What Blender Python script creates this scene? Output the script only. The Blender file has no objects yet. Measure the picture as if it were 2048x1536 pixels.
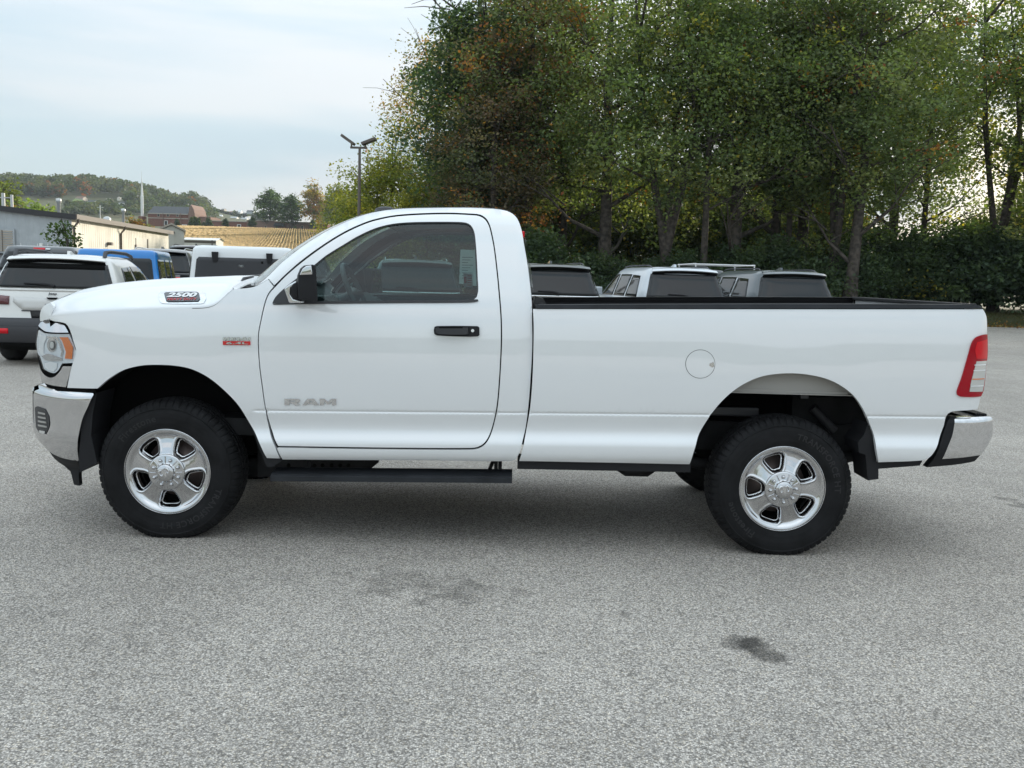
import bpy, bmesh, math, random
import numpy as np
from mathutils import Vector, Matrix, geometry
from mathutils.bvhtree import BVHTree
R = math.radians
random.seed(7)
rng = np.random.default_rng(7)
scene = bpy.context.scene
COL = scene.collection

# ---------------------------------------------------------------- camera
FPX, HOR, ROLL = 1900.0, 553.0, R(1.6)
CAM = np.array([0.0, -5.36, 1.578])
_p = math.atan((768 - HOR) / FPX)
_F = np.array([0, math.cos(_p), -math.sin(_p)]); _R0 = np.array([1.0, 0, 0]); _U0 = np.cross(_R0, _F)
_R = math.cos(ROLL) * _R0 + math.sin(ROLL) * _U0
_U = math.cos(ROLL) * _U0 - math.sin(ROLL) * _R0
cam_data = bpy.data.cameras.new('camera')
cam_data.sensor_width = 36.0
cam_data.lens = 36.0 * FPX / 2048.0
cam_data.clip_start = 0.05
cam_data.clip_end = 9000
cam = bpy.data.objects.new('camera', cam_data)
COL.objects.link(cam)
cam.matrix_world = Matrix(((_R[0], _U[0], -_F[0], CAM[0]), (_R[1], _U[1], -_F[1], CAM[1]), (_R[2], _U[2], -_F[2], CAM[2]), (0, 0, 0, 1)))
scene.camera = cam

# ---------------------------------------------------------------- sky, sun, exposure
SUN_EL, SUN_AZ = R(15), R(33)          # azimuth from straight ahead (+Y) towards the right (+X)
world = bpy.data.worlds.new('World')
scene.world = world
world.use_nodes = True
wn, wl = world.node_tree.nodes, world.node_tree.links
wn.clear()
w_out = wn.new('ShaderNodeOutputWorld')
w_bg = wn.new('ShaderNodeBackground'); w_bg.inputs['Strength'].default_value = 0.15
sky = wn.new('ShaderNodeTexSky'); sky.sky_type = 'NISHITA'; sky.sun_disc = False
sky.sun_elevation = SUN_EL; sky.sun_rotation = SUN_AZ
sky.air_density = 1.0; sky.dust_density = 1.6; sky.ozone_density = 1.2; sky.altitude = 100
w_tc = wn.new('ShaderNodeTexCoord')
w_map = wn.new('ShaderNodeMapping'); w_map.inputs['Scale'].default_value = (1.1, 1.1, 5.0)
w_noise = wn.new('ShaderNodeTexNoise'); w_noise.inputs['Scale'].default_value = 1.3; w_noise.inputs['Detail'].default_value = 5; w_noise.inputs['Roughness'].default_value = 0.5
w_ramp = wn.new('ShaderNodeMapRange'); w_ramp.inputs['From Min'].default_value = 0.33; w_ramp.inputs['From Max'].default_value = 0.66
w_ramp.inputs['To Min'].default_value = 0.6; w_ramp.inputs['To Max'].default_value = 0.97
w_mix = wn.new('ShaderNodeMix'); w_mix.data_type = 'RGBA'
w_sep = wn.new('ShaderNodeSeparateXYZ'); wl.new(w_tc.outputs['Generated'], w_sep.inputs['Vector'])
w_mx0 = wn.new('ShaderNodeMath'); w_mx0.operation = 'MAXIMUM'; w_mx0.inputs[1].default_value = 0.0; wl.new(w_sep.outputs['Z'], w_mx0.inputs[0])
w_gr = wn.new('ShaderNodeMath'); w_gr.operation = 'MULTIPLY_ADD'; w_gr.inputs[1].default_value = 1.95; w_gr.inputs[2].default_value = 1.0; wl.new(w_mx0.outputs[0], w_gr.inputs[0])   # an overcast sky is about three times as bright overhead as at the horizon
w_n2 = wn.new('ShaderNodeTexNoise'); w_n2.inputs['Scale'].default_value = 2.1; w_n2.inputs['Detail'].default_value = 6; w_n2.inputs['Roughness'].default_value = 0.45
w_m2 = wn.new('ShaderNodeMapping'); w_m2.inputs['Scale'].default_value = (1.0, 1.0, 7.0); w_m2.inputs['Rotation'].default_value = (0.12, 0.05, 0.0); wl.new(w_tc.outputs['Generated'], w_m2.inputs['Vector']); wl.new(w_m2.outputs['Vector'], w_n2.inputs['Vector'])
w_r2 = wn.new('ShaderNodeMapRange'); w_r2.interpolation_type = 'SMOOTHSTEP'; w_r2.inputs['From Min'].default_value = 0.40; w_r2.inputs['From Max'].default_value = 0.62; wl.new(w_n2.outputs['Fac'], w_r2.inputs['Value'])
w_c2 = wn.new('ShaderNodeMix'); w_c2.data_type = 'RGBA'; w_c2.inputs['A'].default_value = (2.32, 2.84, 3.15, 1); w_c2.inputs['B'].default_value = (3.12, 3.28, 3.40, 1); wl.new(w_r2.outputs['Result'], w_c2.inputs['Factor'])
w_cl = wn.new('ShaderNodeVectorMath'); w_cl.operation = 'SCALE'; wl.new(w_c2.outputs['Result'], w_cl.inputs[0]); wl.new(w_gr.outputs[0], w_cl.inputs['Scale'])
wl.new(w_cl.outputs[0], w_mix.inputs['B'])
wl.new(w_tc.outputs['Generated'], w_map.inputs['Vector'])
wl.new(w_map.outputs['Vector'], w_noise.inputs['Vector'])
wl.new(w_noise.outputs['Fac'], w_ramp.inputs['Value'])
wl.new(w_ramp.outputs['Result'], w_mix.inputs['Factor'])
wl.new(sky.outputs['Color'], w_mix.inputs['A'])
wl.new(w_mix.outputs['Result'], w_bg.inputs['Color'])
wl.new(w_bg.outputs['Background'], w_out.inputs['Surface'])
sun_data = bpy.data.lights.new('sun', 'SUN')
sun_data.energy = 3.6; sun_data.angle = R(2.0); sun_data.color = (1.0, 0.9, 0.74)
sun = bpy.data.objects.new('sun', sun_data); COL.objects.link(sun)
_sd = Vector((math.sin(SUN_AZ) * math.cos(SUN_EL), math.cos(SUN_AZ) * math.cos(SUN_EL), math.sin(SUN_EL)))
sun.rotation_euler = _sd.to_track_quat('Z', 'Y').to_euler()
sun.location = (30, 30, 40)
vs = scene.view_settings
vs.view_transform = 'Standard'; vs.look = 'None'; vs.gamma = 1.0; vs.exposure = 0.5; vs.use_curve_mapping = False
scene.render.film_transparent = False
cy = scene.cycles
cy.max_bounces = 10; cy.transparent_max_bounces = 24; cy.diffuse_bounces = 4; cy.glossy_bounces = 5
cy.caustics_reflective = False; cy.caustics_refractive = False
cy.use_denoising = True

# ---------------------------------------------------------------- helpers
def ray(px, py):
    px = np.asarray(px, float); py = np.asarray(py, float)
    return _F + ((px - 1024) / FPX)[..., None] * _R - ((py - 768) / FPX)[..., None] * _U
def at_y(px, py, Y):
    "world point where the line of sight through a pixel of the photograph meets the plane y = Y"
    d = ray(px, py); t = (np.asarray(Y, float) - CAM[1]) / d[..., 1]
    return CAM + d * t[..., None]
def at_z(px, py, Z=0.0):
    d = ray(px, py); t = (Z - CAM[2]) / d[..., 2]
    return CAM + d * t[..., None]
def at_d(px, py, D):
    d = ray(px, py); return CAM + d * (D / d[..., 1])[..., None]

def tag(o, label=None, cat=None, group=None, kind=None):
    if label: o['label'] = label
    if cat: o['category'] = cat
    if group: o['group'] = group
    if kind: o['kind'] = kind
    return o
def empty(name, loc=(0, 0, 0), rz=0.0):
    o = bpy.data.objects.new(name, None); COL.objects.link(o)
    o.empty_display_size = 0.2
    o.location = loc; o.rotation_euler = (0, 0, rz)
    return o
def mobj(name, verts, faces, mat=None, parent=None, smooth=False, normals=None, loc=None):
    me = bpy.data.meshes.new(name)
    me.from_pydata([tuple(map(float, v)) for v in verts], [], [tuple(map(int, f)) for f in faces])
    if mat is not None:
        for m in (mat if isinstance(mat, (list, tuple)) else [mat]): me.materials.append(m)
    if smooth or normals is not None:
        me.polygons.foreach_set('use_smooth', [True] * len(me.polygons))
    if normals is not None:
        me.normals_split_custom_set_from_vertices([tuple(map(float, n)) for n in normals])
    me.update()
    o = bpy.data.objects.new(name, me); COL.objects.link(o)
    if parent is not None: o.parent = parent
    if loc is not None: o.location = loc
    return o
class MB:
    "collects shapes for one mesh"
    def __init__(s): s.v = []; s.f = []; s.sm = []
    def add(s, v, f, smooth=False):
        n = len(s.v); s.v += [tuple(map(float, p)) for p in v]; s.f += [tuple(int(i) + n for i in q) for q in f]; s.sm += [smooth] * len(f); return s
    def box(s, x0, x1, y0, y1, z0, z1, bev=0.0):
        if bev <= 0:
            v = [(x, y, z) for x in (x0, x1) for y in (y0, y1) for z in (z0, z1)]
            return s.add(v, [(0, 1, 3, 2), (4, 6, 7, 5), (0, 4, 5, 1), (2, 3, 7, 6), (0, 2, 6, 4), (1, 5, 7, 3)])
        bm = bmesh.new(); bmesh.ops.create_cube(bm, size=1.0)
        for v in bm.verts: v.co = Vector(((x0 + x1) / 2 + v.co.x * (x1 - x0), (y0 + y1) / 2 + v.co.y * (y1 - y0), (z0 + z1) / 2 + v.co.z * (z1 - z0)))
        bmesh.ops.bevel(bm, geom=bm.edges[:], offset=bev, segments=2, profile=0.6, affect='EDGES')
        bm.verts.ensure_lookup_table(); bm.verts.index_update()
        s.add([v.co for v in bm.verts], [[v.index for v in f.verts] for f in bm.faces]); bm.free(); return s
    def tube(s, pts, rad, n=10, caps=True, smooth=True):
        pts = [Vector(p) for p in pts]; k = len(pts)
        rad = [rad] * k if np.isscalar(rad) else list(rad)
        V = []; up = Vector((0.13, 0.21, 0.97))
        prev = None
        for i, p in enumerate(pts):
            t = (pts[min(i + 1, k - 1)] - pts[max(i - 1, 0)]).normalized()
            if prev is None:
                a = t.cross(up if abs(t.dot(up)) < 0.95 else Vector((1, 0, 0))).normalized()
            else:
                a = (prev - t * prev.dot(t)).normalized()
            prev = a; b = t.cross(a)
            for j in range(n):
                an = 2 * math.pi * j / n
                V.append(p + (a * math.cos(an) + b * math.sin(an)) * rad[i])
        F = [(i * n + j, i * n + (j + 1) % n, (i + 1) * n + (j + 1) % n, (i + 1) * n + j) for i in range(k - 1) for j in range(n)]
        s.add(V, F, smooth)
        if caps:
            s.add([V[j] for j in range(n)][::-1], [tuple(range(n))]); s.add([V[(k - 1) * n + j] for j in range(n)], [tuple(range(n))])
        return s
    def prism(s, poly, axis, a, b):
        "polygon in the plane normal to axis, swept from a to b along it"
        poly = list(poly)
        def mk(p, t): return {0: (t, p[0], p[1]), 1: (p[0], t, p[1]), 2: (p[0], p[1], t)}[axis]
        n = len(poly); V = [mk(p, a) for p in poly] + [mk(p, b) for p in poly]
        return s.add(V, [tuple(range(n)), tuple(range(2 * n - 1, n - 1, -1))] + [(i, i + n, (i + 1) % n + n, (i + 1) % n) for i in range(n)])
    def lathe(s, prof, n=48, axis='y', c=(0, 0, 0), smooth=True, close=False):
        "prof: (radius, along axis)"
        V = []
        for (r, t) in prof:
            for j in range(n):
                a = 2 * math.pi * j / n
                if axis == 'y': V.append((c[0] + r * math.cos(a), c[1] + t, c[2] + r * math.sin(a)))
                elif axis == 'z': V.append((c[0] + r * math.cos(a), c[1] + r * math.sin(a), c[2] + t))
                else: V.append((c[0] + t, c[1] + r * math.cos(a), c[2] + r * math.sin(a)))
        k = len(prof)
        F = [(i * n + j, (i + 1) * n + j, (i + 1) * n + (j + 1) % n, i * n + (j + 1) % n) for i in range(k - 1) for j in range(n)]
        return s.add(V, F, smooth)
    def build(s, name, mat, parent=None, loc=None, fix=True):
        o = mobj(name, s.v, s.f, mat, parent, loc=loc)
        o.data.polygons.foreach_set('use_smooth', s.sm)
        if fix:
            bm = bmesh.new(); bm.from_mesh(o.data); bmesh.ops.recalc_face_normals(bm, faces=bm.faces[:]); bm.to_mesh(o.data); bm.free()
        o.data.update()
        return o
def copy_tree(o, parent=None):
    c = o.copy(); COL.objects.link(c); c.parent = parent
    for ch in list(o.children): copy_tree(ch, c)
    return c

def smooth_path(pts, seg=0.02, closed=True, corner=38.0):
    "Catmull-Rom through traced points; sharp turns stay sharp"
    P = np.asarray(pts, float); n = len(P)
    cor = np.zeros(n, bool)
    for i in range(n):
        if not closed and i in (0, n - 1): cor[i] = True; continue
        a = P[i] - P[i - 1]; b = P[(i + 1) % n] - P[i]
        ca = np.dot(a, b) / (np.linalg.norm(a) * np.linalg.norm(b) + 1e-12)
        cor[i] = math.degrees(math.acos(max(-1, min(1, ca)))) > corner
    out = []
    for i in range(n if closed else n - 1):
        p1, p2 = P[i], P[(i + 1) % n]
        L = np.linalg.norm(p2 - p1)
        d = p2 - p1
        m1 = d if cor[i] else (p2 - P[i - 1]) * (L / (L + np.linalg.norm(p1 - P[i - 1]) + 1e-12))
        p3 = P[(i + 2) % n]
        m2 = d if cor[(i + 1) % n] else (p3 - p1) * (L / (L + np.linalg.norm(p3 - p2) + 1e-12))
        k = max(1, int(math.ceil(L / seg)))
        for j in range(k):
            t = j / k; t2, t3 = t * t, t * t * t
            out.append((2 * t3 - 3 * t2 + 1) * p1 + (t3 - 2 * t2 + t) * m1 + (-2 * t3 + 3 * t2) * p2 + (t3 - t2) * m2)
    if not closed: out.append(P[-1])
    return np.array(out)
def inside(poly, pts):
    x, y = pts[:, 0], pts[:, 1]; r = np.zeros(len(pts), bool); n = len(poly)
    x1, y1 = poly[:, 0], poly[:, 1]; x2, y2 = np.roll(x1, -1), np.roll(y1, -1)
    for i in range(n):
        c = ((y1[i] > y) != (y2[i] > y))
        if c.any():
            xx = (x2[i] - x1[i]) * (y - y1[i]) / ((y2[i] - y1[i]) + 1e-15) + x1[i]
            r ^= c & (x < xx)
    return r
def dist_poly(poly, pts):
    d = np.full(len(pts), 1e9); A = poly; B = np.roll(poly, -1, axis=0)
    for a, b in zip(A, B):
        ab = b - a; t = np.clip(((pts - a) @ ab) / (ab @ ab + 1e-15), 0, 1)
        d = np.minimum(d, np.hypot(*(pts - a - t[:, None] * ab).T))
    return d
def cdt(outline, holes, step, rows=None):
    outline = np.asarray(outline); loops = [outline] + [np.asarray(h) for h in holes]
    V = []; E = []
    for L in loops:
        n0 = len(V); V += [Vector((p[0], p[1])) for p in L]; E += [(n0 + i, n0 + (i + 1) % len(L)) for i in range(len(L))]
    mn, mx = outline.min(0), outline.max(0)
    gx = np.arange(mn[0], mx[0], step); gz = np.arange(mn[1], mx[1], step * 0.87)
    G = np.array([(x + (step / 2 if j % 2 else 0), z) for j, z in enumerate(gz) for x in gx])
    m = inside(outline, G)
    for h in loops[1:]: m &= ~inside(h, G)
    G = G[m]
    if len(G):
        dd = np.full(len(G), 1e9)
        for L in loops: dd = np.minimum(dd, dist_poly(L, G))
        G = G[dd > step * 0.45]
    if rows:
        sl, ws = rows; xs = np.arange(mn[0], mx[0], step * 0.8)
        w = G[:, 1] - sl * G[:, 0]; near = np.min(np.abs(w[:, None] - np.array(ws)[None]), 1) < step * 0.35; G = G[~near]
        Q = np.array([(x + (k % 2) * step * 0.4, w_ + sl * x) for k, w_ in enumerate(ws) for x in xs])
        m = inside(outline, Q)
        for h in loops[1:]: m &= ~inside(h, Q)
        Q = Q[m]; dd = np.full(len(Q), 1e9)
        for L in loops: dd = np.minimum(dd, dist_poly(L, Q))
        G = np.concatenate([G, Q[dd > 0.006]])
    V += [Vector((p[0], p[1])) for p in G]
    rv, re, rf, *_ = geometry.delaunay_2d_cdt(V, E, [], 0, 1e-6)
    P = np.array([(v.x, v.y) for v in rv]); T = np.array([f for f in rf])
    c = P[T].mean(1)
    m = inside(outline, c)
    for h in loops[1:]: m &= ~inside(h, c)
    T = T[m]
    used = np.unique(T); mp = -np.ones(len(P), int); mp[used] = np.arange(len(used))
    return P[used], mp[T]
YC = 1.0      # centre plane of the pickup
def panel(name, outline, yf, mat, parent, holes=(), step=0.035, thick=0.03, off=0.0, mirror=False, loc=None, rim_mat=None, seg=None, raw=False, rows=None):
    "sheet over the x-z plane, pushed back to y = yf(x, z) + off, with a turned-in rim"
    seg = seg or step * 0.6
    O = np.asarray(outline) if raw else smooth_path(outline, seg)
    H = [np.asarray(h) if raw else smooth_path(h, seg) for h in holes]
    P, T = cdt(O, H, step, rows)
    # orient so that the face looks to -y
    a = P[T[:, 1]] - P[T[:, 0]]; b = P[T[:, 2]] - P[T[:, 0]]
    fl = (a[:, 0] * b[:, 1] - a[:, 1] * b[:, 0]) < 0
    T[fl] = T[fl][:, ::-1]
    x, z = P[:, 0], P[:, 1]
    y = yf(x, z) + off
    e = 0.0015
    gx = (yf(x + e, z) - yf(x - e, z)) / (2 * e); gz = (yf(x, z + e) - yf(x, z - e)) / (2 * e)
    N = np.stack([gx, -np.ones_like(gx), gz], 1); N /= np.linalg.norm(N, axis=1)[:, None]
    V = np.stack([x, y, z], 1)
    ed = {}
    for t in T:
        for i in range(3):
            k = (t[i], t[(i + 1) % 3]); ed[k] = 1
    bd = [k for k in ed if (k[1], k[0]) not in ed]
    V = list(V); N = list(N); F = [tuple(t) for t in T]; mi = [0] * len(F)
    if thick > 0:
        bn = {}
        for a_, b_ in bd:
            d = P[b_] - P[a_]; n = np.array([d[1], -d[0]]); n /= (np.linalg.norm(n) + 1e-12)
            for q in (a_, b_): bn[q] = bn.get(q, np.zeros(2)) + n
        id1 = {}; id2 = {}
        for q, n in bn.items():
            n = n / (np.linalg.norm(n) + 1e-12); nn = np.array([n[0], 0.0, n[1]])
            id1[q] = len(V); V.append(V[q]); N.append(nn)
            id2[q] = len(V); V.append(V[q] + np.array([0, thick, 0])); N.append(nn)
        for a_, b_ in bd:
            F.append((id1[b_], id1[a_], id2[a_], id2[b_])); mi.append(1 if rim_mat else 0)
    mats = [mat] + ([rim_mat] if rim_mat else [])
    o = mobj(name, V, F, mats, parent, normals=N, loc=loc)
    if rim_mat: o.data.polygons.foreach_set('material_index', mi)
    o2 = None
    if mirror:
        V2 = [(v[0], 2 * YC - v[1], v[2]) for v in V]; N2 = [(n[0], -n[1], n[2]) for n in N]
        o2 = mobj(name, V2, [f[::-1] for f in F], mats, parent, normals=N2, loc=loc)
        if rim_mat: o2.data.polygons.foreach_set('material_index', mi)
    return (o, o2) if mirror else o
def mirror_obj(o, parent=None):
    me = o.data
    V = [(v.co.x, 2 * YC - v.co.y, v.co.z) for v in me.vertices]; F = [tuple(p.vertices)[::-1] for p in me.polygons]
    n = mobj(o.name.split('.')[0], V, F, list(me.materials), parent if parent else o.parent, loc=o.location)
    n.data.polygons.foreach_set('use_smooth', [p.use_smooth for p in me.polygons])
    n.data.polygons.foreach_set('material_index', [p.material_index for p in me.polygons])
    n.data.update()
    return n
def text_mesh(txt, size=1.0, bold=0.0, shear=0.0, sx=1.0, spacing=1.0, center=True, depth=0.0):
    "flat lettering as verts (u, v) and faces"
    cu = bpy.data.curves.new('t', 'FONT'); cu.body = txt; cu.size = size; cu.offset = bold; cu.shear = shear; cu.space_character = spacing
    cu.resolution_u = 3; cu.extrude = depth
    o = bpy.data.objects.new('t', cu); COL.objects.link(o)
    bpy.context.view_layer.update()
    me = o.evaluated_get(bpy.context.evaluated_depsgraph_get()).to_mesh()
    V = np.array([(v.co.x * sx, v.co.y, v.co.z) for v in me.vertices]); F = [tuple(p.vertices) for p in me.polygons]
    bpy.data.objects.remove(o, do_unlink=True); bpy.data.curves.remove(cu)
    if center and len(V):
        V[:, 0] -= (V[:, 0].min() + V[:, 0].max()) / 2; V[:, 1] -= (V[:, 1].min() + V[:, 1].max()) / 2
    return V, F

# ---------------------------------------------------------------- materials
def mat(name, col, rough=0.5, metal=0.0, coat=0.0, spec=0.5, noise=None, bump=None, trans=0.0, emit=None):
    """noise: (scale, amount, detail[, second colour]) colour variation; bump: (scale, strength, distance)"""
    m = bpy.data.materials.new(name); m.use_nodes = True
    nt = m.node_tree; b = nt.nodes['Principled BSDF']
    b.inputs['Base Color'].default_value = (*col, 1); b.inputs['Roughness'].default_value = rough
    b.inputs['Metallic'].default_value = metal; b.inputs['Coat Weight'].default_value = coat; b.inputs['Coat Roughness'].default_value = 0.03
    b.inputs['Specular IOR Level'].default_value = spec
    if trans: b.inputs['Transmission Weight'].default_value = trans
    if emit: b.inputs['Emission Color'].default_value = (*emit[0], 1); b.inputs['Emission Strength'].default_value = emit[1]
    if noise or bump:
        tc = nt.nodes.new('ShaderNodeTexCoord')
    if noise:
        n = nt.nodes.new('ShaderNodeTexNoise'); n.inputs['Scale'].default_value = noise[0]; n.inputs['Detail'].default_value = noise[2] if len(noise) > 2 else 3
        nt.links.new(tc.outputs['Object'], n.inputs['Vector'])
        mx = nt.nodes.new('ShaderNodeMix'); mx.data_type = 'RGBA'
        c2 = noise[3] if len(noise) > 3 else tuple(max(0, c * (1 - noise[1])) for c in col)
        c1 = col if len(noise) > 3 else tuple(min(1, c * (1 + noise[1])) for c in col)
        mx.inputs['A'].default_value = (*c1, 1); mx.inputs['B'].default_value = (*c2, 1)
        mr = nt.nodes.new('ShaderNodeMapRange'); mr.inputs['From Min'].default_value = 0.35; mr.inputs['From Max'].default_value = 0.65
        nt.links.new(n.outputs['Fac'], mr.inputs['Value']); nt.links.new(mr.outputs['Result'], mx.inputs['Factor'])
        nt.links.new(mx.outputs['Result'], b.inputs['Base Color'])
    if bump:
        n2 = nt.nodes.new('ShaderNodeTexNoise'); n2.inputs['Scale'].default_value = bump[0]; n2.inputs['Detail'].default_value = 3
        nt.links.new(tc.outputs['Object'], n2.inputs['Vector'])
        bp = nt.nodes.new('ShaderNodeBump'); bp.inputs['Strength'].default_value = bump[1]; bp.inputs['Distance'].default_value = bump[2]
        nt.links.new(n2.outputs['Fac'], bp.inputs['Height']); nt.links.new(bp.outputs['Normal'], b.inputs['Normal'])
    return m
def glass_mat(name, tint=(0.5, 0.58, 0.56), f0=0.05, rough=0.0):
    "thin pane: tinted see-through plus mirror reflection by the angle of view"
    m = bpy.data.materials.new(name); m.use_nodes = True; nt = m.node_tree; nt.nodes.clear()
    out = nt.nodes.new('ShaderNodeOutputMaterial'); tr = nt.nodes.new('ShaderNodeBsdfTransparent'); gl = nt.nodes.new('ShaderNodeBsdfGlossy')
    tr.inputs['Color'].default_value = (*tint, 1); gl.inputs['Roughness'].default_value = rough; gl.inputs['Color'].default_value = (1, 1, 1, 1)
    lw = nt.nodes.new('ShaderNodeLayerWeight'); lw.inputs['Blend'].default_value = 0.5
    pw = nt.nodes.new('ShaderNodeMath'); pw.operation = 'POWER'; pw.inputs[1].default_value = 5.0
    ma = nt.nodes.new('ShaderNodeMath'); ma.operation = 'MULTIPLY_ADD'; ma.inputs[1].default_value = 1 - f0; ma.inputs[2].default_value = f0
    mx = nt.nodes.new('ShaderNodeMixShader')
    nt.links.new(lw.outputs['Facing'], pw.inputs[0]); nt.links.new(pw.outputs[0], ma.inputs[0])
    nt.links.new(ma.outputs[0], mx.inputs['Fac']); nt.links.new(tr.outputs['BSDF'], mx.inputs[1]); nt.links.new(gl.outputs['BSDF'], mx.inputs[2])
    nt.links.new(mx.outputs['Shader'], out.inputs['Surface'])
    return m
M = {}
M['white_paint'] = mat('white_paint', (0.82, 0.83, 0.84), 0.32, 0, 1.0); M['white_paint'].node_tree.nodes['Principled BSDF'].inputs['Coat IOR'].default_value = 2.1
M['chrome'] = mat('chrome', (0.66, 0.66, 0.67), 0.07, 1.0)
M['wheel_chrome'] = mat('wheel_chrome', (0.60, 0.60, 0.61), 0.09, 1.0)
M['chrome_soft'] = mat('chrome_soft', (0.72, 0.72, 0.73), 0.16, 1.0, noise=(40, 0.06, 3))
M['black_plastic'] = mat('black_plastic', (0.016, 0.016, 0.018), 0.6, spec=0.25, bump=(900, 0.15, 0.001))
M['dark_trim'] = mat('dark_trim', (0.03, 0.03, 0.033), 0.42)
M['gap_black'] = mat('gap_black', (0.008, 0.008, 0.008), 0.9, spec=0.1)
M['under_black'] = mat('under_black', (0.012, 0.012, 0.013), 0.7, spec=0.3, noise=(6, 0.5, 4))
M['rubber'] = mat('rubber', (0.011, 0.011, 0.012), 0.7, spec=0.2, noise=(9, 0.35, 4), bump=(300, 0.2, 0.001))
M['rubber_letter'] = mat('rubber_letter', (0.023, 0.023, 0.024), 0.6, spec=0.3)
M['board'] = mat('board', (0.022, 0.024, 0.028), 0.55, spec=0.3, noise=(5, 0.25, 4), bump=(400, 0.15, 0.001))
M['red_lens'] = mat('red_lens', (0.36, 0.002, 0.012), 0.12, spec=0.35)
M['red_bright'] = mat('red_bright', (0.66, 0.006, 0.016), 0.15, spec=0.4)
M['clear_lens'] = mat('clear_lens', (0.62, 0.62, 0.6), 0.12, 0.3, coat=1.0)
M['amber'] = mat('amber', (0.72, 0.16, 0.012), 0.15, coat=1.0)
M['lamp_inner'] = mat('lamp_inner', (0.74, 0.78, 0.82), 0.2, 0.15, coat=1.0)
M['glass'] = glass_mat('glass', (0.43, 0.56, 0.545))
M['glass_clear'] = glass_mat('glass_clear', (0.74, 0.80, 0.78))
M['lens_glass'] = glass_mat('lens_glass', (0.93, 0.95, 0.96))
M['mirror'] = mat('mirror', (0.9, 0.9, 0.9), 0.01, 1.0)
M['interior'] = mat('interior', (0.045, 0.047, 0.05), 0.75)
M['interior_grey'] = mat('interior_grey', (0.10, 0.105, 0.11), 0.8)
M['paper'] = mat('paper', (0.75, 0.78, 0.77), 0.7)
_nt = M['paper'].node_tree; _tl = _nt.nodes.new('ShaderNodeBsdfTranslucent'); _tl.inputs['Color'].default_value = (0.7, 0.74, 0.73, 1); _mx = _nt.nodes.new('ShaderNodeMixShader')
_nt.links.new(_nt.nodes['Principled BSDF'].outputs[0], _mx.inputs[1]); _nt.links.new(_tl.outputs[0], _mx.inputs[2]); _nt.links.new(_mx.outputs[0], _nt.nodes['Material Output'].inputs['Surface'])
M['red_print'] = mat('red_print', (0.55, 0.03, 0.03), 0.5)
M['white_print'] = mat('white_print', (0.8, 0.8, 0.8), 0.4)
M['green_print'] = mat('green_print', (0.12, 0.55, 0.06), 0.4)
M['primer'] = mat('primer', (0.36, 0.345, 0.32), 0.6)
M['rotor'] = mat('rotor', (0.32, 0.25, 0.23), 0.5, 0.6)
# ================================================================ white pickup truck
truck = empty('pickup_truck', (0, YC, 0))
tag(truck, 'white regular cab heavy duty pickup truck with chrome bumpers and wheels, seen side-on', 'pickup truck')
TL = (0, -YC, 0)                                   # children keep world numbers
SL = 0.019                                         # the body rides nose-down
_wk = np.array([(0.44, .075), (0.49, .055), (.515, .032), (.535, .014), (.56, .004), (.60, .0), (.632, .001), (.652, .014), (.680, .030), (.72, .033), (.76, .023), (.80, .012),
                (.86, .006), (.95, .0015), (1.05, 0), (1.15, .002), (1.25, .0065), (1.32, .012), (1.38, .020), (1.43, .030),
                (1.50, .049), (1.60, .082), (1.70, .119), (1.80, .160), (1.90, .207), (2.05, .285)])
_wg = np.arange(0.40, 2.1, 0.002)
_yg = np.interp(_wg, _wk[:, 0], _wk[:, 1])
def _gs(a, s):
    k = np.exp(-0.5 * (np.arange(-60, 61) * 0.002 / s) ** 2); k /= k.sum()
    return np.convolve(np.pad(a, 60, mode='edge'), k, mode='valid')
_m = np.clip((_wg - 0.68) / 0.25, 0, 1)
_yg = _gs(_yg, 0.013) * (1 - _m) + _gs(_yg, 0.03) * _m
def rnd(s):
    s = np.clip(s, 0, 0.985); return 1 - np.sqrt(1 - s * s)
def px_x(px): return float(at_y(px, 760, 0.0)[0])
XN0, XN1 = px_x(268), float(at_y(69, 700, 0.30)[0])
XC0, XC1 = px_x(1026), px_x(1070)
XT0, XT1 = px_x(1915), float(at_y(1976, 700, 0.075)[0])
FW = at_y(333, 945, 0.045); RW = at_y(1566, 980, 0.045)
WZ = 0.396
def side(x, z):
    "inward offset of the body side: profile, crease, wheel-arch swell, nose and tail turn"
    x = np.asarray(x, float); z = np.asarray(z, float)
    w = z - SL * x
    y = np.interp(w, _wg, _yg)
    g = np.clip((w - .796) / .006, -1, 1)                                  # body line
    y = y + 0.0065 * np.exp(-((w - .803) / .0055) ** 2) * np.clip((x - px_x(503)) / .02, 0, 1)
    for c, r0 in ((FW, .63), (RW, .69)):
        d = np.hypot(x - c[0], z - c[2])
        y = y - 0.002 * np.exp(-((d - r0) / .12) ** 2) * (d > 0.2)
    y = y + 0.30 * np.clip((XN0 - x) / (XN0 - XN1), 0, 1.15) ** 2.3
    y = y + 0.085 * np.clip((x - XT0) / (XT1 - XT0), 0, 1.15) ** 2.4
    return y
def trace(pts, yf, off=0.0):
    "photograph pixels -> (x, z) on the surface yf"
    p = np.asarray(pts, float); Y = np.zeros(len(p))
    for _ in range(60):
        q = at_y(p[:, 0], p[:, 1], Y + off); Y = 0.25 * Y + 0.75 * yf(q[:, 0], q[:, 2])
    return q[:, [0, 2]]
def tp(px, py, yf, off=0.0):
    x, z = trace([(px, py)], yf, off)[0]
    return np.array([x, float(yf(np.array([x]), np.array([z]))[0]) + off, z])

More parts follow.
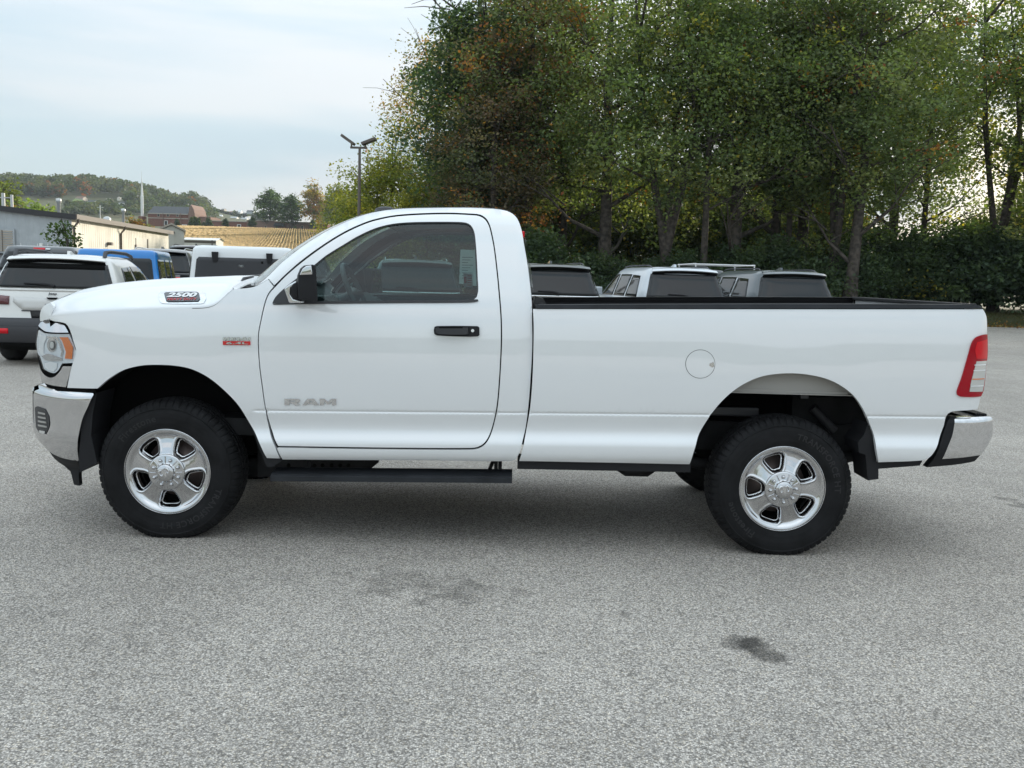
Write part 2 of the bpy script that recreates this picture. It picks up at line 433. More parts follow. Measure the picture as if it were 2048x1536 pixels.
# ---- roof line of the cab
ROOF_PX = [(512, 571), (533, 552.5), (564, 522), (598, 495), (632, 472), (660, 456), (690, 442), (723, 429), (755, 421), (790, 416.5), (825, 414.5), (881, 413.5), (940, 413.5),
           (983, 415.5), (1004, 418), (1018, 422.5), (1029, 430), (1036, 441), (1042, 458.6), (1048, 488), (1054, 523), (1058, 552), (1062, 587), (1064, 617)]
_rf = at_y(np.array([p[0] for p in ROOF_PX]), np.array([p[1] for p in ROOF_PX]), 0.17)
_top = _rf[:15]
def roof_z(x): return np.interp(x, _top[:, 0], _top[:, 2])
def cabside(x, z):
    x = np.asarray(x, float); z = np.asarray(z, float)
    y = side(x, z)
    s = (z - (roof_z(x) - 0.10)) / 0.105
    y = y + 0.085 * rnd(s) * (s > 0)
    y = y + 0.060 * rnd((x - XC0) / (XC1 - XC0)) * (x > XC0)
    return y
P_fender_rear = [(547, 573), (536, 587), (529, 605), (521, 640), (516, 667), (515.5, 690), (518.5, 735), (523, 770), (529.5, 815), (539, 862), (551, 896), (560, 917)]
ARCH_F = [(195, 777), (207, 766), (221, 755), (247, 740), (280, 731.5), (312, 729.5), (351.5, 731.5), (384, 738.5), (417, 755), (449, 781), (478, 812), (501, 849), (517.5, 883), (534, 916)]
HOODLINE = [(96, 635), (130, 630.5), (200, 624.5), (300, 620), (409, 616.5), (425, 613), (437, 606), (456, 588), (467, 579)]
fender_px = HOODLINE + [(480, 577.5), (500, 575.5), (514, 571.5), (536, 559)] + P_fender_rear + ARCH_F[::-1] + [(134.5, 775.5), (139, 752), (143.5, 733), (147, 722), (152.5, 703), (147.5, 684), (142.5, 667), (137, 654), (131, 647), (122, 644.5), (105, 641.5)]
CREASE = (SL, [.52, .53, .54, .55, .56, .575, .59, .60, .61, .618, .626, .633, .640, .647, .654, .661, .668, .676, .685, .695, .71, .725, .785, .792, .797, .800, .803, .806, .809, .814, .82])
fender, fender2 = panel('fender', trace(fender_px, side), side, M['white_paint'], truck, rows=CREASE, mirror=True, loc=TL, step=0.04, thick=0.035)

def shrunk(px, k):
    "polygon moved inwards by k pixels"
    p = np.asarray(px, float); n = len(p)
    a = p - np.roll(p, 1, 0); b = np.roll(p, -1, 0) - p
    ar = 0.5 * np.sum(p[:, 0] * np.roll(p[:, 1], -1) - p[:, 1] * np.roll(p[:, 0], -1))
    def nor(v): return np.stack([-v[:, 1], v[:, 0]], 1) / (np.linalg.norm(v, axis=1)[:, None] + 1e-9)
    m = nor(a) + nor(b); m /= (np.linalg.norm(m, axis=1)[:, None] + 1e-9)
    c = np.clip(np.sum(m * nor(a), 1), 0.5, 1)
    return p + m * (k / c)[:, None] * (1 if ar > 0 else -1)
door_px = [(550.5, 575.5), (573, 552.5), (602.5, 527), (646.5, 494.5), (690, 467.5), (734, 447.5), (764, 439), (793, 434), (837, 430.8), (895.5, 429.3), (939.5, 431), (958, 433),
           (969, 439.5), (976.5, 451.5), (981, 467.5), (986.7, 497), (992.6, 546.5), (996.7, 590.4), (1000, 634.4), (1000.8, 678), (999.2, 722), (996.6, 766), (992.6, 810), (986.5, 842), (978, 869),
           (968, 885), (955, 893), (938, 895), (793, 894.5), (646.5, 892.5), (557, 891), (549, 874), (541.5, 850), (532.5, 815), (526, 770), (521.5, 735), (518.5, 690), (519, 667), (524, 640), (532, 606), (539, 589)]
win_px = [(546, 606.5), (551, 594), (570, 575.5), (588, 561), (629, 529.5), (652, 511), (687.5, 489), (717, 471.5), (749, 457), (778, 449), (807.6, 445.2), (851.6, 443.8), (910, 443.8), (931, 445.2),
          (941.5, 450.5), (948, 462), (951, 479), (953.8, 517), (955.8, 561), (956.5, 581.6), (953.5, 594), (946, 600), (925, 602.3), (793, 603.3), (608, 605.5)]
door, door2 = panel('door', trace(shrunk(door_px, -0.8), cabside), cabside, M['white_paint'], truck, rows=CREASE, holes=[trace(win_px, cabside)], mirror=True, loc=TL, step=0.035, thick=0.035)
tag(door, 'driver door with black pull handle and chrome lettering')
glass_px = shrunk(win_px, 2.6)
seal, seal2 = panel('window_seal', trace(win_px, cabside), cabside, M['dark_trim'], door, holes=[trace(glass_px, cabside)], step=0.03, thick=0.01, off=0.006, mirror=True)
seal2.parent = door2
g1, g2 = panel('window', trace(shrunk(win_px, 1.5), cabside), cabside, M['glass'], door, step=0.08, thick=0, off=0.012, mirror=True)
g2.parent = door2
sweep_px = [(545, 607), (608, 603.2), (793, 600.8), (925, 599.8), (948, 598.8), (955.5, 598.5), (957, 602), (949, 604.2), (925, 605.4), (793, 606.2), (608, 608.2), (548, 609.5)]
b1, b2 = panel('belt_moulding', trace(sweep_px, cabside), cabside, M['dark_trim'], door, step=0.03, thick=0.02, off=-0.006, mirror=True)
b2.parent = door2
sail_px = [(545, 606), (551, 594), (570, 575.5), (588, 561), (626, 532), (627, 603.5)]
s1, s2 = panel('mirror_sail', trace(sail_px, cabside), cabside, M['dark_trim'], door, step=0.04, thick=0.02, off=-0.003, mirror=True)
s2.parent = door2

# ---- cab shell: A-pillar, roof rail, rear corner and sill in one pressing
cab_rear = [(1064, 634), (1064.5, 693), (1061.5, 751.6), (1057, 810), (1051, 856), (1045, 882), (1038.5, 906), (1031, 919), (1021, 922.3), (881, 921), (705, 920), (565, 919)]
door_cut = [(562.5, 915), (554, 896), (557, 895.2), (646.5, 896.8), (793, 898.8), (939, 899.3), (957, 897), (970.5, 888.5), (981, 871), (989.5, 843), (996, 810), (1000, 766), (1002.6, 722), (1004.3, 678), (1003.5, 634.4),
            (1000.2, 590.4), (996, 546.5), (990, 496.7), (984.4, 467), (980, 450.5), (972.5, 437), (960.5, 429.2), (939.5, 426.9), (895.5, 425.2), (837, 426.6), (793, 429.8), (764, 434.8), (734, 443), (690, 462.5), (646.5, 489), (602.5, 521), (573, 546.5), (548.5, 570.5)]
cab_px = [(514, 571)] + [(p[0] + 1.2, p[1] + 2.0) for p in ROOF_PX[1:19]] + [(p[0], p[1]) for p in ROOF_PX[19:]] + cab_rear + door_cut + [(538, 557.5)]
cab, cab2 = panel('cab_side', trace(cab_px, cabside), cabside, M['white_paint'], truck, rows=CREASE, mirror=True, loc=TL, step=0.035, thick=0.03)

# ---- roof, windscreen and back wall lofted across between the two roof lines
edge_px = np.array([(513, 571.5)] + [(p[0] + 1.0, p[1] + 1.0) for p in ROOF_PX[1:]])
_e2 = trace(edge_px, cabside); _ey = cabside(_e2[:, 0], _e2[:, 1])
EDGE = np.stack([_e2[:, 0], _ey, _e2[:, 1]], 1)
EDGE = smooth_path(EDGE, 0.05, closed=False, corner=60)
_hdr = int(np.argmin(np.abs(EDGE[:, 0] - float(at_y(742, 430, .2)[0]))))
_bk = int(np.argmax(EDGE[:, 2] * 0 + (EDGE[:, 0] > EDGE[:, 0].max() - 0.17) * 1))
def loft(i0, i1, nv=25, bow=None, crown=None):
    V = []; rows = EDGE[i0:i1 + 1]
    for k, e in enumerate(rows):
        gi = i0 + k
        for j in range(nv):
            v = j / (nv - 1); y = e[1] + (2 * YC - 2 * e[1]) * v; s = math.sin(math.pi * v)
            V.append((e[0] - bow(gi) * s ** 0.8, y, e[2] + crown(gi) * s ** 0.7))
    F = [(k * nv + j, (k + 1) * nv + j, (k + 1) * nv + j + 1, k * nv + j + 1) for k in range(len(rows) - 1) for j in range(nv - 1)]
    return V, [f[::-1] for f in F]
n_e = len(EDGE)
_lastroof = int(np.argmin(np.linalg.norm(EDGE - EDGE[np.argmin(np.abs(EDGE[:, 0] - float(at_y(1040, 450, .2)[0])) + (EDGE[:, 2] < 1.7) * 9)], axis=1)))
bowf = lambda i: 0.20 * max(0.0, 1 - i / max(1, _hdr)) + 0.035
crf = lambda i: 0.022 * min(1.0, i / max(1, _hdr * 0.6)) * (1.0 if i <= _lastroof else max(0.0, 1 - (i - _lastroof) / 6))
ws = mobj('windscreen', *loft(0, _hdr, bow=bowf, crown=crf), M['glass_clear'], truck, smooth=True, loc=TL)
roof = mobj('roof', *loft(_hdr, _lastroof, bow=lambda i: 0.035 * max(0, 1 - (i - _hdr) / 8), crown=crf), M['white_paint'], truck, smooth=True, loc=TL)
back = mobj('back_wall', *loft(_lastroof, n_e - 1, bow=lambda i: -0.004, crown=crf), M['white_paint'], truck, smooth=True, loc=TL)
bb = EDGE[_lastroof:]
def back_x(z): return float(np.interp(-z, -bb[:, 2], bb[:, 0]))
z_top, z_bot = bb[0, 2] - 0.07, 1.50
V = []; F = []
for i in range(9):
    z = z_top + (z_bot - z_top) * i / 8
    ye = float(np.interp(-z, -bb[:, 2], bb[:, 1]))
    for y in (ye + 0.012, 2 * YC - ye - 0.012): V.append((back_x(z) + 0.014, y, z))
F = [(2 * i, 2 * i + 1, 2 * i + 3, 2 * i + 2) for i in range(8)]
rw = mobj('rear_window', V, F, mat('rear_glass', (0.012, 0.014, 0.016), 0.03, coat=1.0), truck, loc=TL)
t = MB(); zz = bb[0, 2] - 0.005; t.box(back_x(zz) - 0.01, back_x(zz) + 0.03, YC - 0.32, YC + 0.32, zz - 0.045, zz - 0.005, 0.006)
t.build('brake_light', M['red_bright'], truck, loc=TL)
t = MB(); p = at_y(771, 421, 0.55); t.lathe([(0.0, 0.045), (0.02, 0.043), (0.04, 0.03), (0.05, -0.02)], 16, 'z', (0, 0, 0))
t.v = [(p[0] + v[0] * 1.5, p[1] + v[1], p[2] - 0.012 + v[2] * 0.8) for v in t.v]; t.build('antenna_pod', M['dark_trim'], truck, loc=TL)

# ---- bed side
bed_px = [(1066, 618.2), (1067.5, 653), (1067, 697), (1065, 756), (1060.5, 814), (1053, 858), (1046, 896), (1038.5, 922), (1205, 925), (1379, 928.5), (1382, 921), (1387, 905), (1396, 873), (1410, 846.6), (1425, 824.6), (1445, 801),
          (1469, 780), (1498, 762.5), (1527, 752), (1557, 747.5), (1586, 746.5), (1621, 750), (1655.6, 758.5), (1683, 772), (1707, 791), (1724, 814.5), (1738, 844), (1748, 871), (1753, 900), (1756.5, 924.5),
          (1847, 920.5), (1859, 914.5), (1866, 907), (1877.5, 881), (1887, 853), (1890.5, 838), (1896, 827), (1906, 822.6), (1945.5, 819.5), (1955, 818), (1960, 800), (1965, 770), (1970, 735), (1973, 700), (1974, 668), (1973.5, 637.5), (1970.5, 626.5), (1965.5, 618.3)]
tail_px = [(1973.8, 668.5), (1967.7, 668.8), (1958, 671.5), (1950, 675.5), (1942.5, 686.7), (1933.7, 717), (1922, 757), (1912.8, 782.8), (1913.5, 789), (1919.7, 793), (1961, 792.6), (1966, 780), (1971, 740.6), (1974.5, 705)]
bed, bed2 = panel('bed_side', trace(bed_px, side), side, M['white_paint'], truck, rows=CREASE, mirror=True, loc=TL, step=0.04, thick=0.03, rim_mat=None)
t1, t2 = panel('tail_light', trace(tail_px, side), side, M['red_lens'], truck, mirror=True, loc=TL, step=0.02, thick=0.03, off=-0.008)
clear_px = [(1951.5, 722.5), (1972.5, 721), (1970, 742), (1966, 770), (1963.5, 782.5), (1937.5, 783), (1941, 762)]
c1, c2 = panel('reversing_lamp', trace(clear_px, side), side, M['clear_lens'], t1, mirror=True, step=0.02, thick=0.004, off=-0.011); c2.parent = t2
br_px = [(1953, 684), (1972.8, 678), (1972.8, 717), (1951.5, 717), (1949, 700)]
c1, c2 = panel('brake_lamp', trace(br_px, side), side, M['red_bright'], t1, mirror=True, step=0.02, thick=0.004, off=-0.0105); c2.parent = t2
for yy in (729, 740, 757, 771):
    q = [(1948.5 - (yy - 722) * 0.17, yy), (1970.5 - (yy - 722) * 0.11, yy - 1.2), (1970.3 - (yy - 722) * 0.11, yy + 0.8), (1948.2 - (yy - 722) * 0.17, yy + 1.8)]
    panel('lamp_rib', trace(q, side), side, M['white_print'] if yy != 757 else M['amber'], t1, step=0.02, thick=0.003, off=-0.0135)
# fuel filler flap: a proud disc in a dark ring
cf = np.array([1400.5, 728]); ang = np.linspace(0, 2 * math.pi, 48, endpoint=False)
ring = [(cf[0] + 29.8 * math.cos(a), cf[1] + 28.8 * math.sin(a)) for a in ang]
panel('fuel_flap_gap', trace(ring, side), side, M['gap_black'], bed, step=0.04, thick=0.0, off=-0.0006)
flap = panel('fuel_flap', trace([(cf[0] + 28.9 * math.cos(a), cf[1] + 27.9 * math.sin(a)) for a in ang], side), side, M['white_paint'], bed, step=0.04, thick=0.002, off=-0.0022)
q = [(1419, 727), (1427, 723.5), (1428.5, 733), (1424, 735), (1418, 731)]
panel('finger_notch', trace(q, side), lambda x, z: side(x, z) + 0.0, M['chrome_soft'], flap, step=0.01, thick=0.001, off=-0.003)
# rail cap
cap_px = [(1072, 609.5), (1300, 608.5), (1600, 608), (1900, 609), (1957, 610.5), (1963, 613.5), (1965, 617), (1900, 617), (1600, 616.8), (1300, 616.8), (1072, 617)]
k1, k2 = panel('rail_cap', trace(cap_px, side), lambda x, z: side(x, z), M['board'], bed, mirror=True, step=0.04, thick=0.10, off=-0.007); k2.parent = bed2
# bed inside, front wall, tailgate
xa, xb = px_x(1074), px_x(1955)
t = MB()
def railz(x): return float(np.interp(x, [px_x(1075), px_x(1960)], [at_y(1075, 611, 0)[2], at_y(1960, 611, 0)[2]]))
za, zb = railz(xa), railz(xb)
n = 12; V = []; F = []
prof = [(0.10, 0.0), (0.10, -0.07), (0.15, -0.08), (0.15, -0.50), (2 * YC - 0.15, -0.50), (2 * YC - 0.15, -0.08), (2 * YC - 0.10, -0.07), (2 * YC - 0.10, 0.0)]
for i in range(n + 1):
    x = xa + (xb - 0.06 - xa) * i / n
    for (y, dz) in prof: V.append((x, y, railz(x) + dz))
for i in range(n):
    for j in range(len(prof) - 1): F.append((i * 8 + j, i * 8 + j + 1, (i + 1) * 8 + j + 1, (i + 1) * 8 + j))
mobj('bed_liner', V, F, M['black_plastic'], truck, loc=TL)
t = MB(); t.box(xa + 0.0, xa + 0.03, 0.12, 2 * YC - 0.12, za - 0.5, za + 0.01, 0.004); t.build('bed_front_wall', M['black_plastic'], truck, loc=TL)
t = MB(); zt = railz(xb)
t.box(xb - 0.055, xb + 0.0, 0.11, 2 * YC - 0.11, zt - 0.56, zt - 0.012, 0.012); tg = t.build('tailgate', M['white_paint'], truck, loc=TL)
t = MB(); t.box(xb - 0.075, xb + 0.012, 0.10, 2 * YC - 0.10, zt - 0.016, zt + 0.008, 0.006); t.build('tailgate_cap', M['black_plastic'], tg)
V_, F_ = text_mesh('RAM', 0.2, 0.006, 0, 1.9)
mobj('lettering', [(xb + 0.006, YC + v[0], zt - 0.3 + v[1]) for v in V_], F_, M['chrome_soft'], tg)
# tie-down ledge along the far rail and the hinge post seen over the near rail
t = MB(); t.box(px_x(1300), px_x(1700), 2 * YC - 0.152, 2 * YC - 0.135, za - 0.12, za - 0.10); t.build('cargo_rail', M['dark_trim'], bed2)
p = at_y(1712, 596, 2 * YC - 0.12); t = MB(); t.box(p[0] - 0.012, p[0] + 0.012, 2 * YC - 0.14, 2 * YC - 0.098, p[2] - 0.11, p[2] + 0.004, 0.003); t.build('latch_post', M['chrome_soft'], bed2)
p = at_y(1085, 603, 0.35); t = MB(); t.prism([(p[0] - 0.06, p[2] - 0.06), (p[0] - 0.05, p[2] + 0.035), (p[0] + 0.0, p[2] + 0.02), (p[0] + 0.05, p[2] - 0.06)], 1, 0.2, 0.36); t.build('bulkhead_cap', M['dark_trim'], truck, loc=TL)

# ---- dark structure behind the panel gaps
t = MB()
t.box(px_x(519), px_x(600), 0.10, 2 * YC - 0.10, 0.62, 1.32)
t.build('firewall', M['gap_black'], truck, loc=TL)
gap_px = [(500, 600), (505, 650), (500, 800), (520, 860), (545, 912), (575, 912), (560, 860), (545, 800), (535, 690), (545, 600)]
i1, i2 = panel('door_jamb', trace(gap_px, side), side, M['gap_black'], truck, step=0.06, thick=0.0, off=0.038, mirror=True, loc=TL)
gap2 = [(545, 585), (600, 535), (690, 474), (790, 440), (900, 436), (955, 440), (970, 470), (985, 600), (988, 700), (980, 830), (960, 885), (560, 885), (565, 912), (1020, 914), (1048, 830), (1052, 640), (1040, 500), (1020, 450), (1000, 424), (900, 419), (790, 424), (690, 456), (600, 515), (535, 572)]
i1, i2 = panel('door_frame', trace(gap2, cabside), cabside, M['gap_black'], truck, step=0.06, thick=0.0, off=0.045, mirror=True, loc=TL)
t = MB(); t.box(px_x(1052), px_x(1068), 0.09, 2 * YC - 0.09, 0.62, 1.36); t.build('cab_gap', M['gap_black'], truck, loc=TL)

# ---- bonnet
sil_px = np.array([(86, 630), (92, 612), (104, 603.5), (137, 590), (171, 578), (239, 566), (308, 559), (376, 555), (444, 552.5), (478, 551)])
hl = trace([(97, 634.2), (130, 629.8), (200, 623.8), (300, 619.2), (409, 615.6), (425, 612), (436.5, 605), (455, 587), (465.5, 578), (466, 574)], side)
hl = smooth_path(hl, 0.03, closed=False, corner=80)
sd = at_y(sil_px[:, 0], sil_px[:, 1], 0.50)
nv = 41; V = []; hu = len(hl)
ul = np.linspace(0, 1, hu)
sx = np.interp(ul, np.linspace(0, 1, len(sd)), sd[:, 0])
def bon(i, v):
    e = hl[i]; ye = float(side(np.array([e[0]]), np.array([e[1]]))[0])
    y = ye + (YC - ye) * v
    u = (e[0] - hl[0, 0]) / (hl[-1, 0] - hl[0, 0])
    k = min(1.0, v / 0.42)
    x = e[0] - (0.10 * (1 - u) ** 1.5 + 0.05) * math.sin(math.pi / 2 * k) * (1.0 if u < 0.9 else 1.0)
    if u > 0.80: x = e[0] + 0.045 * math.sin(math.pi / 2 * k) * (u - 0.8) / 0.2 - 0.05 * math.sin(math.pi / 2 * k) * (1 - (u - 0.8) / 0.2)
    zs = float(np.interp(x, sd[:, 0], sd[:, 2]))
    g = 0.80 * math.sin(math.pi / 2 * min(1, v / 0.30)) ** 0.85 + 0.20 * (0.5 - 0.5 * math.cos(math.pi * min(1, max(0, (v - 0.24) / 0.20))))
    z = e[1] + (zs - e[1]) * g + 0.012 * max(0, v - 0.45)
    return (x, y, z)
for i in range(hu):
    row = [bon(i, (j / 20.0) ** 1.25) for j in range(21)]
    row += [(p[0], 2 * YC - p[1], p[2]) for p in row[-2::-1]]
    V += row
F = [(i * nv + j, i * nv + j + 1, (i + 1) * nv + j + 1, (i + 1) * nv + j) for i in range(hu - 1) for j in range(nv - 1)]
# turned-down rim
n0 = len(V)
bl = [i * nv for i in range(hu)]; fr = [j for j in range(nv)]; rr = [(hu - 1) * nv + j for j in range(nv)]; bl2 = [i * nv + nv - 1 for i in range(hu)]
for ids, dv in ((bl, (0, 0.01, -0.02)), (fr, (0.015, 0, -0.09)), (rr, (0.01, 0, -0.03)), (bl2, (0, -0.01, -0.02))):
    s0 = len(V)
    for q in ids: V.append((V[q][0] + dv[0], V[q][1] + dv[1], V[q][2] + dv[2]))
    for a in range(len(ids) - 1): F.append((ids[a], ids[a + 1], s0 + a + 1, s0 + a))
hood = mobj('hood', V, F, M['white_paint'], truck, smooth=True, loc=TL)
_bm = bmesh.new(); _bm.from_mesh(hood.data); bmesh.ops.recalc_face_normals(_bm, faces=_bm.faces[:]); 
if sum(f.normal.z for f in _bm.faces) < 0: bmesh.ops.reverse_faces(_bm, faces=_bm.faces[:])
_bm.to_mesh(hood.data); hood_bvh = BVHTree.FromBMesh(_bm); _bm.free()
def on_hood(px, py, off=0.0):
    d = ray(px, py); h = hood_bvh.ray_cast(Vector(CAM), Vector(d).normalized())
    if h[0] is None: return at_y(px, py, 0.2), np.array([0, -1, 0])
    n = np.array(h[1]); 
    if n @ d > 0: n = -n
    return np.array(h[0]) + n * off, n
def hood_patch(name, px, matl, parent, off, nx=8, rim=None):
    "plate laid on the bonnet flank, from a pixel outline"
    O = smooth_path(px, 3.0)
    P, T = cdt(O, [], 9.0)
    V = [on_hood(p[0], p[1], off)[0] for p in P]
    T = [tuple(t) for t in T]
    o = mobj(name, V, T, matl, parent)
    bm = bmesh.new(); bm.from_mesh(o.data)
    bmesh.ops.recalc_face_normals(bm, faces=bm.faces[:])
    if sum(f.normal.y for f in bm.faces) > 0: bmesh.ops.reverse_faces(bm, faces=bm.faces[:])
    bm.to_mesh(o.data)
    bm.free()
    return o
vent_px = [(318, 586), (324, 583.5), (404, 582.8), (410, 586), (412.5, 598), (408, 606.5), (402, 608), (326, 607.5), (320, 603), (317, 593)]
vent = hood_patch('hood_badge_frame', vent_px, M['chrome_soft'], hood, 0.003)
plate_px = [(328.5, 588.5), (333, 586.2), (394, 585.6), (398.5, 588), (400.5, 599), (397, 603.6), (337, 604.4), (332, 602)]
plate = hood_patch('badge_plate', plate_px, mat('badge_black', (0.02, 0.025, 0.035), 0.25, coat=1.0), vent, 0.007)
V_, F_ = text_mesh('2500', 1.0, 0.045, 0.35, 1.5, 1.0)
V_ = V_[:, :2] / np.array([np.ptp(V_[:, 0]), np.ptp(V_[:, 1])]) * np.array([62, 9.0])
mobj('lettering', [on_hood(364.5 + v[0], 592.0 - v[1] - v[0] * 0.004, 0.0095)[0] for v in V_], F_, M['white_print'], plate)
V_, F_ = text_mesh('HEAVY DUTY', 1.0, 0.02, 0.3, 1.5, 1.05)
V_ = V_[:, :2] / np.array([np.ptp(V_[:, 0]), np.ptp(V_[:, 1])]) * np.array([60, 4.6])
mobj('lettering', [on_hood(365 + v[0], 600.4 - v[1] - v[0] * 0.004, 0.0095)[0] for v in V_], F_, M['red_print'], plate)

gapl = [(p[0], p[1] - 1.1) for p in [(385, 617.2), (409, 616.5), (425, 613), (437, 606), (456, 588), (467, 579)]]
gapu = [(p[0] - 0.8, p[1] + 1.0) for p in gapl[::-1]]
panel('hood_gap', trace(gapl + gapu, side), side, M['gap_black'], fender, step=0.03, thick=0.0, off=-0.0015)
lip_px = [(80, 642.5), (79.5, 632), (82, 620), (89, 611), (101, 605), (106, 612), (104, 624), (100.5, 634), (98, 637.8), (91, 639.2), (84, 642)]
panel('hood_lip', trace(lip_px, side), side, M['white_paint'], hood, step=0.02, thick=0.03, off=0.002, mirror=True)
# ---- cowl, wipers
cw = at_y(np.array([466, 480, 505, 530, 548]), np.array([577, 577, 574.5, 563, 556]), 0.16)
t = MB(); V = []; F = []
cowl_rows = [at_y(464, 575, 0.10), at_y(490, 570, 0.14), at_y(520, 566, 0.16)]
for r_, e in enumerate(cowl_rows):
    for j in range(13):
        v = j / 12; V.append((e[0] - 0.16 * math.sin(math.pi * v), e[1] + (2 * YC - 2 * e[1]) * v, e[2] + 0.03 * math.sin(math.pi * v) - 0.012))
F = [(i * 13 + j, i * 13 + j + 1, (i + 1) * 13 + j + 1, (i + 1) * 13 + j) for i in range(2) for j in range(12)]
cowl = mobj('cowl', V, F, M['black_plastic'], truck, smooth=True, loc=TL)
t = MB(); a = at_y(480, 573, 0.22); b = at_y(497, 556, 0.30); c = at_y(526, 549, 0.75)
t.tube([a, (a + b) / 2 + np.array([0, 0, .02]), b, c], [0.014, 0.012, 0.010, 0.006], 8); t.build('wiper_arm', M['dark_trim'], truck, loc=TL)
t = MB(); a = at_y(488, 572, 0.30); b = at_y(512, 556, 0.55); c = at_y(533, 548, 1.0)
t.tube([a, b, c], [0.010, 0.009, 0.006], 8); t.build('wiper_blade', M['black_plastic'], truck, loc=TL)

# ---- front end: lamp, trims, bumper
XB0, XB1 = px_x(214), float(at_y(63, 810, 0.33)[0])
def fasc(x, z):
    return side(x, z) + 0.004
lens_px = [(75.5, 660), (88, 666.5), (112, 668.2), (136, 668.2), (143, 685), (150.5, 703.5), (146, 726), (122, 727.2), (115, 740), (107, 746.5), (95, 743.5), (86, 738), (79, 716), (73, 706), (71.5, 685)]
backer_px = [(74.5, 651), (82, 643.5), (96, 640.5), (122, 645.5), (131, 648), (140, 664), (153, 703), (146, 728), (133, 775), (84, 766), (76, 740), (69, 706), (69, 666)]
e1, e2 = panel('lamp_housing', trace(backer_px, side), side, M['gap_black'], truck, step=0.03, thick=0.0, off=0.03, mirror=True, loc=TL)
h1, h2 = panel('headlight', trace(lens_px, side), side, M['lamp_inner'], truck, step=0.02, thick=0.03, off=0.012, mirror=True, loc=TL)
tag(h1, 'clear headlight with amber side marker')
am_px = [(117.5, 674.5), (134.5, 674.5), (145, 695), (142.8, 718.5), (128.8, 717.3), (131, 704), (123.5, 682.6)]
a1, a2 = panel('side_marker', trace(am_px, side), side, M['amber'], h1, step=0.02, thick=0.006, off=0.004, mirror=True); a2.parent = h2
def lamp_part(nm, px, m, off, th=0.004):
    a1, a2 = panel(nm, trace(px, side), side, m, h1, step=0.012, thick=th, off=off, mirror=True); a2.parent = h2; return a1
circ = lambda cx, cy, rx, ry, n=22: [(cx + rx * math.cos(2 * math.pi * k / n), cy + ry * math.sin(2 * math.pi * k / n)) for k in range(n)]
lamp_part('light_strip', [(78, 669), (90, 671.5), (91.5, 677), (86.5, 690), (86, 706), (90, 712), (81, 711), (76.5, 698)], M['white_print'], 0.007)
lamp_part('reflector_bowl', circ(102, 690, 9.5, 14), M['chrome'], 0.007)
lamp_part('projector', circ(103.5, 691, 6.0, 9.5), M['dark_trim'], 0.0045)
lamp_part('projector_lens', circ(103, 690, 4.2, 7.0), M['clear_lens'], 0.003)
lamp_part('turn_bowl', [(88, 727), (100, 724), (113, 727), (112, 737), (106, 743), (95, 740), (89, 735)], M['white_print'], 0.007)
lamp_part('bezel_bar', [(93, 672.5), (113, 674.2), (119, 684), (125.5, 703), (122.5, 714), (119.5, 713), (121.8, 703), (115.5, 686), (110.5, 678), (93, 676.5)], M['chrome'], 0.006)
rf_px = [(82, 712), (96, 708), (122, 716), (124, 721), (104, 722), (88, 720)]
a1, a2 = panel('reflector_sill', trace(rf_px, side), side, M['chrome'], h1, step=0.02, thick=0.004, off=0.006, mirror=True); a2.parent = h2
a1, a2 = panel('headlight_lens', trace(lens_px, side), side, M['lens_glass'], h1, step=0.03, thick=0.0, off=-0.002, mirror=True); a2.parent = h2
brow_px = [(76.5, 651.5), (81, 644.5), (92, 640.8), (104, 644.5), (122, 648), (129, 651.5), (137, 665), (112, 665), (92, 663), (84, 658.5)]
brow_f = lambda x, z: side(x, z) + 0.55 * (z - 1.19)
panel('headlight_brow', trace(brow_px, brow_f), brow_f, M['chrome'], truck, step=0.02, thick=0.02, off=0.0, mirror=True, loc=TL)
low_px = [(143, 732.5), (126, 732.5), (118, 745), (109, 753.5), (98, 755), (88, 749), (81, 739), (80.5, 748), (83.5, 765), (104, 770.5), (132, 774.5), (138, 752)]
panel('headlight_surround', trace(low_px, side), side, M['chrome'], truck, step=0.02, thick=0.02, off=0.0, mirror=True, loc=TL)
sl_px = [(186, 777.5), (134, 776), (100, 773), (88, 767), (83, 765), (100, 781), (140, 787), (190, 788)]
panel('bumper_filler', trace(sl_px, side), side, M['gap_black'], truck, step=0.03, thick=0.02, off=0.022, mirror=True, loc=TL)
def bumpf(x, z):
    x = np.asarray(x, float); z = np.asarray(z, float)
    y = 0.012 + 0.32 * np.clip((XB0 - x) / (XB0 - XB1), 0, 1.15) ** 2.3
    zt = 0.853 + (x + 2.4) * 0.05; s = np.clip((z - (zt - 0.042)) / 0.05, 0, 0.98)
    y = y + 0.05 * rnd(s)
    zb = 0.60; s = np.clip((zb - z) / 0.20, 0, 1.2)
    return y + 0.10 * s * s
bump_px = [(66.5, 774.5), (73, 769.5), (81, 768), (100, 776.6), (140, 783), (180, 785), (186.5, 786.5), (187, 789.5), (175, 815), (165, 837), (158, 866), (154.8, 897), (157, 919), (155.7, 922), (122, 915), (100, 904), (83, 887.5), (71, 870.6), (65.5, 844), (64.2, 810), (64.5, 793)]
fbump, fb2 = panel('front_bumper', trace(bump_px, bumpf), bumpf, M['chrome'], truck, step=0.022, thick=0.05, mirror=True, loc=TL)
fog_px = [(70, 815), (76, 812.5), (90.6, 817.6), (98, 832), (99, 851), (92, 868), (80, 867), (72.5, 854)]
fo, fo2 = panel('fog_lamp_bezel', trace(fog_px, bumpf), bumpf, M['dark_trim'], fbump, step=0.02, thick=0.01, off=-0.004, mirror=True); fo2.parent = fb2
for k in range(4):
    yy = 823 + k * 8.5; q = [(77, yy), (91 + k, yy + 3), (92 + k, yy + 6.5), (77.5, yy + 3.5)]
    panel('grille_bar', trace(q, bumpf), bumpf, M['primer'], fo, step=0.02, thick=0.004, off=-0.009)
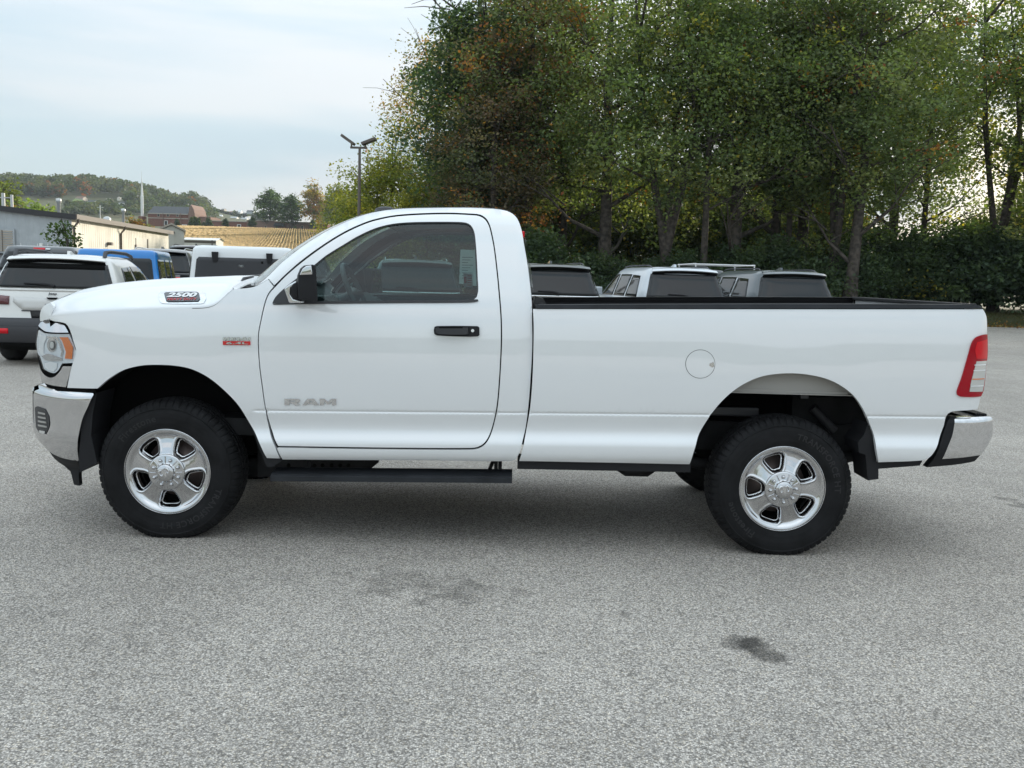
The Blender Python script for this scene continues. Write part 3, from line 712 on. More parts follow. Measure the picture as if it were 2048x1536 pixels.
q = [(79, 860), (91, 862), (90, 867.5), (80, 866)]; panel('fog_lamp', trace(q, bumpf), bumpf, M['clear_lens'], fo, step=0.01, thick=0.003, off=-0.008)
dam_px = [(98, 902), (110, 911), (122, 916), (155.7, 922.5), (158, 945), (159, 971.5), (148, 969.5), (141, 943), (131, 934), (119.5, 926), (108, 916)]
panel('air_dam', trace(dam_px, lambda x, z: bumpf(x, z) + 0.03), lambda x, z: bumpf(x, z) + 0.03, M['black_plastic'], truck, step=0.03, thick=0.04, mirror=True, loc=TL)
# centre of the front: bumper face, grille
gx = float(at_y(70, 700, 0.5)[0])
V = []; F = []; rows = [(0.862, 0.06), (0.842, 0.012), (0.80, 0.0), (0.62, 0.0), (0.52, 0.06), (0.46, 0.10)]
_be = trace([(65.5, 810)], bumpf)[0]; _by = float(bumpf(_be[0], _be[1])); ys = np.linspace(_by - 0.01, 2 * YC - _by + 0.01, 11); xb_f = float(_be[0])
for (z, dx) in rows:
    for y in ys: V.append((xb_f + dx + 0.004 - 0.10 * (1 - ((y - YC) / (YC - _by)) ** 2), y, z))
F = [(i * 11 + j, (i + 1) * 11 + j, (i + 1) * 11 + j + 1, i * 11 + j + 1) for i in range(5) for j in range(10)]
mobj('bumper_face', V, F, M['chrome'], fbump, smooth=True)
gr = MB(); _ge = trace([(74, 690)], side)[0]; gx0 = float(_ge[0]) + 0.0; _gy = float(side(_ge[0], _ge[1]))
gr.box(gx0 + 0.09, gx0 + 0.2, _gy, 2 * YC - _gy, 0.90, 1.30); grille = gr.build('grille', M['gap_black'], truck, loc=TL)
for k in range(6):
    t = MB(); z = 0.94 + k * 0.062; t.box(gx0 + 0.06, gx0 + 0.10, _gy + 0.03, 2 * YC - _gy - 0.03, z, z + 0.022, 0.004); t.build('grille_bar', M['chrome'], grille)
t = MB(); t.box(gx0 + 0.06, gx0 + 0.10, _gy + 0.02, 2 * YC - _gy - 0.02, 1.285, 1.34, 0.012); t.build('grille_brow', M['chrome'], grille)
V_, F_ = text_mesh('RAM', 0.12, 0.004, 0, 1.9)
mobj('lettering', [(gx0 + 0.055, YC - v[0], 1.11 + v[1]) for v in V_], F_, M['chrome'], grille)

# ---- rear bumper
def rbf(x, z):
    x = np.asarray(x, float); z = np.asarray(z, float)
    x0, x1 = px_x(1915), float(at_y(1986, 860, 0.12)[0])
    y = 0.02 + 0.10 * np.clip((x - x0) / (x1 - x0), 0, 1.15) ** 2.4
    w = z - SL * x
    s = np.clip((w - 0.765) / 0.035, 0, 0.98)
    return y + 0.03 * rnd(s) + 0.05 * np.clip((0.64 - w) / 0.15, 0, 1) ** 2
rb_px = [(1909, 838), (1914, 835.5), (1950, 834), (1980, 833), (1984.5, 836.5), (1984.5, 869.5), (1978, 886), (1962, 909.5), (1884.5, 918), (1896, 893), (1905, 869.5)]
rbump, rbump2 = panel('rear_bumper', trace(rb_px, rbf), rbf, M['chrome_soft'], truck, step=0.02, thick=0.06, mirror=True, loc=TL)
rt_px = [(1896, 845), (1900, 837), (1906, 833.5), (1913, 833), (1914.5, 835.2), (1909.5, 839), (1905.5, 870), (1896.5, 894), (1885.5, 918.5), (1961.5, 911), (1950, 923), (1910, 930), (1854.5, 935), (1869, 917), (1882, 886)]
r1, r2 = panel('bumper_trim', trace(rt_px, rbf), rbf, M['black_plastic'], rbump, step=0.02, thick=0.06, off=0.006, mirror=True); r2.parent = rbump2
t = MB(); xr = float(trace([(1983, 860)], rbf)[0][0])
t.box(xr - 0.06, xr + 0.005, 0.16, 2 * YC - 0.16, 0.66, 0.815, 0.012); t.build('bumper_face', M['chrome_soft'], rbump)
pt = at_y(1962, 826, 0.1)
t = MB()
for k in range(5): t.box(pt[0] - 0.02 + k * 0.014, pt[0] - 0.012 + k * 0.014, 0.12, 0.45, pt[2] - 0.05, pt[2] - 0.006)
t.box(pt[0] - 0.1, pt[0] + 0.05, 0.12, 2 * YC - 0.12, pt[2] - 0.06, pt[2] - 0.02); t.build('step_pad', M['black_plastic'], rbump)
# ---- door handle, mirror, badges
def slab_px(name, px, yf, matl, parent, off, thick=0.02, mirror=False, step=0.02):
    return panel(name, trace(px, yf), yf, matl, parent, step=step, thick=thick, off=off, mirror=mirror)
hd_px = [(869.5, 653.5), (874, 652), (955, 652.3), (958.8, 655), (959, 670), (955, 672.6), (920, 672.8), (874, 670.5), (868.8, 667.5), (868, 660)]
hd = slab_px('door_handle', hd_px, cabside, M['black_plastic'], door, -0.012, 0.014)
gr_px = [(872, 656), (878, 654.5), (936, 655), (937, 666.5), (930, 668.5), (878, 667.5), (872.5, 664)]
hh = slab_px('grip', gr_px, cabside, M['dark_trim'], hd, -0.034, 0.018)
rc_px = [(877, 653.2), (928, 653.5), (925, 656), (880, 656)]
slab_px('grip_recess', rc_px, cabside, M['gap_black'], hd, -0.0345, 0.002)
a_ = np.linspace(0, 2 * math.pi, 14, endpoint=False)
slab_px('key_lock', [(945.5 + 3.2 * math.cos(a), 661 + 3.2 * math.sin(a)) for a in a_], cabside, M['chrome'], hd, -0.016, 0.004, step=0.01)
mirror_obj(hd, door2)
# lettering on the door and fender
def letter_panel(name, txt, cx, cy, wpx, hpx, yf, matl, parent, off, bold=0.05, shear=0.0, slope=0.0, sx=1.0):
    V_, F_ = text_mesh(txt, 1.0, bold, shear, 1.0, 1.0)
    zz = V_[:, 2]
    q = V_[:, :2] / np.array([np.ptp(V_[:, 0]), np.ptp(V_[:, 1])]) * np.array([wpx, hpx])
    xz = trace(np.stack([cx + q[:, 0], cy - q[:, 1] + q[:, 0] * slope], 1), yf, off)
    y = yf(xz[:, 0], xz[:, 1]) + off
    n = len(q); V = [(xz[i, 0], y[i], xz[i, 1]) for i in range(n)] + [(xz[i, 0], y[i] + abs(off) * 0.98, xz[i, 1]) for i in range(n)]
    F = list(F_); ed = {}
    for f in F_:
        for i in range(len(f)): ed[(f[i], f[(i + 1) % len(f)])] = 1
    F += [(k[1], k[0], k[0] + n, k[1] + n) for k in ed if (k[1], k[0]) not in ed]
    return mobj(name, V, F, matl, parent)
# wide block letters R A M
def block_letters(name, strokes, matl, parent, yf, off):
    V = []; F = []
    for (outer, hole) in strokes:
        P, T = cdt(smooth_path(outer, 3.0, corner=5), [np.array(hole)] if hole else [], 40.0)
        xz = trace(P, yf, off); y = yf(xz[:, 0], xz[:, 1]) + off
        n0 = len(V); n = len(P)
        a = P[T[:, 1]] - P[T[:, 0]]; b = P[T[:, 2]] - P[T[:, 0]]; fl = (a[:, 0] * b[:, 1] - a[:, 1] * b[:, 0]) > 0
        T[fl] = T[fl][:, ::-1]
        V += [(xz[i, 0], y[i], xz[i, 1]) for i in range(n)] + [(xz[i, 0], y[i] - off * 0.98, xz[i, 1]) for i in range(n)]
        F += [tuple(t + n0) for t in T]; ed = {}
        for t in T:
            for i in range(3): ed[(t[i], t[(i + 1) % 3])] = 1
        F += [(k[1] + n0, k[0] + n0, k[0] + n + n0, k[1] + n + n0) for k in ed if (k[1], k[0]) not in ed]
    return mobj(name, V, F, matl, parent)
y0, y1 = 797.5, 810.0
RAMS = [([(569, y0), (597, y0), (600, y0 + 2.5), (600, y0 + 6), (597, y0 + 8), (593, y0 + 8.3), (601, y1), (590, y1), (583, y0 + 8.6), (578.5, y0 + 8.6), (578.5, y1), (569, y1)], [(579, y0 + 3.4), (590, y0 + 3.4), (590, y0 + 5.6), (579, y0 + 5.6)]),
        ([(604.5, y1), (615, y0), (628, y0), (637.5, y1), (627.5, y1), (625.6, y0 + 10), (616, y0 + 10), (614, y1)], [(618, y0 + 7), (621.3, y0 + 3.2), (624.3, y0 + 7)]),
        ([(639.5, y1), (639.5, y0), (649, y0), (656, y0 + 6), (663, y0), (672, y0), (672, y1), (663.5, y1), (663.5, y0 + 5.5), (657, y1 - 1), (655, y1 - 1), (648, y0 + 5.5), (648, y1)], None)]
block_letters('lettering', RAMS, M['chrome_soft'], door, cabside, -0.006)
bd = slab_px('engine_badge', [(446, 682), (501, 682.6), (501.5, 690), (446.5, 689.6)], side, mat('badge_red', (0.6, 0.01, 0.015), 0.2, coat=1.0), fender, -0.006, 0.006)
letter_panel('lettering', '6.4L', 474, 686.2, 44, 4.6, side, M['chrome_soft'], bd, -0.0085, 0.03)
ya, yb = 674.4, 681.4; m1, m2 = ya + 2.5, ya + 4.6
HEMI = [([(446, ya), (450.5, ya), (450.5, m1), (454, m1), (454, ya), (458.5, ya), (458.5, yb), (454, yb), (454, m2), (450.5, m2), (450.5, yb), (446, yb)], None),
        ([(461, ya), (472, ya), (472, ya + 1.6), (465.5, ya + 1.6), (465.5, m1 + .1), (471, m1 + .1), (471, m2 - .2), (465.5, m2 - .2), (465.5, yb - 1.6), (472, yb - 1.6), (472, yb), (461, yb)], None),
        ([(474.5, yb), (474.5, ya), (479.5, ya), (483.3, ya + 3.6), (487, ya), (492, ya), (492, yb), (488, yb), (488, ya + 3.2), (484.2, yb - .6), (482.3, yb - .6), (478.5, ya + 3.2), (478.5, yb)], None),
        ([(495, ya), (500, ya), (500, yb), (495, yb)], None)]
block_letters('lettering', HEMI, M['chrome_soft'], fender, side, -0.006)

# exterior mirror
mr = empty('mirror', (0, 0, 0)); mr.parent = door
def mbox(name, poly_px, Y0, Y1, matl, parent, bev=0.012, skew=0.0):
    q = [at_y(p[0], p[1], Y0) for p in poly_px]
    bm = bmesh.new(); a = [bm.verts.new((p[0], Y0, p[2])) for p in q]; b = [bm.verts.new((p[0] + skew, Y1, p[2])) for p in q]
    bm.faces.new(a); bm.faces.new(b[::-1]); n = len(q)
    for i in range(n): bm.faces.new((a[i], b[i], b[(i + 1) % n], a[(i + 1) % n]))
    bmesh.ops.recalc_face_normals(bm, faces=bm.faces[:])
    bmesh.ops.bevel(bm, geom=bm.edges[:], offset=bev, segments=3, profile=0.6, affect='EDGES', clamp_overlap=True)
    bm.verts.index_update()
    o = mobj(name, [v.co for v in bm.verts], [[v.index for v in f.verts] for f in bm.faces], matl, parent, smooth=True); bm.free(); return o
head_px = [(597, 551), (603, 537), (611, 530.5), (626, 529), (631.5, 532), (635.5, 600), (633, 603), (598, 598), (596, 570)]
mh = mbox('mirror_head', head_px, -0.26, -0.05, M['black_plastic'], mr, 0.012, -0.055)
cap_px2 = [(598.5, 550.5), (604, 538), (611.5, 532), (622.5, 530.5), (624.8, 549.5)]
mbox('mirror_cap', cap_px2, -0.268, -0.235, M['chrome'], mr, 0.006)
arm_px = [(580, 575), (585, 568), (597, 561), (597, 598), (590, 597.5), (583, 592)]
mbox('mirror_arm', arm_px, -0.20, -0.02, M['black_plastic'], mr, 0.012)
arm2 = [(568, 577), (578, 569), (591, 562), (594, 566), (581, 575), (580, 588), (587, 598), (604, 601.5), (603, 606), (578, 606)]
mbox('mirror_base', arm2, -0.09, 0.06, M['chrome_soft'], mr, 0.008)
hv = [v.co for v in mh.data.vertices]; hx = max(v.x for v in hv); hz0, hz1 = min(v.z for v in hv), max(v.z for v in hv)
t = MB(); t.add([(hx - 0.003, -0.245, hz0 + 0.015), (hx - 0.048, -0.065, hz0 + 0.015), (hx - 0.058, -0.065, hz1 - 0.02), (hx - 0.012, -0.245, hz1 - 0.02)], [(0, 1, 2, 3)])
t.build('mirror_glass', M['mirror'], mr, fix=False)
mr2 = empty('mirror', (0, 0, 0)); mr2.parent = door2
for ch in list(mr.children): mirror_obj(ch, mr2)

# ---- running board, brackets, chassis
t = MB()
L = [at_y(542, 961, 0.02), at_y(1024, 965, 0.02)]
def board(u, dz, y): 
    x = L[0][0] + (L[1][0] - L[0][0]) * u; z = L[0][2] + (L[1][2] - L[0][2]) * u
    return (x, y, z + dz)
secp = [(0.00, 0.0), (0.00, 0.028), (0.012, 0.034), (0.012, 0.038), (0.15, 0.052), (0.17, 0.045), (0.17, 0.0)]
V = [board(u, dz, y) for u in (0, 0.004, 0.996, 1.0) for (y, dz) in secp]; n = len(secp)
F = [(i * n + j, i * n + (j + 1) % n, (i + 1) * n + (j + 1) % n, (i + 1) * n + j) for i in range(3) for j in range(n)] + [tuple(range(n)), tuple(range(4 * n - 1, 3 * n - 1, -1))]
t.add(V, F); rb = t.build('running_board', M['board'], truck, loc=TL); mirror_obj(rb)
for px in (612, 620, 992, 1000):
    p = at_y(px, 934, 0.16); t = MB(); t.prism([(p[0] - 0.011, p[2] - 0.06), (p[0] + 0.011, p[2] - 0.06), (p[0] + 0.011, p[2] + 0.05), (p[0] - 0.011, p[2] + 0.05)], 1, 0.14, 0.16); t.build('board_bracket', M['under_black'], truck, loc=TL)
p0 = at_y(515, 945, 0.40); p1 = at_y(757, 925, 0.40); p2 = at_y(740, 938, 0.40)
t = MB(); t.prism([(p0[0], p0[2] - 0.03), (p2[0] - 0.02, p2[2] - 0.02), (p1[0], p1[2]), (p1[0], p1[2] + 0.1), (p0[0], p1[2] + 0.1)], 1, 0.40, 0.42); br = t.build('crossmember', M['under_black'], truck, loc=TL)
for px in (577, 629, 645, 663, 680, 697):
    p = at_y(px, 931, 0.398); t = MB(); t.lathe([(0.0, 0), (0.011, 0.0), (0.013, 0.004)], 12, 'y', (p[0], 0.397, p[2])); t.build('lightening_hole', M['gap_black'], br)
t = MB(); p = at_y(985, 935, 0.3); t.tube([(p[0] - 0.07, 0.3, p[2] - 0.03), (p[0] - 0.02, 0.3, p[2] - 0.02), (p[0] + 0.01, 0.3, p[2] + 0.06)], [0.006, 0.012, 0.012], 8); t.build('step_linkage', M['under_black'], truck, loc=TL)
for yy in (0.52, 2 * YC - 0.52):
    t = MB(); t.box(-2.55, 2.75, yy - 0.04, yy + 0.04, 0.54, 0.72); t.build('frame_rail', M['under_black'], truck, loc=TL)
t = MB(); t.box(px_x(330), px_x(1046), 0.20, 2 * YC - 0.20, 0.60, 0.70); t.build('floor_pan', M['under_black'], truck, loc=TL)
t = MB(); t.box(-2.4, -1.45, 0.62, 2 * YC - 0.62, 0.50, 1.15); t.build('engine_block', M['under_black'], truck, loc=TL)
for k, (c, zz) in enumerate(((FW, WZ), (RW, WZ))):
    t = MB(); t.tube([(c[0], 0.30, zz), (c[0], 2 * YC - 0.30, zz)], 0.05, 14); yd = 0.75 if k == 0 else YC
    t.lathe([(0.0, -0.17), (0.11, -0.13), (0.17, -0.03), (0.17, 0.03), (0.11, 0.13), (0.0, 0.17)], 16, 'x', (c[0], yd, zz)); t.build('axle', M['under_black'], truck, loc=TL)
t = MB(); a = at_y(1240, 938, 0.35); b = at_y(1312, 938, 0.35)
t.tube([(a[0], 0.42, a[2] + 0.02), (a[0] + 0.05, 0.42, a[2] - 0.015), (b[0] - 0.05, 0.42, a[2] - 0.015), (b[0], 0.42, b[2] + 0.02)], 0.045, 10); t.build('fuel_tank_strap', M['under_black'], truck, loc=TL)
for (x0, x1, nm) in ((1037, 1381, 'bed_sill'), (1756, 1850, 'bed_sill')):
    a = at_y(x0 - 2, 924, 0.06); b = at_y(x1, 929 if x0 < 1500 else 921, 0.06); t = MB(); h = 0.05
    t.prism([(a[0], a[2] - h + 0.01), (b[0] - (0.0 if x0 < 1500 else .03), b[2] - (h + (0.0 if x0 < 1500 else -0.015)) + 0.005), (b[0], b[2] + 0.04), (a[0], a[2] + 0.04)], 1, 0.055, 0.11); t.build(nm, M['black_plastic'], truck, loc=TL)
# leaf spring and shock behind the rear wheel
t = MB(); t.tube([(RW[0] - 0.75, 0.42, 0.52), (RW[0] - 0.4, 0.42, 0.46), (RW[0], 0.42, 0.44), (RW[0] + 0.4, 0.42, 0.50), (RW[0] + 0.72, 0.42, 0.60)], 0.035, 8); t.build('leaf_spring', M['under_black'], truck, loc=TL)
t = MB(); a = at_y(1668, 862, 0.45); b = at_y(1625, 815, 0.45); t.tube([(b[0], 0.45, b[2]), (a[0], 0.45, a[2])], 0.028, 10); t.build('shock_absorber', M['dark_trim'], truck, loc=TL)
t = MB(); a = at_y(1660, 884, 0.5); t.box(a[0] - 0.25, a[0] + 0.28, 0.5, 1.5, a[2], a[2] + 0.28); t.build('spare_carrier', M['under_black'], truck, loc=TL)

# ---- wheel housings
def housing(name, arch_px, depth, matl, yin=0.03):
    xz = smooth_path(trace(arch_px, side), 0.05, closed=False, corner=80); V = []; F = []
    ys = [yin, 0.12, depth]
    for k, y in enumerate(ys):
        for (x, z) in xz:
            cx = (xz[0, 0] + xz[-1, 0]) / 2; s = 1.0 if k == 0 else 1.04
            V.append((cx + (x - cx) * s, max(y, float(side(np.array([x]), np.array([z]))[0]) + 0.02) if k == 0 else y, 0.4 + (z - 0.4) * s))
    n = len(xz)
    F = [(k * n + i, k * n + i + 1, (k + 1) * n + i + 1, (k + 1) * n + i) for k in range(2) for i in range(n - 1)]
    c = len(V); V.append(((xz[0, 0] + xz[-1, 0]) / 2, depth, 0.55))
    F += [(2 * n + i, 2 * n + i + 1, c) for i in range(n - 1)]
    o = mobj(name, V, F, matl, truck, loc=TL); mirror_obj(o)
housing('wheel_housing', [(158, 922), (160, 880), (170, 838), (186, 795)] + ARCH_F + [(534, 918)], 0.42, M['gap_black'])
ARCH_R = [(1382, 924), (1387, 905), (1396, 873), (1410, 846.6), (1425, 824.6), (1445, 801), (1469, 780), (1498, 762.5), (1527, 752), (1557, 747.5), (1586, 746.5), (1621, 750), (1655.6, 758.5), (1683, 772), (1707, 791), (1724, 814.5), (1738, 844), (1748, 871)]
xz = smooth_path(trace(ARCH_R[5:15], side), 0.05, closed=False, corner=80)
# grey inner panel behind the rear arch lip
a = at_y(1440, 784.5, 0.085); b = at_y(1712, 788, 0.085)
t = MB(); V = []; F = []
for (y, zz_) in ((0.03, 1.16), (0.085, 1.13), (0.085, None)):
    for q in (a, b): V.append((q[0], y, q[2] if zz_ is None else zz_))
F = [(0, 1, 3, 2), (2, 3, 5, 4)]
wi = mobj('inner_fender', V, F, M['primer'], truck, loc=TL); mirror_obj(wi)
t = MB(); t.box(a[0], b[0], 0.072, 0.085, a[2] - 0.0, a[2] + 0.006); t.box(a[0] + .05, b[0] - .05, 0.078, 0.085, a[2] + 0.008, a[2] + 0.022); t.build('flange', M['primer'], wi)
p = at_y(1610, 791, 0.17); t = MB(); t.box(p[0] - 0.025, p[0] + 0.02, 0.165, 0.2, p[2] - 0.018, p[2] + 0.02); t.build('clip', M['dark_trim'], wi)
t = MB(); t.box(RW[0] - 0.62, RW[0] + 0.62, 0.62, 0.66, 0.55, 1.2); t.build('bed_floor_sill', M['gap_black'], truck, loc=TL)
t = MB(); a = at_y(1420, 822, 0.35); t.box(a[0] - 0.02, a[0] + 0.30, 0.36, 0.40, a[2] - 0.03, a[2] + 0.025, 0.01); t.build('bed_crossbeam', M['dark_trim'], truck, loc=TL)
# mud flaps and arch trims
def flap_part(name, px, y0, y1, matl=M['black_plastic']):
    q = [at_y(p[0], p[1], y0) for p in px]
    t = MB(); t.prism([(p[0], p[2]) for p in q], 1, y0, y1); o = t.build(name, matl, truck, loc=TL); mirror_obj(o); return o
flap_part('mud_flap', [(1736, 846), (1745, 850), (1753, 890), (1757, 925), (1757, 958), (1736, 961), (1731, 910), (1718, 905), (1716, 885), (1728, 870)], 0.05, 0.28)
flap_part('mud_flap', [(501, 849), (507, 853), (537, 914), (563, 917), (563, 922), (545, 934), (534, 934), (515, 890)], 0.035, 0.30)
flap_part('arch_liner', [(163, 850), (187, 790), (194, 785), (185, 830), (182, 870), (194, 925), (160, 945), (157, 922)], 0.05, 0.30)

# ---- wheels
def tyre_profile():
    return [(0.243, .080), (0.247, .066), (.256, .058), (.285, .049), (.320, .0455), (.345, .047), (.3655, .052), (.368, .0498), (.371, .0498), (.3735, .054), (.388, .062), (.400, .071), (.409, .083), (.4145, .096),
            (.4165, .110), (.4172, .122), (.4175, .124), (.4178, .132), (.4180, .134), (.419, .150), (.4195, .163), (.4196, .165), (.4196, .173), (.4195, .175), (.4198, .183)]
pf = tyre_profile(); yc = 0.183
pf = pf + [(r, 2 * yc - y) for (r, y) in pf[-2::-1]]
NT = 512; V = []; 
grooves = {15: 1, 16: 1, 17: 1, 21: 1, 22: 1}; ncol = len(pf)
TW = []
for j in range(NT):
    th = 2 * math.pi * j / NT; ph = j % 8
    for i, (r, y) in enumerate(pf):
        ii = min(i, ncol - 1 - i)
        rr = r
        if ii in (16, 17, 21, 22) : rr -= 0.009
        if 10 <= ii <= 14 and ph in (0, 1): rr -= 0.0065
        if 18 <= ii <= 20 and (j + (3 if i > ii else 0)) % 8 in (3,): rr -= 0.004
        TW.append((rr, y, th))
F = [(j * ncol + i, j * ncol + i + 1, ((j + 1) % NT) * ncol + i + 1, ((j + 1) % NT) * ncol + i) for j in range(NT) for i in range(ncol - 1)]
Vt = []
for (rr, y, th) in TW:
    x, z = rr * math.cos(th), rr * math.sin(th)
    lo = -(WZ - 0.001)
    if z < lo + 0.05:
        k = max(0, (lo + 0.05 - z) / 0.075); y = y + (-0.012 if y < yc else 0.012) * k * (1 - k * 0.3) * (0.5 if rr > 0.40 else 1)
        z = max(z, lo)
    Vt.append((x, y, z))
tyre_me = None
def wheel_face():
    ang0 = -90.0
    holes = []
    for k in range(5):
        a = R(ang0 + 72 * k); er = np.array([math.cos(a), math.sin(a)]); et = np.array([-er[1], er[0]])
        q = [(0.121, -0.019), (0.119, 0.0), (0.121, 0.019), (0.136, 0.031), (0.165, 0.044), (0.182, 0.049), (0.192, 0.041), (0.196, 0.0), (0.192, -0.041), (0.182, -0.049), (0.165, -0.044), (0.136, -0.031)]
        holes.append(smooth_path([er * r + et * t for r, t in q], 0.006, corner=80))
    kn = np.array([(0, .045), (.06, .045), (.095, .047), (.110, .056), (.14, .066), (.17, .074), (.195, .079), (.208, .079), (.218, .074), (.228, .064), (.238, .060), (.246, .0585), (.250, .064)])
    gr_ = np.arange(0, .26, .001); gy = np.interp(gr_, kn[:, 0], kn[:, 1]); k_ = np.exp(-.5 * (np.arange(-10, 11) / 3.0) ** 2); k_ /= k_.sum()
    gy = np.convolve(np.pad(gy, 10, mode='edge'), k_, mode='valid')
    def yf(x, z):
        r = np.hypot(x, z); y = np.interp(r, gr_, gy)
        p = np.stack([np.ravel(x), np.ravel(z)], 1); d = np.full(len(p), 1e9)
        for h in holes:
            dd = dist_poly(h, p); d = np.minimum(d, dd)
        s = np.clip(1 - d / 0.017, 0, 1); y = y + 0.024 * s * s * (3 - 2 * s)
        s2 = np.exp(-((d - 0.021) / 0.0055) ** 2); y = y - 0.0045 * s2
        return y
    th = np.linspace(0, 2 * math.pi, 128, endpoint=False)
    return np.stack([0.2495 * np.cos(th), 0.2495 * np.sin(th)], 1), holes, yf
w_out_, w_holes, w_yf = wheel_face()
def build_wheel(name, c, rot, side_sign, lbl=None):
    w = empty(name, (0, 0, 0)); w.parent = truck; w.location = (c[0], -YC, WZ)
    global tyre_me
    ty = mobj('tyre', Vt, F, M['rubber'], w, smooth=False)
    rim_root = panel('rim', w_out_, w_yf, M['wheel_chrome'], w, holes=w_holes, step=0.0052, thick=0.03, raw=True)
    rim_root.rotation_euler = (0, -rot, 0)
    t = MB(); t.lathe([(0.2495, .060), (0.2485, .0555), (0.246, .056), (0.2495, .0545), (0.253, .058), (0.253, .066), (0.240, .085), (0.225, .12), (0.215, .26)], 96, 'y'); t.build('rim_flange', M['wheel_chrome'], rim_root)
    t = MB(); t.lathe([(0.0, .215), (0.17, .215), (0.17, .205), (0.0, .205)], 40, 'y'); t.build('brake_disc', M['rotor'], w)
    t = MB(); t.lathe([(0.21, .225), (0.0, .226)], 32, 'y'); t.build('dust_shield', M['gap_black'], w)
    t = MB(); t.lathe([(0.106, .056), (0.106, .046), (0.103, .042), (0.096, .040), (0.060, .036), (0.052, .033), (0.050, .022), (0.047, .018), (0.020, .0155), (0.0, .015)], 64, 'y'); hub = t.build('hub_cap', M['wheel_chrome'], rim_root)
    for k in range(8):
        a = 2 * math.pi * (k + .5) / 8; t = MB()
        t.lathe([(0.0, -0.012), (0.006, -0.0115), (0.0095, -0.007), (0.0105, 0.0), (0.0125, 0.004)], 14, 'y', (0.075 * math.cos(a), .035, 0.075 * math.sin(a))); t.build('lug_cover', M['wheel_chrome'], hub)
        t = MB(); b = a + math.pi / 8; pts = [(0.058 * math.cos(b), .035, 0.058 * math.sin(b)), (0.094 * math.cos(b), .0385, 0.094 * math.sin(b))]
        t.tube(pts, 0.0035, 6); t.build('hub_rib', M['wheel_chrome'], hub)
    # ram's head emblem in the cap
    sk = [(0, 0.026), (0.008, 0.022), (0.010, 0.010), (0.007, -0.006), (0.004, -0.020), (0, -0.026), (-0.004, -0.020), (-0.007, -0.006), (-0.010, 0.010), (-0.008, 0.022)]
    t = MB(); t.prism(sk, 1, 0.0115, 0.0165)
    for s in (-1, 1):
        t.tube([(s * 0.007, .0135, .021), (s * 0.018, .0135, .026), (s * 0.028, .0135, .017), (s * 0.029, .0135, .002), (s * 0.021, .0135, -.010), (s * 0.013, .0135, -.004), (s * 0.016, .0135, .004)], [.004, .006, .006, .005, .0045, .0035, .002], 6)
    em = t.build('emblem', M['chrome_soft'], hub); em.rotation_euler = (0, R(-28), 0)
    if side_sign < 0:
        w.scale = (1, -1, 1); w.location = (c[0], YC, WZ)
    return w, ty
def letters_on_tyre(ty, txt, a0, r0, size):
    V_, F_ = text_mesh(txt, size, size * 0.018, 0, 1.05, 1.12)
    prf = sorted(tyre_profile()[:14]); rr = [p[0] for p in prf]; yy = [p[1] for p in prf]
    V = []
    for v in V_:
        r = r0 + v[1]; a = a0 - v[0] / r0
        V.append((r * math.cos(a), float(np.interp(r, rr, yy)) - 0.0012, r * math.sin(a)))
    mobj('sidewall_lettering', V, F_, M['rubber_letter'], ty)
wf, tf = build_wheel('wheel', FW, R(2), 1)
wr, tr_ = build_wheel('wheel', RW, R(-18), 1)
for ty, da in ((tr_, 0.0), (tf, R(-95))):
    letters_on_tyre(ty, 'TRANSFORCE HT', R(38) + da, 0.318, 0.050)
    letters_on_tyre(ty, 'Firestone', R(218) + da, 0.318, 0.056)
for c, rot in ((FW, 0.3), (RW, 1.0)):
    src = wf if c is FW else wr
    cp = copy_tree(src, truck); cp.scale = (1, -1, 1); cp.location = (c[0], YC, WZ)

# ---- cabin
x0c, x1c = px_x(560), px_x(1036)
t = MB(); t.box(x0c, x1c, 0.10, 2 * YC - 0.10, 0.70, 0.74); t.build('cabin_floor', M['interior'], truck, loc=TL)
trim_px = shrunk(door_px, 6)
tr1, tr2 = panel('door_trim', trace(trim_px, cabside), cabside, M['interior'], door, holes=[trace(shrunk(win_px, -3), cabside)], step=0.05, thick=0.0, off=0.075, mirror=True); tr2.parent = door2
hdl = [(e[0] + 0.01, e[1] + 0.06, e[2] - 0.06) for e in EDGE[_hdr:_lastroof + 1]]
V = []; nvv = 9
for e in hdl:
    for j in range(nvv): V.append((e[0], e[1] + (2 * YC - 2 * e[1]) * j / (nvv - 1), e[2] + 0.015 * math.sin(math.pi * j / (nvv - 1))))
F2 = [(k * nvv + j, k * nvv + j + 1, (k + 1) * nvv + j + 1, (k + 1) * nvv + j) for k in range(len(hdl) - 1) for j in range(nvv - 1)]
mobj('headliner', V, F2, M['interior_grey'], truck, loc=TL)
t = MB(); da = at_y(560, 575, 0.4); db = at_y(690, 590, 0.5)
t.prism([(da[0], 0.75), (da[0], 1.36), (da[0] + 0.1, 1.42), (da[0] + 0.30, 1.43), (da[0] + 0.42, 1.37), (da[0] + 0.44, 1.15), (da[0] + 0.36, 0.75)], 1, 0.13, 2 * YC - 0.13); dash = t.build('dashboard', M['interior'], truck, loc=TL)
sw = at_y(712, 568, 0.52); t = MB()
ring = []
for k in range(33):
    a = 2 * math.pi * k / 32; ring.append((sw[0] + 0.19 * math.sin(a) * math.sin(R(24)) * -1.0, 0.52 + 0.19 * math.cos(a), sw[2] - 0.06 + 0.19 * math.sin(a) * math.cos(R(24))))
t.tube(ring, 0.016, 8, caps=False); t.tube([(sw[0], 0.34, sw[2] - 0.06), (sw[0] - 0.02, 0.52, sw[2] - 0.07), (sw[0], 0.70, sw[2] - 0.06)], [0.016, 0.05, 0.016], 8); t.tube([(sw[0], .52, sw[2] - .07), (sw[0] - .3, .52, sw[2] - .18)], 0.035, 8)
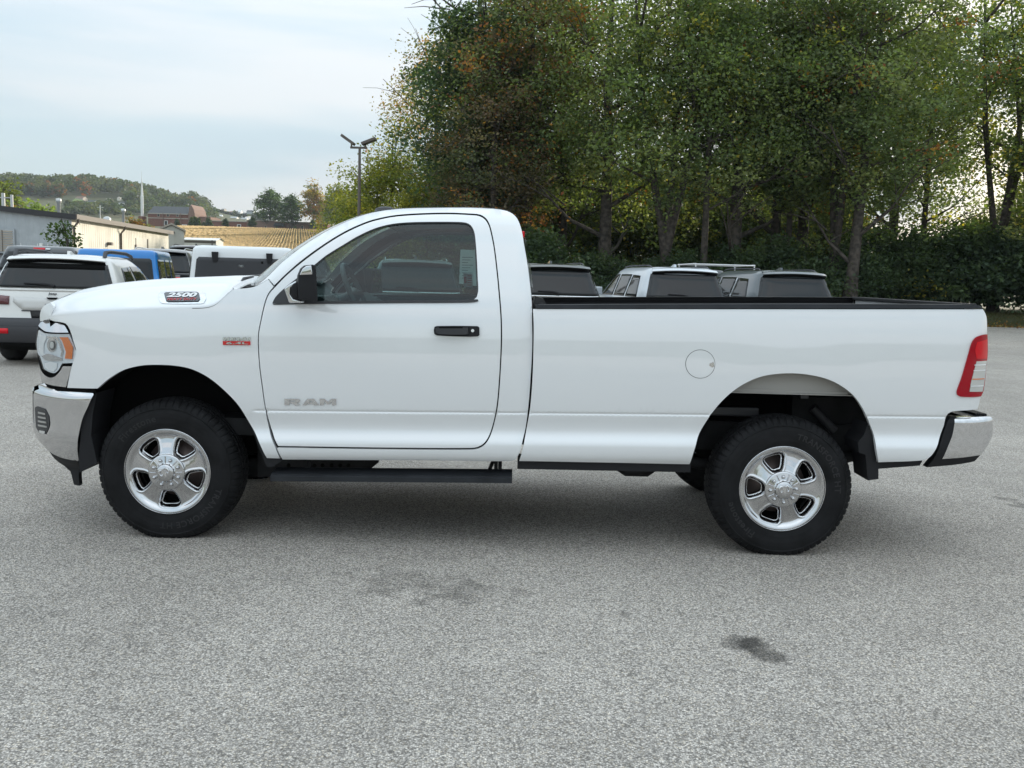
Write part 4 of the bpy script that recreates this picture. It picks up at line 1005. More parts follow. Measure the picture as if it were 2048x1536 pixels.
t.build('steering_wheel', mat('wheel_grey', (0.12, 0.13, 0.135), 0.5), truck, loc=TL)
for yy in (0.52, 2 * YC - 0.52):
    sx_ = px_x(985); st = MB()
    st.box(sx_ - 0.52, sx_ - 0.02, yy - 0.25, yy + 0.25, 0.86, 1.05, 0.05)
    n0 = len(st.v); st.box(sx_ - 0.10, sx_ + 0.04, yy - 0.25, yy + 0.25, 0.98, 1.52, 0.05)
    st.box(sx_ - 0.04, sx_ + 0.05, yy - 0.14, yy + 0.14, 1.55, 1.74, 0.035)
    s_o = st.build('seat', M['interior'], truck, loc=TL)
t = MB(); ip = at_y(800, 450, 1.0); t.box(ip[0] - 0.02, ip[0] + 0.02, 0.88, 1.12, ip[2] - 0.035, ip[2] + 0.035, 0.01); t.build('rear_view_mirror', M['interior'], truck, loc=TL)
# papers in the far window
def paper(name, px, Y, matl, parent):
    q = [at_y(p[0], p[1], Y) for p in px]; return mobj(name, [tuple(v) for v in q] , [tuple(range(len(q)))], matl, parent)
def far(px, inset=0.05):
    out = []
    for p in px:
        Y = 1.9
        for _ in range(6):
            q = at_y(p[0], p[1], Y); Y = 2 * YC - float(cabside(np.array([q[0]]), np.array([q[2]]))[0]) - inset
        out.append(tuple(at_y(p[0], p[1], Y)))
    return out
ps = mobj('price_sheet', far([(921, 499), (950, 500), (953, 572), (918, 567)], 0.02), [(0, 1, 2, 3)], M['paper'], door2)
for k in range(9):
    yy = 514 + k * 5.2; mobj('printed_line', far([(924, yy), (946 - (k % 3) * 5, yy + .4), (946 - (k % 3) * 5, yy + 1.3), (924, yy + 1)], 0.024), [(0, 1, 2, 3)], M['interior_grey'], ps)
lb = mobj('window_sticker', far([(927, 547), (944.5, 547.5), (945.5, 575), (927.5, 574.5)], 0.03), [(0, 1, 2, 3)], M['white_print'], door2)
mobj('printed_block', far([(927.5, 553), (933, 553), (933, 566), (927.5, 566)], 0.034), [(0, 1, 2, 3)], M['red_print'], lb)
for k in range(5):
    mobj('printed_line', far([(935, 551 + k * 4.6), (943.5, 551.2 + k * 4.6), (943.5, 552.4 + k * 4.6), (935, 552.2 + k * 4.6)], 0.034), [(0, 1, 2, 3)], M['red_print'], lb)
# ================================================================ ground, terrain
def hor_y(px): return HOR + (px - 1024) * math.tan(ROLL)
_RIDGE = np.array([(-900, 40), (-300, 62), (0, 67), (100, 68), (180, 70.5), (230, 69), (275, 66), (310, 63.5), (350, 58), (385, 61), (410, 56), (428, 49), (470, 49), (520, 47), (620, 37), (800, 22), (1400, 14), (3000, 12)])
def height(x, y):
    x = np.asarray(x, float); y = np.asarray(y, float)
    d = np.maximum(y - CAM[1], 1.0); px = 1024 + x / d * FPX
    r = np.hypot(x, y)
    ridge = np.where(y > 0, np.interp(px, _RIDGE[:, 0], _RIDGE[:, 1]), 38.0)  # behind the camera: unseen ridge, raised to darken reflections in the paint
    sm = lambda a, b, t: (lambda u: u * u * (3 - 2 * u))(np.clip((t - a) / (b - a), 0, 1))
    far = ridge * sm(420, 960, r) 
    bank = 0.47 * sm(35.6, 39.5, y) * sm(-10, 0, x) * (y > 0)
    fld = (sm(58, 170, y) * 4.6 + sm(150, 370, y) * 12.0) * (1 - sm(640, 960, px)) * (y > 0)
    rise = 0.42 * sm(13, 27, y) * (1 - sm(-8, -3, x)) * (1 - sm(45, 75, y))
    base = np.maximum(np.maximum(bank, fld), rise)
    return base * (1 - sm(450, 800, r)) + far
xs = np.unique(np.concatenate([np.linspace(-60, 70, 66), np.sign(np.linspace(-1, 1, 61)) * np.abs(np.linspace(-1, 1, 61)) ** 2.6 * 3200]))
ys = np.unique(np.concatenate([np.linspace(30, 70, 41), np.linspace(-60, 480, 109), np.sign(np.linspace(-1, 1, 61)) * np.abs(np.linspace(-1, 1, 61)) ** 2.6 * 3200]))
XX, YY = np.meshgrid(xs, ys, indexing='ij')
ZZ = height(XX, YY) - 0.03
nx, ny = XX.shape
V = np.stack([XX.ravel(), YY.ravel(), ZZ.ravel()], 1)
F = [(i * ny + j, (i + 1) * ny + j, (i + 1) * ny + j + 1, i * ny + j + 1) for i in range(nx - 1) for j in range(ny - 1)]
M['terrain'] = mat('terrain', (0.045, 0.06, 0.018), 0.95, noise=(0.05, 0.5, 6, (0.085, 0.08, 0.03)))
tag(mobj('terrain', V, F, M['terrain'], smooth=True), kind='structure')
def ground_z(x, y): return float(height(x, y))

def asphalt_mat():
    m = bpy.data.materials.new('asphalt'); m.use_nodes = True; nt = m.node_tree; N = nt.nodes; L = nt.links; b = N['Principled BSDF']
    tc = N.new('ShaderNodeTexCoord')
    def noise(scale, det=2, rough=0.5):
        n = N.new('ShaderNodeTexNoise'); n.inputs['Scale'].default_value = scale; n.inputs['Detail'].default_value = det; n.inputs['Roughness'].default_value = rough
        L.new(tc.outputs['Object'], n.inputs['Vector']); return n.outputs['Fac']
    def rng_(src, a, b_, c, d):
        r = N.new('ShaderNodeMapRange'); r.inputs['From Min'].default_value = a; r.inputs['From Max'].default_value = b_; r.inputs['To Min'].default_value = c; r.inputs['To Max'].default_value = d
        L.new(src, r.inputs['Value']); return r.outputs['Result']
    def math_(op, a, b_):
        q = N.new('ShaderNodeMath'); q.operation = op
        for k, v in enumerate((a, b_)):
            if isinstance(v, (int, float)): q.inputs[k].default_value = v
            else: L.new(v, q.inputs[k])
        return q.outputs[0]
    vo = N.new('ShaderNodeTexVoronoi'); vo.inputs['Scale'].default_value = 135; L.new(tc.outputs['Object'], vo.inputs['Vector'])
    sep = N.new('ShaderNodeSeparateColor'); L.new(vo.outputs['Color'], sep.inputs['Color'])
    vo2 = N.new('ShaderNodeTexVoronoi'); vo2.inputs['Scale'].default_value = 300; L.new(tc.outputs['Object'], vo2.inputs['Vector'])
    sep2 = N.new('ShaderNodeSeparateColor'); L.new(vo2.outputs['Color'], sep2.inputs['Color'])
    st = rng_(sep.outputs['Red'], 0.0, 1.0, 0.46, 1.48)                       # stones, light and dark
    st2 = rng_(sep2.outputs['Red'], 0.0, 1.0, 0.72, 1.28)
    joint = rng_(vo.outputs['Distance'], 0.25, 0.65, 1.0, 0.55)
    big = rng_(noise(0.35, 5, 0.6), 0.3, 0.7, 0.86, 1.12)
    mid = rng_(noise(2.2, 4), 0.3, 0.7, 0.93, 1.06)
    v = math_('MULTIPLY', math_('MULTIPLY', st, st2), math_('MULTIPLY', joint, math_('MULTIPLY', big, mid)))
    # oil stains with shapes of their own
    spots = [((840, 1168), 0.42, 0.075, 0.26), ((1478, 1283), 0.085, 0.035, 0.5), ((1527, 1297), 0.10, 0.055, 0.6), ((1249, 1228), 0.03, 0.018, 0.4), ((2038, 1007), 0.12, 0.07, 0.45), ((930, 1190), 0.35, 0.06, 0.18), ((300, 1230), 0.5, 0.2, 0.08)]
    wob = N.new('ShaderNodeTexNoise'); wob.inputs['Scale'].default_value = 7; wob.inputs['Detail'].default_value = 4; L.new(tc.outputs['Object'], wob.inputs['Vector'])
    for (p, rx, ry, amt) in spots:
        g = at_z(p[0], p[1], 0.0)
        mp = N.new('ShaderNodeVectorMath'); mp.operation = 'SUBTRACT'; L.new(tc.outputs['Object'], mp.inputs[0]); mp.inputs[1].default_value = (g[0], g[1], 0)
        sc = N.new('ShaderNodeVectorMath'); sc.operation = 'MULTIPLY'; L.new(mp.outputs[0], sc.inputs[0]); sc.inputs[1].default_value = (1 / rx, 1 / (ry * 3.2), 0)
        ln = N.new('ShaderNodeVectorMath'); ln.operation = 'LENGTH'; L.new(sc.outputs[0], ln.inputs[0])
        dd = math_('ADD', ln.outputs['Value'], rng_(wob.outputs['Fac'], 0.3, 0.7, -0.75, 0.75))
        v = math_('MULTIPLY', v, rng_(dd, 0.35, 1.0, 1 - amt, 1.0))
    tint = N.new('ShaderNodeMix'); tint.data_type = 'RGBA'; tint.inputs['A'].default_value = (0.51, 0.468, 0.422, 1); tint.inputs['B'].default_value = (0.54, 0.47, 0.38, 1)
    L.new(rng_(sep.outputs['Green'], 0.75, 1.0, 0, 1), tint.inputs['Factor'])
    sc2 = N.new('ShaderNodeVectorMath'); sc2.operation = 'SCALE'; L.new(tint.outputs['Result'], sc2.inputs[0]); L.new(v, sc2.inputs['Scale'])
    L.new(sc2.outputs[0], b.inputs['Base Color'])
    b.inputs['Roughness'].default_value = 0.85; b.inputs['Specular IOR Level'].default_value = 0.3
    bp = N.new('ShaderNodeBump'); bp.inputs['Strength'].default_value = 0.5; bp.inputs['Distance'].default_value = 0.004; bp.invert = True
    L.new(vo.outputs['Distance'], bp.inputs['Height']); L.new(bp.outputs['Normal'], b.inputs['Normal'])
    return m
M['asphalt'] = asphalt_mat()
lx = np.unique(np.concatenate([np.linspace(-70, 75, 60), np.linspace(-24, 6, 61)])); ly = np.unique(np.concatenate([np.linspace(-45, 49, 48), np.linspace(8, 34, 53)]))
V = []; F = []; n_ly = len(ly)
for x in lx:
    ymax = float(np.interp(x, [-70, -22, -12, 4, 75], [49, 49, 44, 35.4, 35.4]))
    for y in ly: yy = min(y, ymax); V.append((x, yy, float(height(x, yy))))
F = [(i * n_ly + j, (i + 1) * n_ly + j, (i + 1) * n_ly + j + 1, i * n_ly + j + 1) for i in range(len(lx) - 1) for j in range(n_ly - 1)]
lot_o = mobj('asphalt_lot', V, F, M['asphalt'], smooth=True); tag(lot_o, kind='structure')
bm = bmesh.new(); bm.from_mesh(lot_o.data); bmesh.ops.remove_doubles(bm, verts=bm.verts[:], dist=0.001); bmesh.ops.dissolve_degenerate(bm, edges=bm.edges[:], dist=0.001); bm.to_mesh(lot_o.data); bm.free()

# grass verge under the trees with blades and fallen leaves
def leaf_mat(name, rough=0.55, trans=0.45):
    m = bpy.data.materials.new(name); m.use_nodes = True; nt = m.node_tree; N = nt.nodes; L = nt.links; b = N['Principled BSDF']; b.inputs['Roughness'].default_value = rough
    at = N.new('ShaderNodeAttribute'); at.attribute_name = 'tint'
    L.new(at.outputs['Color'], b.inputs['Base Color']); b.inputs['Specular IOR Level'].default_value = 0.25
    tl = N.new('ShaderNodeBsdfTranslucent'); br = N.new('ShaderNodeVectorMath'); br.operation = 'MULTIPLY'; br.inputs[1].default_value = (1.5, 1.6, 0.6); L.new(at.outputs['Color'], br.inputs[0]); L.new(br.outputs[0], tl.inputs['Color'])
    mx = N.new('ShaderNodeMixShader'); mx.inputs['Fac'].default_value = trans
    L.new(b.outputs[0], mx.inputs[1]); L.new(tl.outputs[0], mx.inputs[2]); L.new(mx.outputs[0], N['Material Output'].inputs['Surface'])
    return m
M['leaf'] = leaf_mat('leaf'); M['grass'] = leaf_mat('grass', 0.7, 0.2)
M['bark'] = mat('bark', (0.075, 0.062, 0.052), 0.9, noise=(6, 0.5, 5), bump=(14, 0.8, 0.03))
def np_mesh(name, V, nper, cols, material, parent=None):
    "V: (n * nper, 3) loose faces of nper corners, cols: (n, 3)"
    n = len(V) // nper
    me = bpy.data.meshes.new(name)
    me.vertices.add(len(V)); me.vertices.foreach_set('co', np.ascontiguousarray(V, dtype=np.float32).ravel())
    me.loops.add(len(V)); me.loops.foreach_set('vertex_index', np.arange(len(V), dtype=np.int32))
    me.polygons.add(n); me.polygons.foreach_set('loop_start', np.arange(0, len(V), nper, dtype=np.int32))
    me.update(calc_edges=True)
    a = me.attributes.new('tint', 'FLOAT_COLOR', 'FACE')
    c = np.ones((n, 4), np.float32); c[:, :3] = cols; a.data.foreach_set('color', c.ravel())
    me.materials.append(material)
    o = bpy.data.objects.new(name, me); COL.objects.link(o)
    if parent is not None: o.parent = parent
    return o
def rot_leaves(C, size, g, up=0.35, asp=0.62):
    "rhombic leaves at centres C with random facing"
    n = len(C)
    a = g.normal(size=(n, 3)); a[:, 2] *= 0.6; a /= np.linalg.norm(a, axis=1)[:, None]
    nn = g.normal(size=(n, 3)); nn[:, 2] += up * 3; b = np.cross(nn, a); b /= (np.linalg.norm(b, axis=1)[:, None] + 1e-9)
    s = (size * g.uniform(0.65, 1.35, n))[:, None]
    P = np.empty((n, 4, 3))
    P[:, 0] = C - a * s * 0.5; P[:, 1] = C + b * s * asp * 0.5 - a * s * 0.08; P[:, 2] = C + a * s * 0.5; P[:, 3] = C - b * s * asp * 0.5 - a * s * 0.08
    return P.reshape(-1, 3)
g = np.random.default_rng(3)
n = 30000; gx_ = g.uniform(2, 33, n); gy_ = g.uniform(35.3, 42, n); gz_ = np.array(height(gx_, gy_)) - 0.03
hgt = g.uniform(0.05, 0.16, n); an = g.uniform(0, 6.28, n); lean = g.normal(0, 0.04, (n, 2))
P = np.empty((n, 3, 3)); wv = 0.012
P[:, 0] = np.stack([gx_ - wv * np.cos(an), gy_ - wv * np.sin(an), gz_], 1); P[:, 1] = np.stack([gx_ + wv * np.cos(an), gy_ + wv * np.sin(an), gz_], 1); P[:, 2] = np.stack([gx_ + lean[:, 0], gy_ + lean[:, 1], gz_ + hgt], 1)
mixg = g.uniform(0, 1, (n, 1)); colg = np.array([0.07, 0.085, 0.028]) * (1 - mixg) + np.array([0.13, 0.11, 0.05]) * mixg
gr_o = np_mesh('grass', P.reshape(-1, 3), 3, colg, M['grass']); tag(gr_o, 'short autumn grass on the verge below the trees', 'grass', kind='stuff')
n = 2600; gx_ = g.uniform(2, 33, n); gy_ = 35.2 + np.abs(g.normal(0, 1.1, n)) - g.uniform(0, 1.6, n) * (g.uniform(0, 1, n) < 0.25); C = np.stack([gx_, gy_, np.array(height(gx_, gy_)) + 0.02 + g.uniform(0, .03, n)], 1)
pal = np.array([(0.30, 0.13, 0.04), (0.38, 0.20, 0.06), (0.22, 0.08, 0.03), (0.42, 0.30, 0.12)])
fl_o = np_mesh('fallen_leaves', rot_leaves(C, 0.11, g, up=1.2), 4, pal[g.integers(0, 4, n)] * g.uniform(0.7, 1.2, (n, 1)), M['leaf']); tag(fl_o, 'fallen brown and orange leaves along the edge of the lot', 'leaves', kind='stuff')
# ================================================================ parked vehicles
def paint(name, col, **k): return mat(name, col, 0.3, 0.0, 1.0, **k)
M['car_glass'] = mat('car_glass', (0.016, 0.018, 0.02), 0.03, spec=0.42)
M['car_glass_soft'] = mat('car_glass_soft', (0.04, 0.041, 0.045), 0.2, spec=0.3)
M['tyre_plain'] = mat('tyre_plain', (0.015, 0.015, 0.016), 0.8)
M['tail_dark'] = mat('tail_dark', (0.10, 0.008, 0.012), 0.1, coat=1.0)
M['rack_grey'] = mat('rack_grey', (0.045, 0.045, 0.05), 0.5)
class Car:
    def __init__(s, name, label, cat, lv, nexp, body, px, D, heading=9.0, group=None, z=0.0, x_is_right=None):
        c = at_d(px, 560, D)
        s.root = empty(name, (c[0], CAM[1] + D, z + ground_z(c[0] - .35, CAM[1] + D + 2.2)), R(heading)); tag(s.root, label, cat, group)
        s.lv = np.array(lv, float); s.n = nexp; s.body_mat = body
        s.body = s.hull('body', s.lv, body)
    def prm(s, z):
        return [np.interp(z, s.lv[:, 0], s.lv[:, k]) for k in (1, 2, 3)]
    def hull(s, name, lv, m, seg=72):
        V = []; n = s.n
        th = np.linspace(0, 2 * math.pi, seg, endpoint=False)
        # denser towards the corners
        for (z, hw, yr, yf) in lv:
            c, si = np.cos(th), np.sin(th); e = 2.0 / n
            x = hw * np.sign(c) * np.abs(c) ** e; y = (yr + yf) / 2 + (yf - yr) / 2 * np.sign(si) * np.abs(si) ** e
            V += [(a, b, z) for a, b in zip(x, y)]
        k = len(lv)
        F = [(i * seg + j, i * seg + (j + 1) % seg, (i + 1) * seg + (j + 1) % seg, (i + 1) * seg + j) for i in range(k - 1) for j in range(seg)]
        F += [tuple(range(seg))[::-1], tuple((k - 1) * seg + j for j in range(seg))]
        return mobj(name, V, F, m, s.root, smooth=True)
    def rear_y(s, x, z):
        hw, yr, yf = s.prm(z); t = np.clip(np.abs(x / hw), 0, 0.995)
        return (yr + yf) / 2 - (yf - yr) / 2 * (1 - t ** s.n) ** (1 / s.n)
    def side_x(s, y, z):
        hw, yr, yf = s.prm(z); t = np.clip(np.abs((y - (yr + yf) / 2) / ((yf - yr) / 2)), 0, 0.995)
        return hw * (1 - t ** s.n) ** (1 / s.n)
    def hwz(s, z): return float(np.interp(z, s.lv[:, 0], s.lv[:, 1]))
    def rear(s, name, poly, m, off=0.01, parent=None, step=0.07, thick=0.02):
        O = smooth_path(poly, 0.04, corner=32); P, T = cdt(O, [], step)
        y = s.rear_y(P[:, 0], P[:, 1]) - off
        return s._fin(name, P, T, np.stack([P[:, 0], y, P[:, 1]], 1), (0, 1, 0), thick, m, parent)
    def sidep(s, name, poly, m, sgn, off=0.01, parent=None, step=0.08, thick=0.02):
        O = smooth_path(poly, 0.05, corner=32); P, T = cdt(O, [], step)
        x = sgn * (s.side_x(P[:, 0], P[:, 1]) + off)
        return s._fin(name, P, T, np.stack([x, P[:, 0], P[:, 1]], 1), (-sgn, 0, 0), thick, m, parent)
    def _fin(s, name, P, T, V, dirv, thick, m, parent):
        ed = {}
        for t in T:
            for i in range(3): ed[(t[i], t[(i + 1) % 3])] = 1
        n = len(V); V2 = V + np.array(dirv) * thick
        F = [tuple(t) for t in T] + [(k[1], k[0], k[0] + n, k[1] + n) for k in ed if (k[1], k[0]) not in ed]
        o = mobj(name, np.concatenate([V, V2]), F, m, parent or s.root)
        bm = bmesh.new(); bm.from_mesh(o.data); bmesh.ops.recalc_face_normals(bm, faces=bm.faces[:])
        fs = [f for f in bm.faces if len(f.verts) == 3]
        if sum(f.normal.dot(Vector(dirv)) for f in fs) > 0: bmesh.ops.reverse_faces(bm, faces=bm.faces[:])
        for f in fs: f.smooth = True
        bm.to_mesh(o.data); bm.free(); return o
    def box(s, name, m, *a, bev=0.008, parent=None):
        t = MB(); t.box(*a, bev); return t.build(name, m, parent or s.root)
    def wheels(s, ys, r=0.38, w=0.26):
        for y in ys:
            for sg in (-1, 1):
                hw = s.hwz(0.5) - 0.02; t = MB()
                t.lathe([(0.6 * r, 0.0), (0.62 * r, -0.015), (0.9 * r, -0.015), (r, 0.03), (r, w - 0.03), (0.9 * r, w), (0.0, w)], 28, 'x', (0, 0, 0))
                if sg > 0: t.v = [(-v[0], v[1], v[2]) for v in t.v]
                t.v = [(v[0] + sg * hw, v[1] + y, v[2] + r) for v in t.v]
                ty = t.build('wheel', M['tyre_plain'], s.root)
                t = MB(); t.lathe([(0.62 * r, 0.005), (0.5 * r, 0.02), (0.15 * r, 0.0), (0.0, 0.0)], 20, 'x')
                if sg > 0: t.v = [(-v[0], v[1], v[2]) for v in t.v]
                t.v = [(v[0] + sg * hw, v[1] + y, v[2] + r) for v in t.v]
                t.build('rim', M['chrome_soft'], ty)
                s.sidep('wheel_arch', [(y + 1.22 * r * math.cos(a), max(s.lv[0, 0] + 0.01, r + 1.22 * r * math.sin(a))) for a in np.linspace(0, math.pi, 14)], M['gap_black'], sg, 0.004, thick=0.01)
    def letters(s, txt, x, z, h, m, off=0.012, sx=1.2, bold=0.03):
        V_, F_ = text_mesh(txt, 1.0, bold, 0, sx); k = h / np.ptp(V_[:, 1]); V_ = V_ * k
        return mobj('lettering', [(x + v[0], float(s.rear_y(np.array(x + v[0]), np.array(z + v[1]))) - off, z + v[1]) for v in V_], F_, m, s.root)
def trap(c, w0, z0, w1, z1, r=0.0): return [(c - w0, z0), (c + w0, z0), (c + w1, z1), (c - w1, z1)]

def suv_levels(H, hw, L, belt):
    k = H / 1.88
    return [(0.26, hw * .88, .14, L - .3), (.34, hw * .97, .03, L - .08), (.48, hw, -.02, L), (.62, hw, -.02, L), (.70, hw, .02, L - .01), (.95, hw, .035, L - .06), (belt - .10, hw * .99, .055, L - .14), (belt - .02, hw * .965, .085, L - .3),
            (belt, hw * .955, .095, L - .7), (belt + .015, hw * .945, .10, L - 1.5), (belt + .22 * k, hw * .875, .205, L - 1.85), (belt + .42 * k, hw * .80, .31, L - 2.25), (H - .11, hw * .75, .36, L - 2.5), (H - .05, hw * .70, .40, L - 2.7), (H - .018, hw * .60, .50, L - 2.9), (H, hw * .32, .9, L - 3.3)]
def suv(name, label, body, px, D, H=1.88, hw=1.02, L=5.4, belt=1.20, heading=9.0, group=None, chrome_line=True, rails=True, privacy='car_glass', pillars=None, tail='tail_dark', wiper=True, rail_mat='rack_grey', z=0.0, spoiler=None):
    c = Car(name, label, 'suv', suv_levels(H, hw, L, belt), 9, body, px, D, heading, group, z)
    gw = lambda zz: c.hwz(zz) * 0.90
    zt = H - .155
    gl = c.rear('rear_window', [(-gw(belt + .04), belt + .045), (gw(belt + .04), belt + .045), (gw(zt) * 1.02, zt), (-gw(zt) * 1.02, zt)], M[privacy], 0.024, thick=0.03, step=0.05)
    # spoiler over the glass
    t = MB(); n = 13; V = []; 
    for (dy, dz, dd) in ((-0.085, -.088, .99), (-.105, -.074, 1.0), (-.03, -.032, 0.97), (0.16, -.012, .93)):
        for j in range(n):
            u = -1 + 2 * j / (n - 1); x = u * c.hwz(H - .12) * 0.93 * dd; V.append((x, float(c.rear_y(np.array(x * .98), np.array(H - .12))) + dy, H + dz - 0.03 * u * u))
    F = [(i * n + j, i * n + j + 1, (i + 1) * n + j + 1, (i + 1) * n + j) for i in range(3) for j in range(n - 1)]
    t.add(V, F); t.build('spoiler', spoiler or body, c.root)
    V = []
    for (dy, dz) in ((-0.083, -.09), (0.07, -.19)):
        for j in range(n):
            u = -1 + 2 * j / (n - 1); x = u * c.hwz(H - .12) * 0.92; V.append((x, float(c.rear_y(np.array(x * .98), np.array(H - .14))) + dy, H + dz - 0.03 * u * u))
    mobj('spoiler_underside', V, [(j, j + 1, n + j + 1, n + j) for j in range(n - 1)], M['gap_black'], c.root)
    c.rear('tailgate_strip', trap(0, c.hwz(belt) * .93, belt - .005, c.hwz(belt + .03) * .93, belt + .03), M['chrome_soft'] if chrome_line else body, 0.012)
    for sg in (-1, 1):
        c.rear('tail_light', [(sg * hw * .60, belt - .22), (sg * hw * .93, belt - .22), (sg * hw * .93, belt - .06), (sg * hw * .60, belt - .09)][::sg], M[tail], 0.015)
        A = belt + .03; B = H - .17; yr = .55
        c.sidep('quarter_window', [(yr + .05, A), (1.45, A), (1.42, B - .01), (yr + .32, B - .03)], M[privacy], sg, 0.006)
        c.sidep('rear_door_window', [(1.56, A), (2.40, A), (2.36, B), (1.52, B)], M[privacy], sg, 0.006)
        c.sidep('front_door_window', [(2.50, A), (3.45, A), (3.20, A + .17), (2.72, B - .02), (2.46, B)], M[privacy], sg, 0.006)
        if pillars: c.sidep('pillar_trim', [(1.48, A), (1.53, A), (1.49, B), (1.45, B)], pillars, sg, 0.012); c.sidep('window_trim', [(.45, A - .05), (1.5, A - .04), (1.5, A), (.62, A + .0), (.5, A + .03)], pillars, sg, 0.012)
        c.sidep('door_gap', [(1.50, .5), (1.508, .5), (1.508, belt), (1.50, belt)], M['gap_black'], sg, 0.003, thick=0.004)
        c.sidep('door_gap', [(2.44, .5), (2.448, .5), (2.448, belt), (2.44, belt)], M['gap_black'], sg, 0.003, thick=0.004)
        c.sidep('sill', [(1.3, .30), (3.6, .30), (3.6, .42), (1.3, .42)], M['black_plastic'], sg, 0.012)
        for y in (1.68, 2.6): c.sidep('door_handle', [(y, belt - .17), (y + .2, belt - .17), (y + .2, belt - .135), (y, belt - .135)], body, sg, 0.03)
        c.box('mirror', body, *sorted((sg * (hw * .97), sg * (hw * .97 + .22))), 3.28, 3.40, belt + .02, belt + .2, bev=0.03)
        if rails:
            t = MB(); xr = sg * c.hwz(H - .07) * .86; t.tube([(xr, .62, H - .035), (xr, .75, H + .005), (xr, 1.0, H + .018), (xr, 2.3, H + .012), (xr, 2.6, H - .005), (xr, 2.72, H - .045)], 0.014, 8); t.build('roof_rail', M[rail_mat], c.root)
    if wiper:
        t = MB(); zw = belt + .065; t.tube([(0.02, float(c.rear_y(np.array(.0), np.array(zw))) - .035, zw), (-.1, float(c.rear_y(np.array(.1), np.array(zw))) - .03, zw + .03), (-.42, float(c.rear_y(np.array(.4), np.array(zw))) - .03, zw + .045)], [.028, .02, .01], 8); t.build('rear_wiper', M['black_plastic'], c.root)
    t = MB(); t.prism([(.98, H - .012), (1.28, H - .01), (1.05, H + .055), (1.0, H + .055)], 0, -.025, .025); t.build('antenna_fin', body, c.root)
    c.rear('rear_bumper', trap(0, hw * .98, .30, hw * .98, .62), M['black_plastic'], 0.02)
    c.rear('plate_recess', trap(0, .30, belt - .42, .34, belt - .20), M['dark_trim'], 0.006)
    c.wheels((1.05, 1.05 + L * .57), 0.39)
    return c
GR = 'suvs parked in a row under the trees'
c1 = suv('parked_suv', 'dark suv seen through the cab windows of the pickup', paint('suv_teal', (0.05, 0.06, 0.06)), 836, 18.7, 1.88, 1.0, group=GR, rail_mat='chrome_soft')
c2 = suv('parked_suv', 'dark green suv just behind the pickup cab, chrome strip below its rear glass', paint('suv_green', (0.035, 0.042, 0.036)), 1120, 18.9, 1.87, 1.0, group=GR)
c3 = suv('parked_suv', 'pale silver suv parked between two darker suvs', paint('suv_silver', (0.62, 0.66, 0.70)), 1381, 19.2, 1.87, 1.0, group=GR, chrome_line=False)
c4 = suv('parked_suv', 'slate grey suv with bright window trim, rightmost of the parked row', paint('suv_slate', (0.075, 0.09, 0.10)), 1604, 19.5, 1.87, 1.0, group=GR, pillars=M['chrome_soft'], chrome_line=False)
# white suv at far left, seen almost whole
jp = paint('suv_white', (0.78, 0.77, 0.74))
j = suv('parked_suv', 'white suv with grey roof rails and black lower bumper at far left', jp, 102, 14.6, 1.735, 1.03, 4.75, 1.16, heading=10, chrome_line=False, rails=False, tail='tail_dark')
jb = 1.16; JC = j
JC.rear('spoiler_shadow_band', [(-.72, 1.50), (.72, 1.50), (.70, 1.585), (-.70, 1.585)], M['gap_black'], 0.03)  # black band stands in for the spoiler's shade over the glass
JC.letters('Jeep', 0, jb - .045, .045, M['rack_grey'], 0.016, 1.5)
for sg in (-1, 1):
    t = MB(); xr = sg * JC.hwz(1.67) * .90; t.tube([(xr, .50, 1.68), (xr, .58, 1.77), (xr, .9, 1.79), (xr, 2.0, 1.78), (xr, 2.4, 1.74), (xr, 2.55, 1.68)], [.03, .035, .03, .03, .03, .02], 8); t.build('roof_rail', M['rack_grey'], JC.root)
    JC.rear('reflector', [(sg * .62, .50), (sg * .86, .50), (sg * .86, .58), (sg * .62, .58)][::sg], M['red_bright'], 0.03)
JC.rear('plate_panel', [(-.42, jb - .30), (.42, jb - .30), (.56, jb - .18), (.56, jb - .11), (-.56, jb - .11), (-.56, jb - .18)], mat('plate_recess_white', (0.66, 0.65, 0.63), 0.4), 0.010, thick=.004)
JC.rear('plate_shadow_line', [(-.44, jb - .315), (.44, jb - .315), (.44, jb - .302), (-.44, jb - .302)], M['rack_grey'], 0.012)
JC.rear('camera_pod', [(-.06, jb - .125), (.06, jb - .125), (.08, jb - .10), (-.08, jb - .10)], M['gap_black'], 0.03)
JC.rear('lower_cladding', trap(0, .99, .30, .99, .74), M['rack_grey'], 0.024)
JC.rear('lower_valance', trap(0, .86, .24, .9, .36), M['gap_black'], 0.03)
JC.letters('4xe', -.66, jb - .45, .03, M['rack_grey'], 0.012, 1.2)
for x_ in (-.09, .09): JC.rear('plate_bolt', trap(x_, .008, jb - .215, .008, jb - .20), M['gap_black'], 0.022, thick=.004)

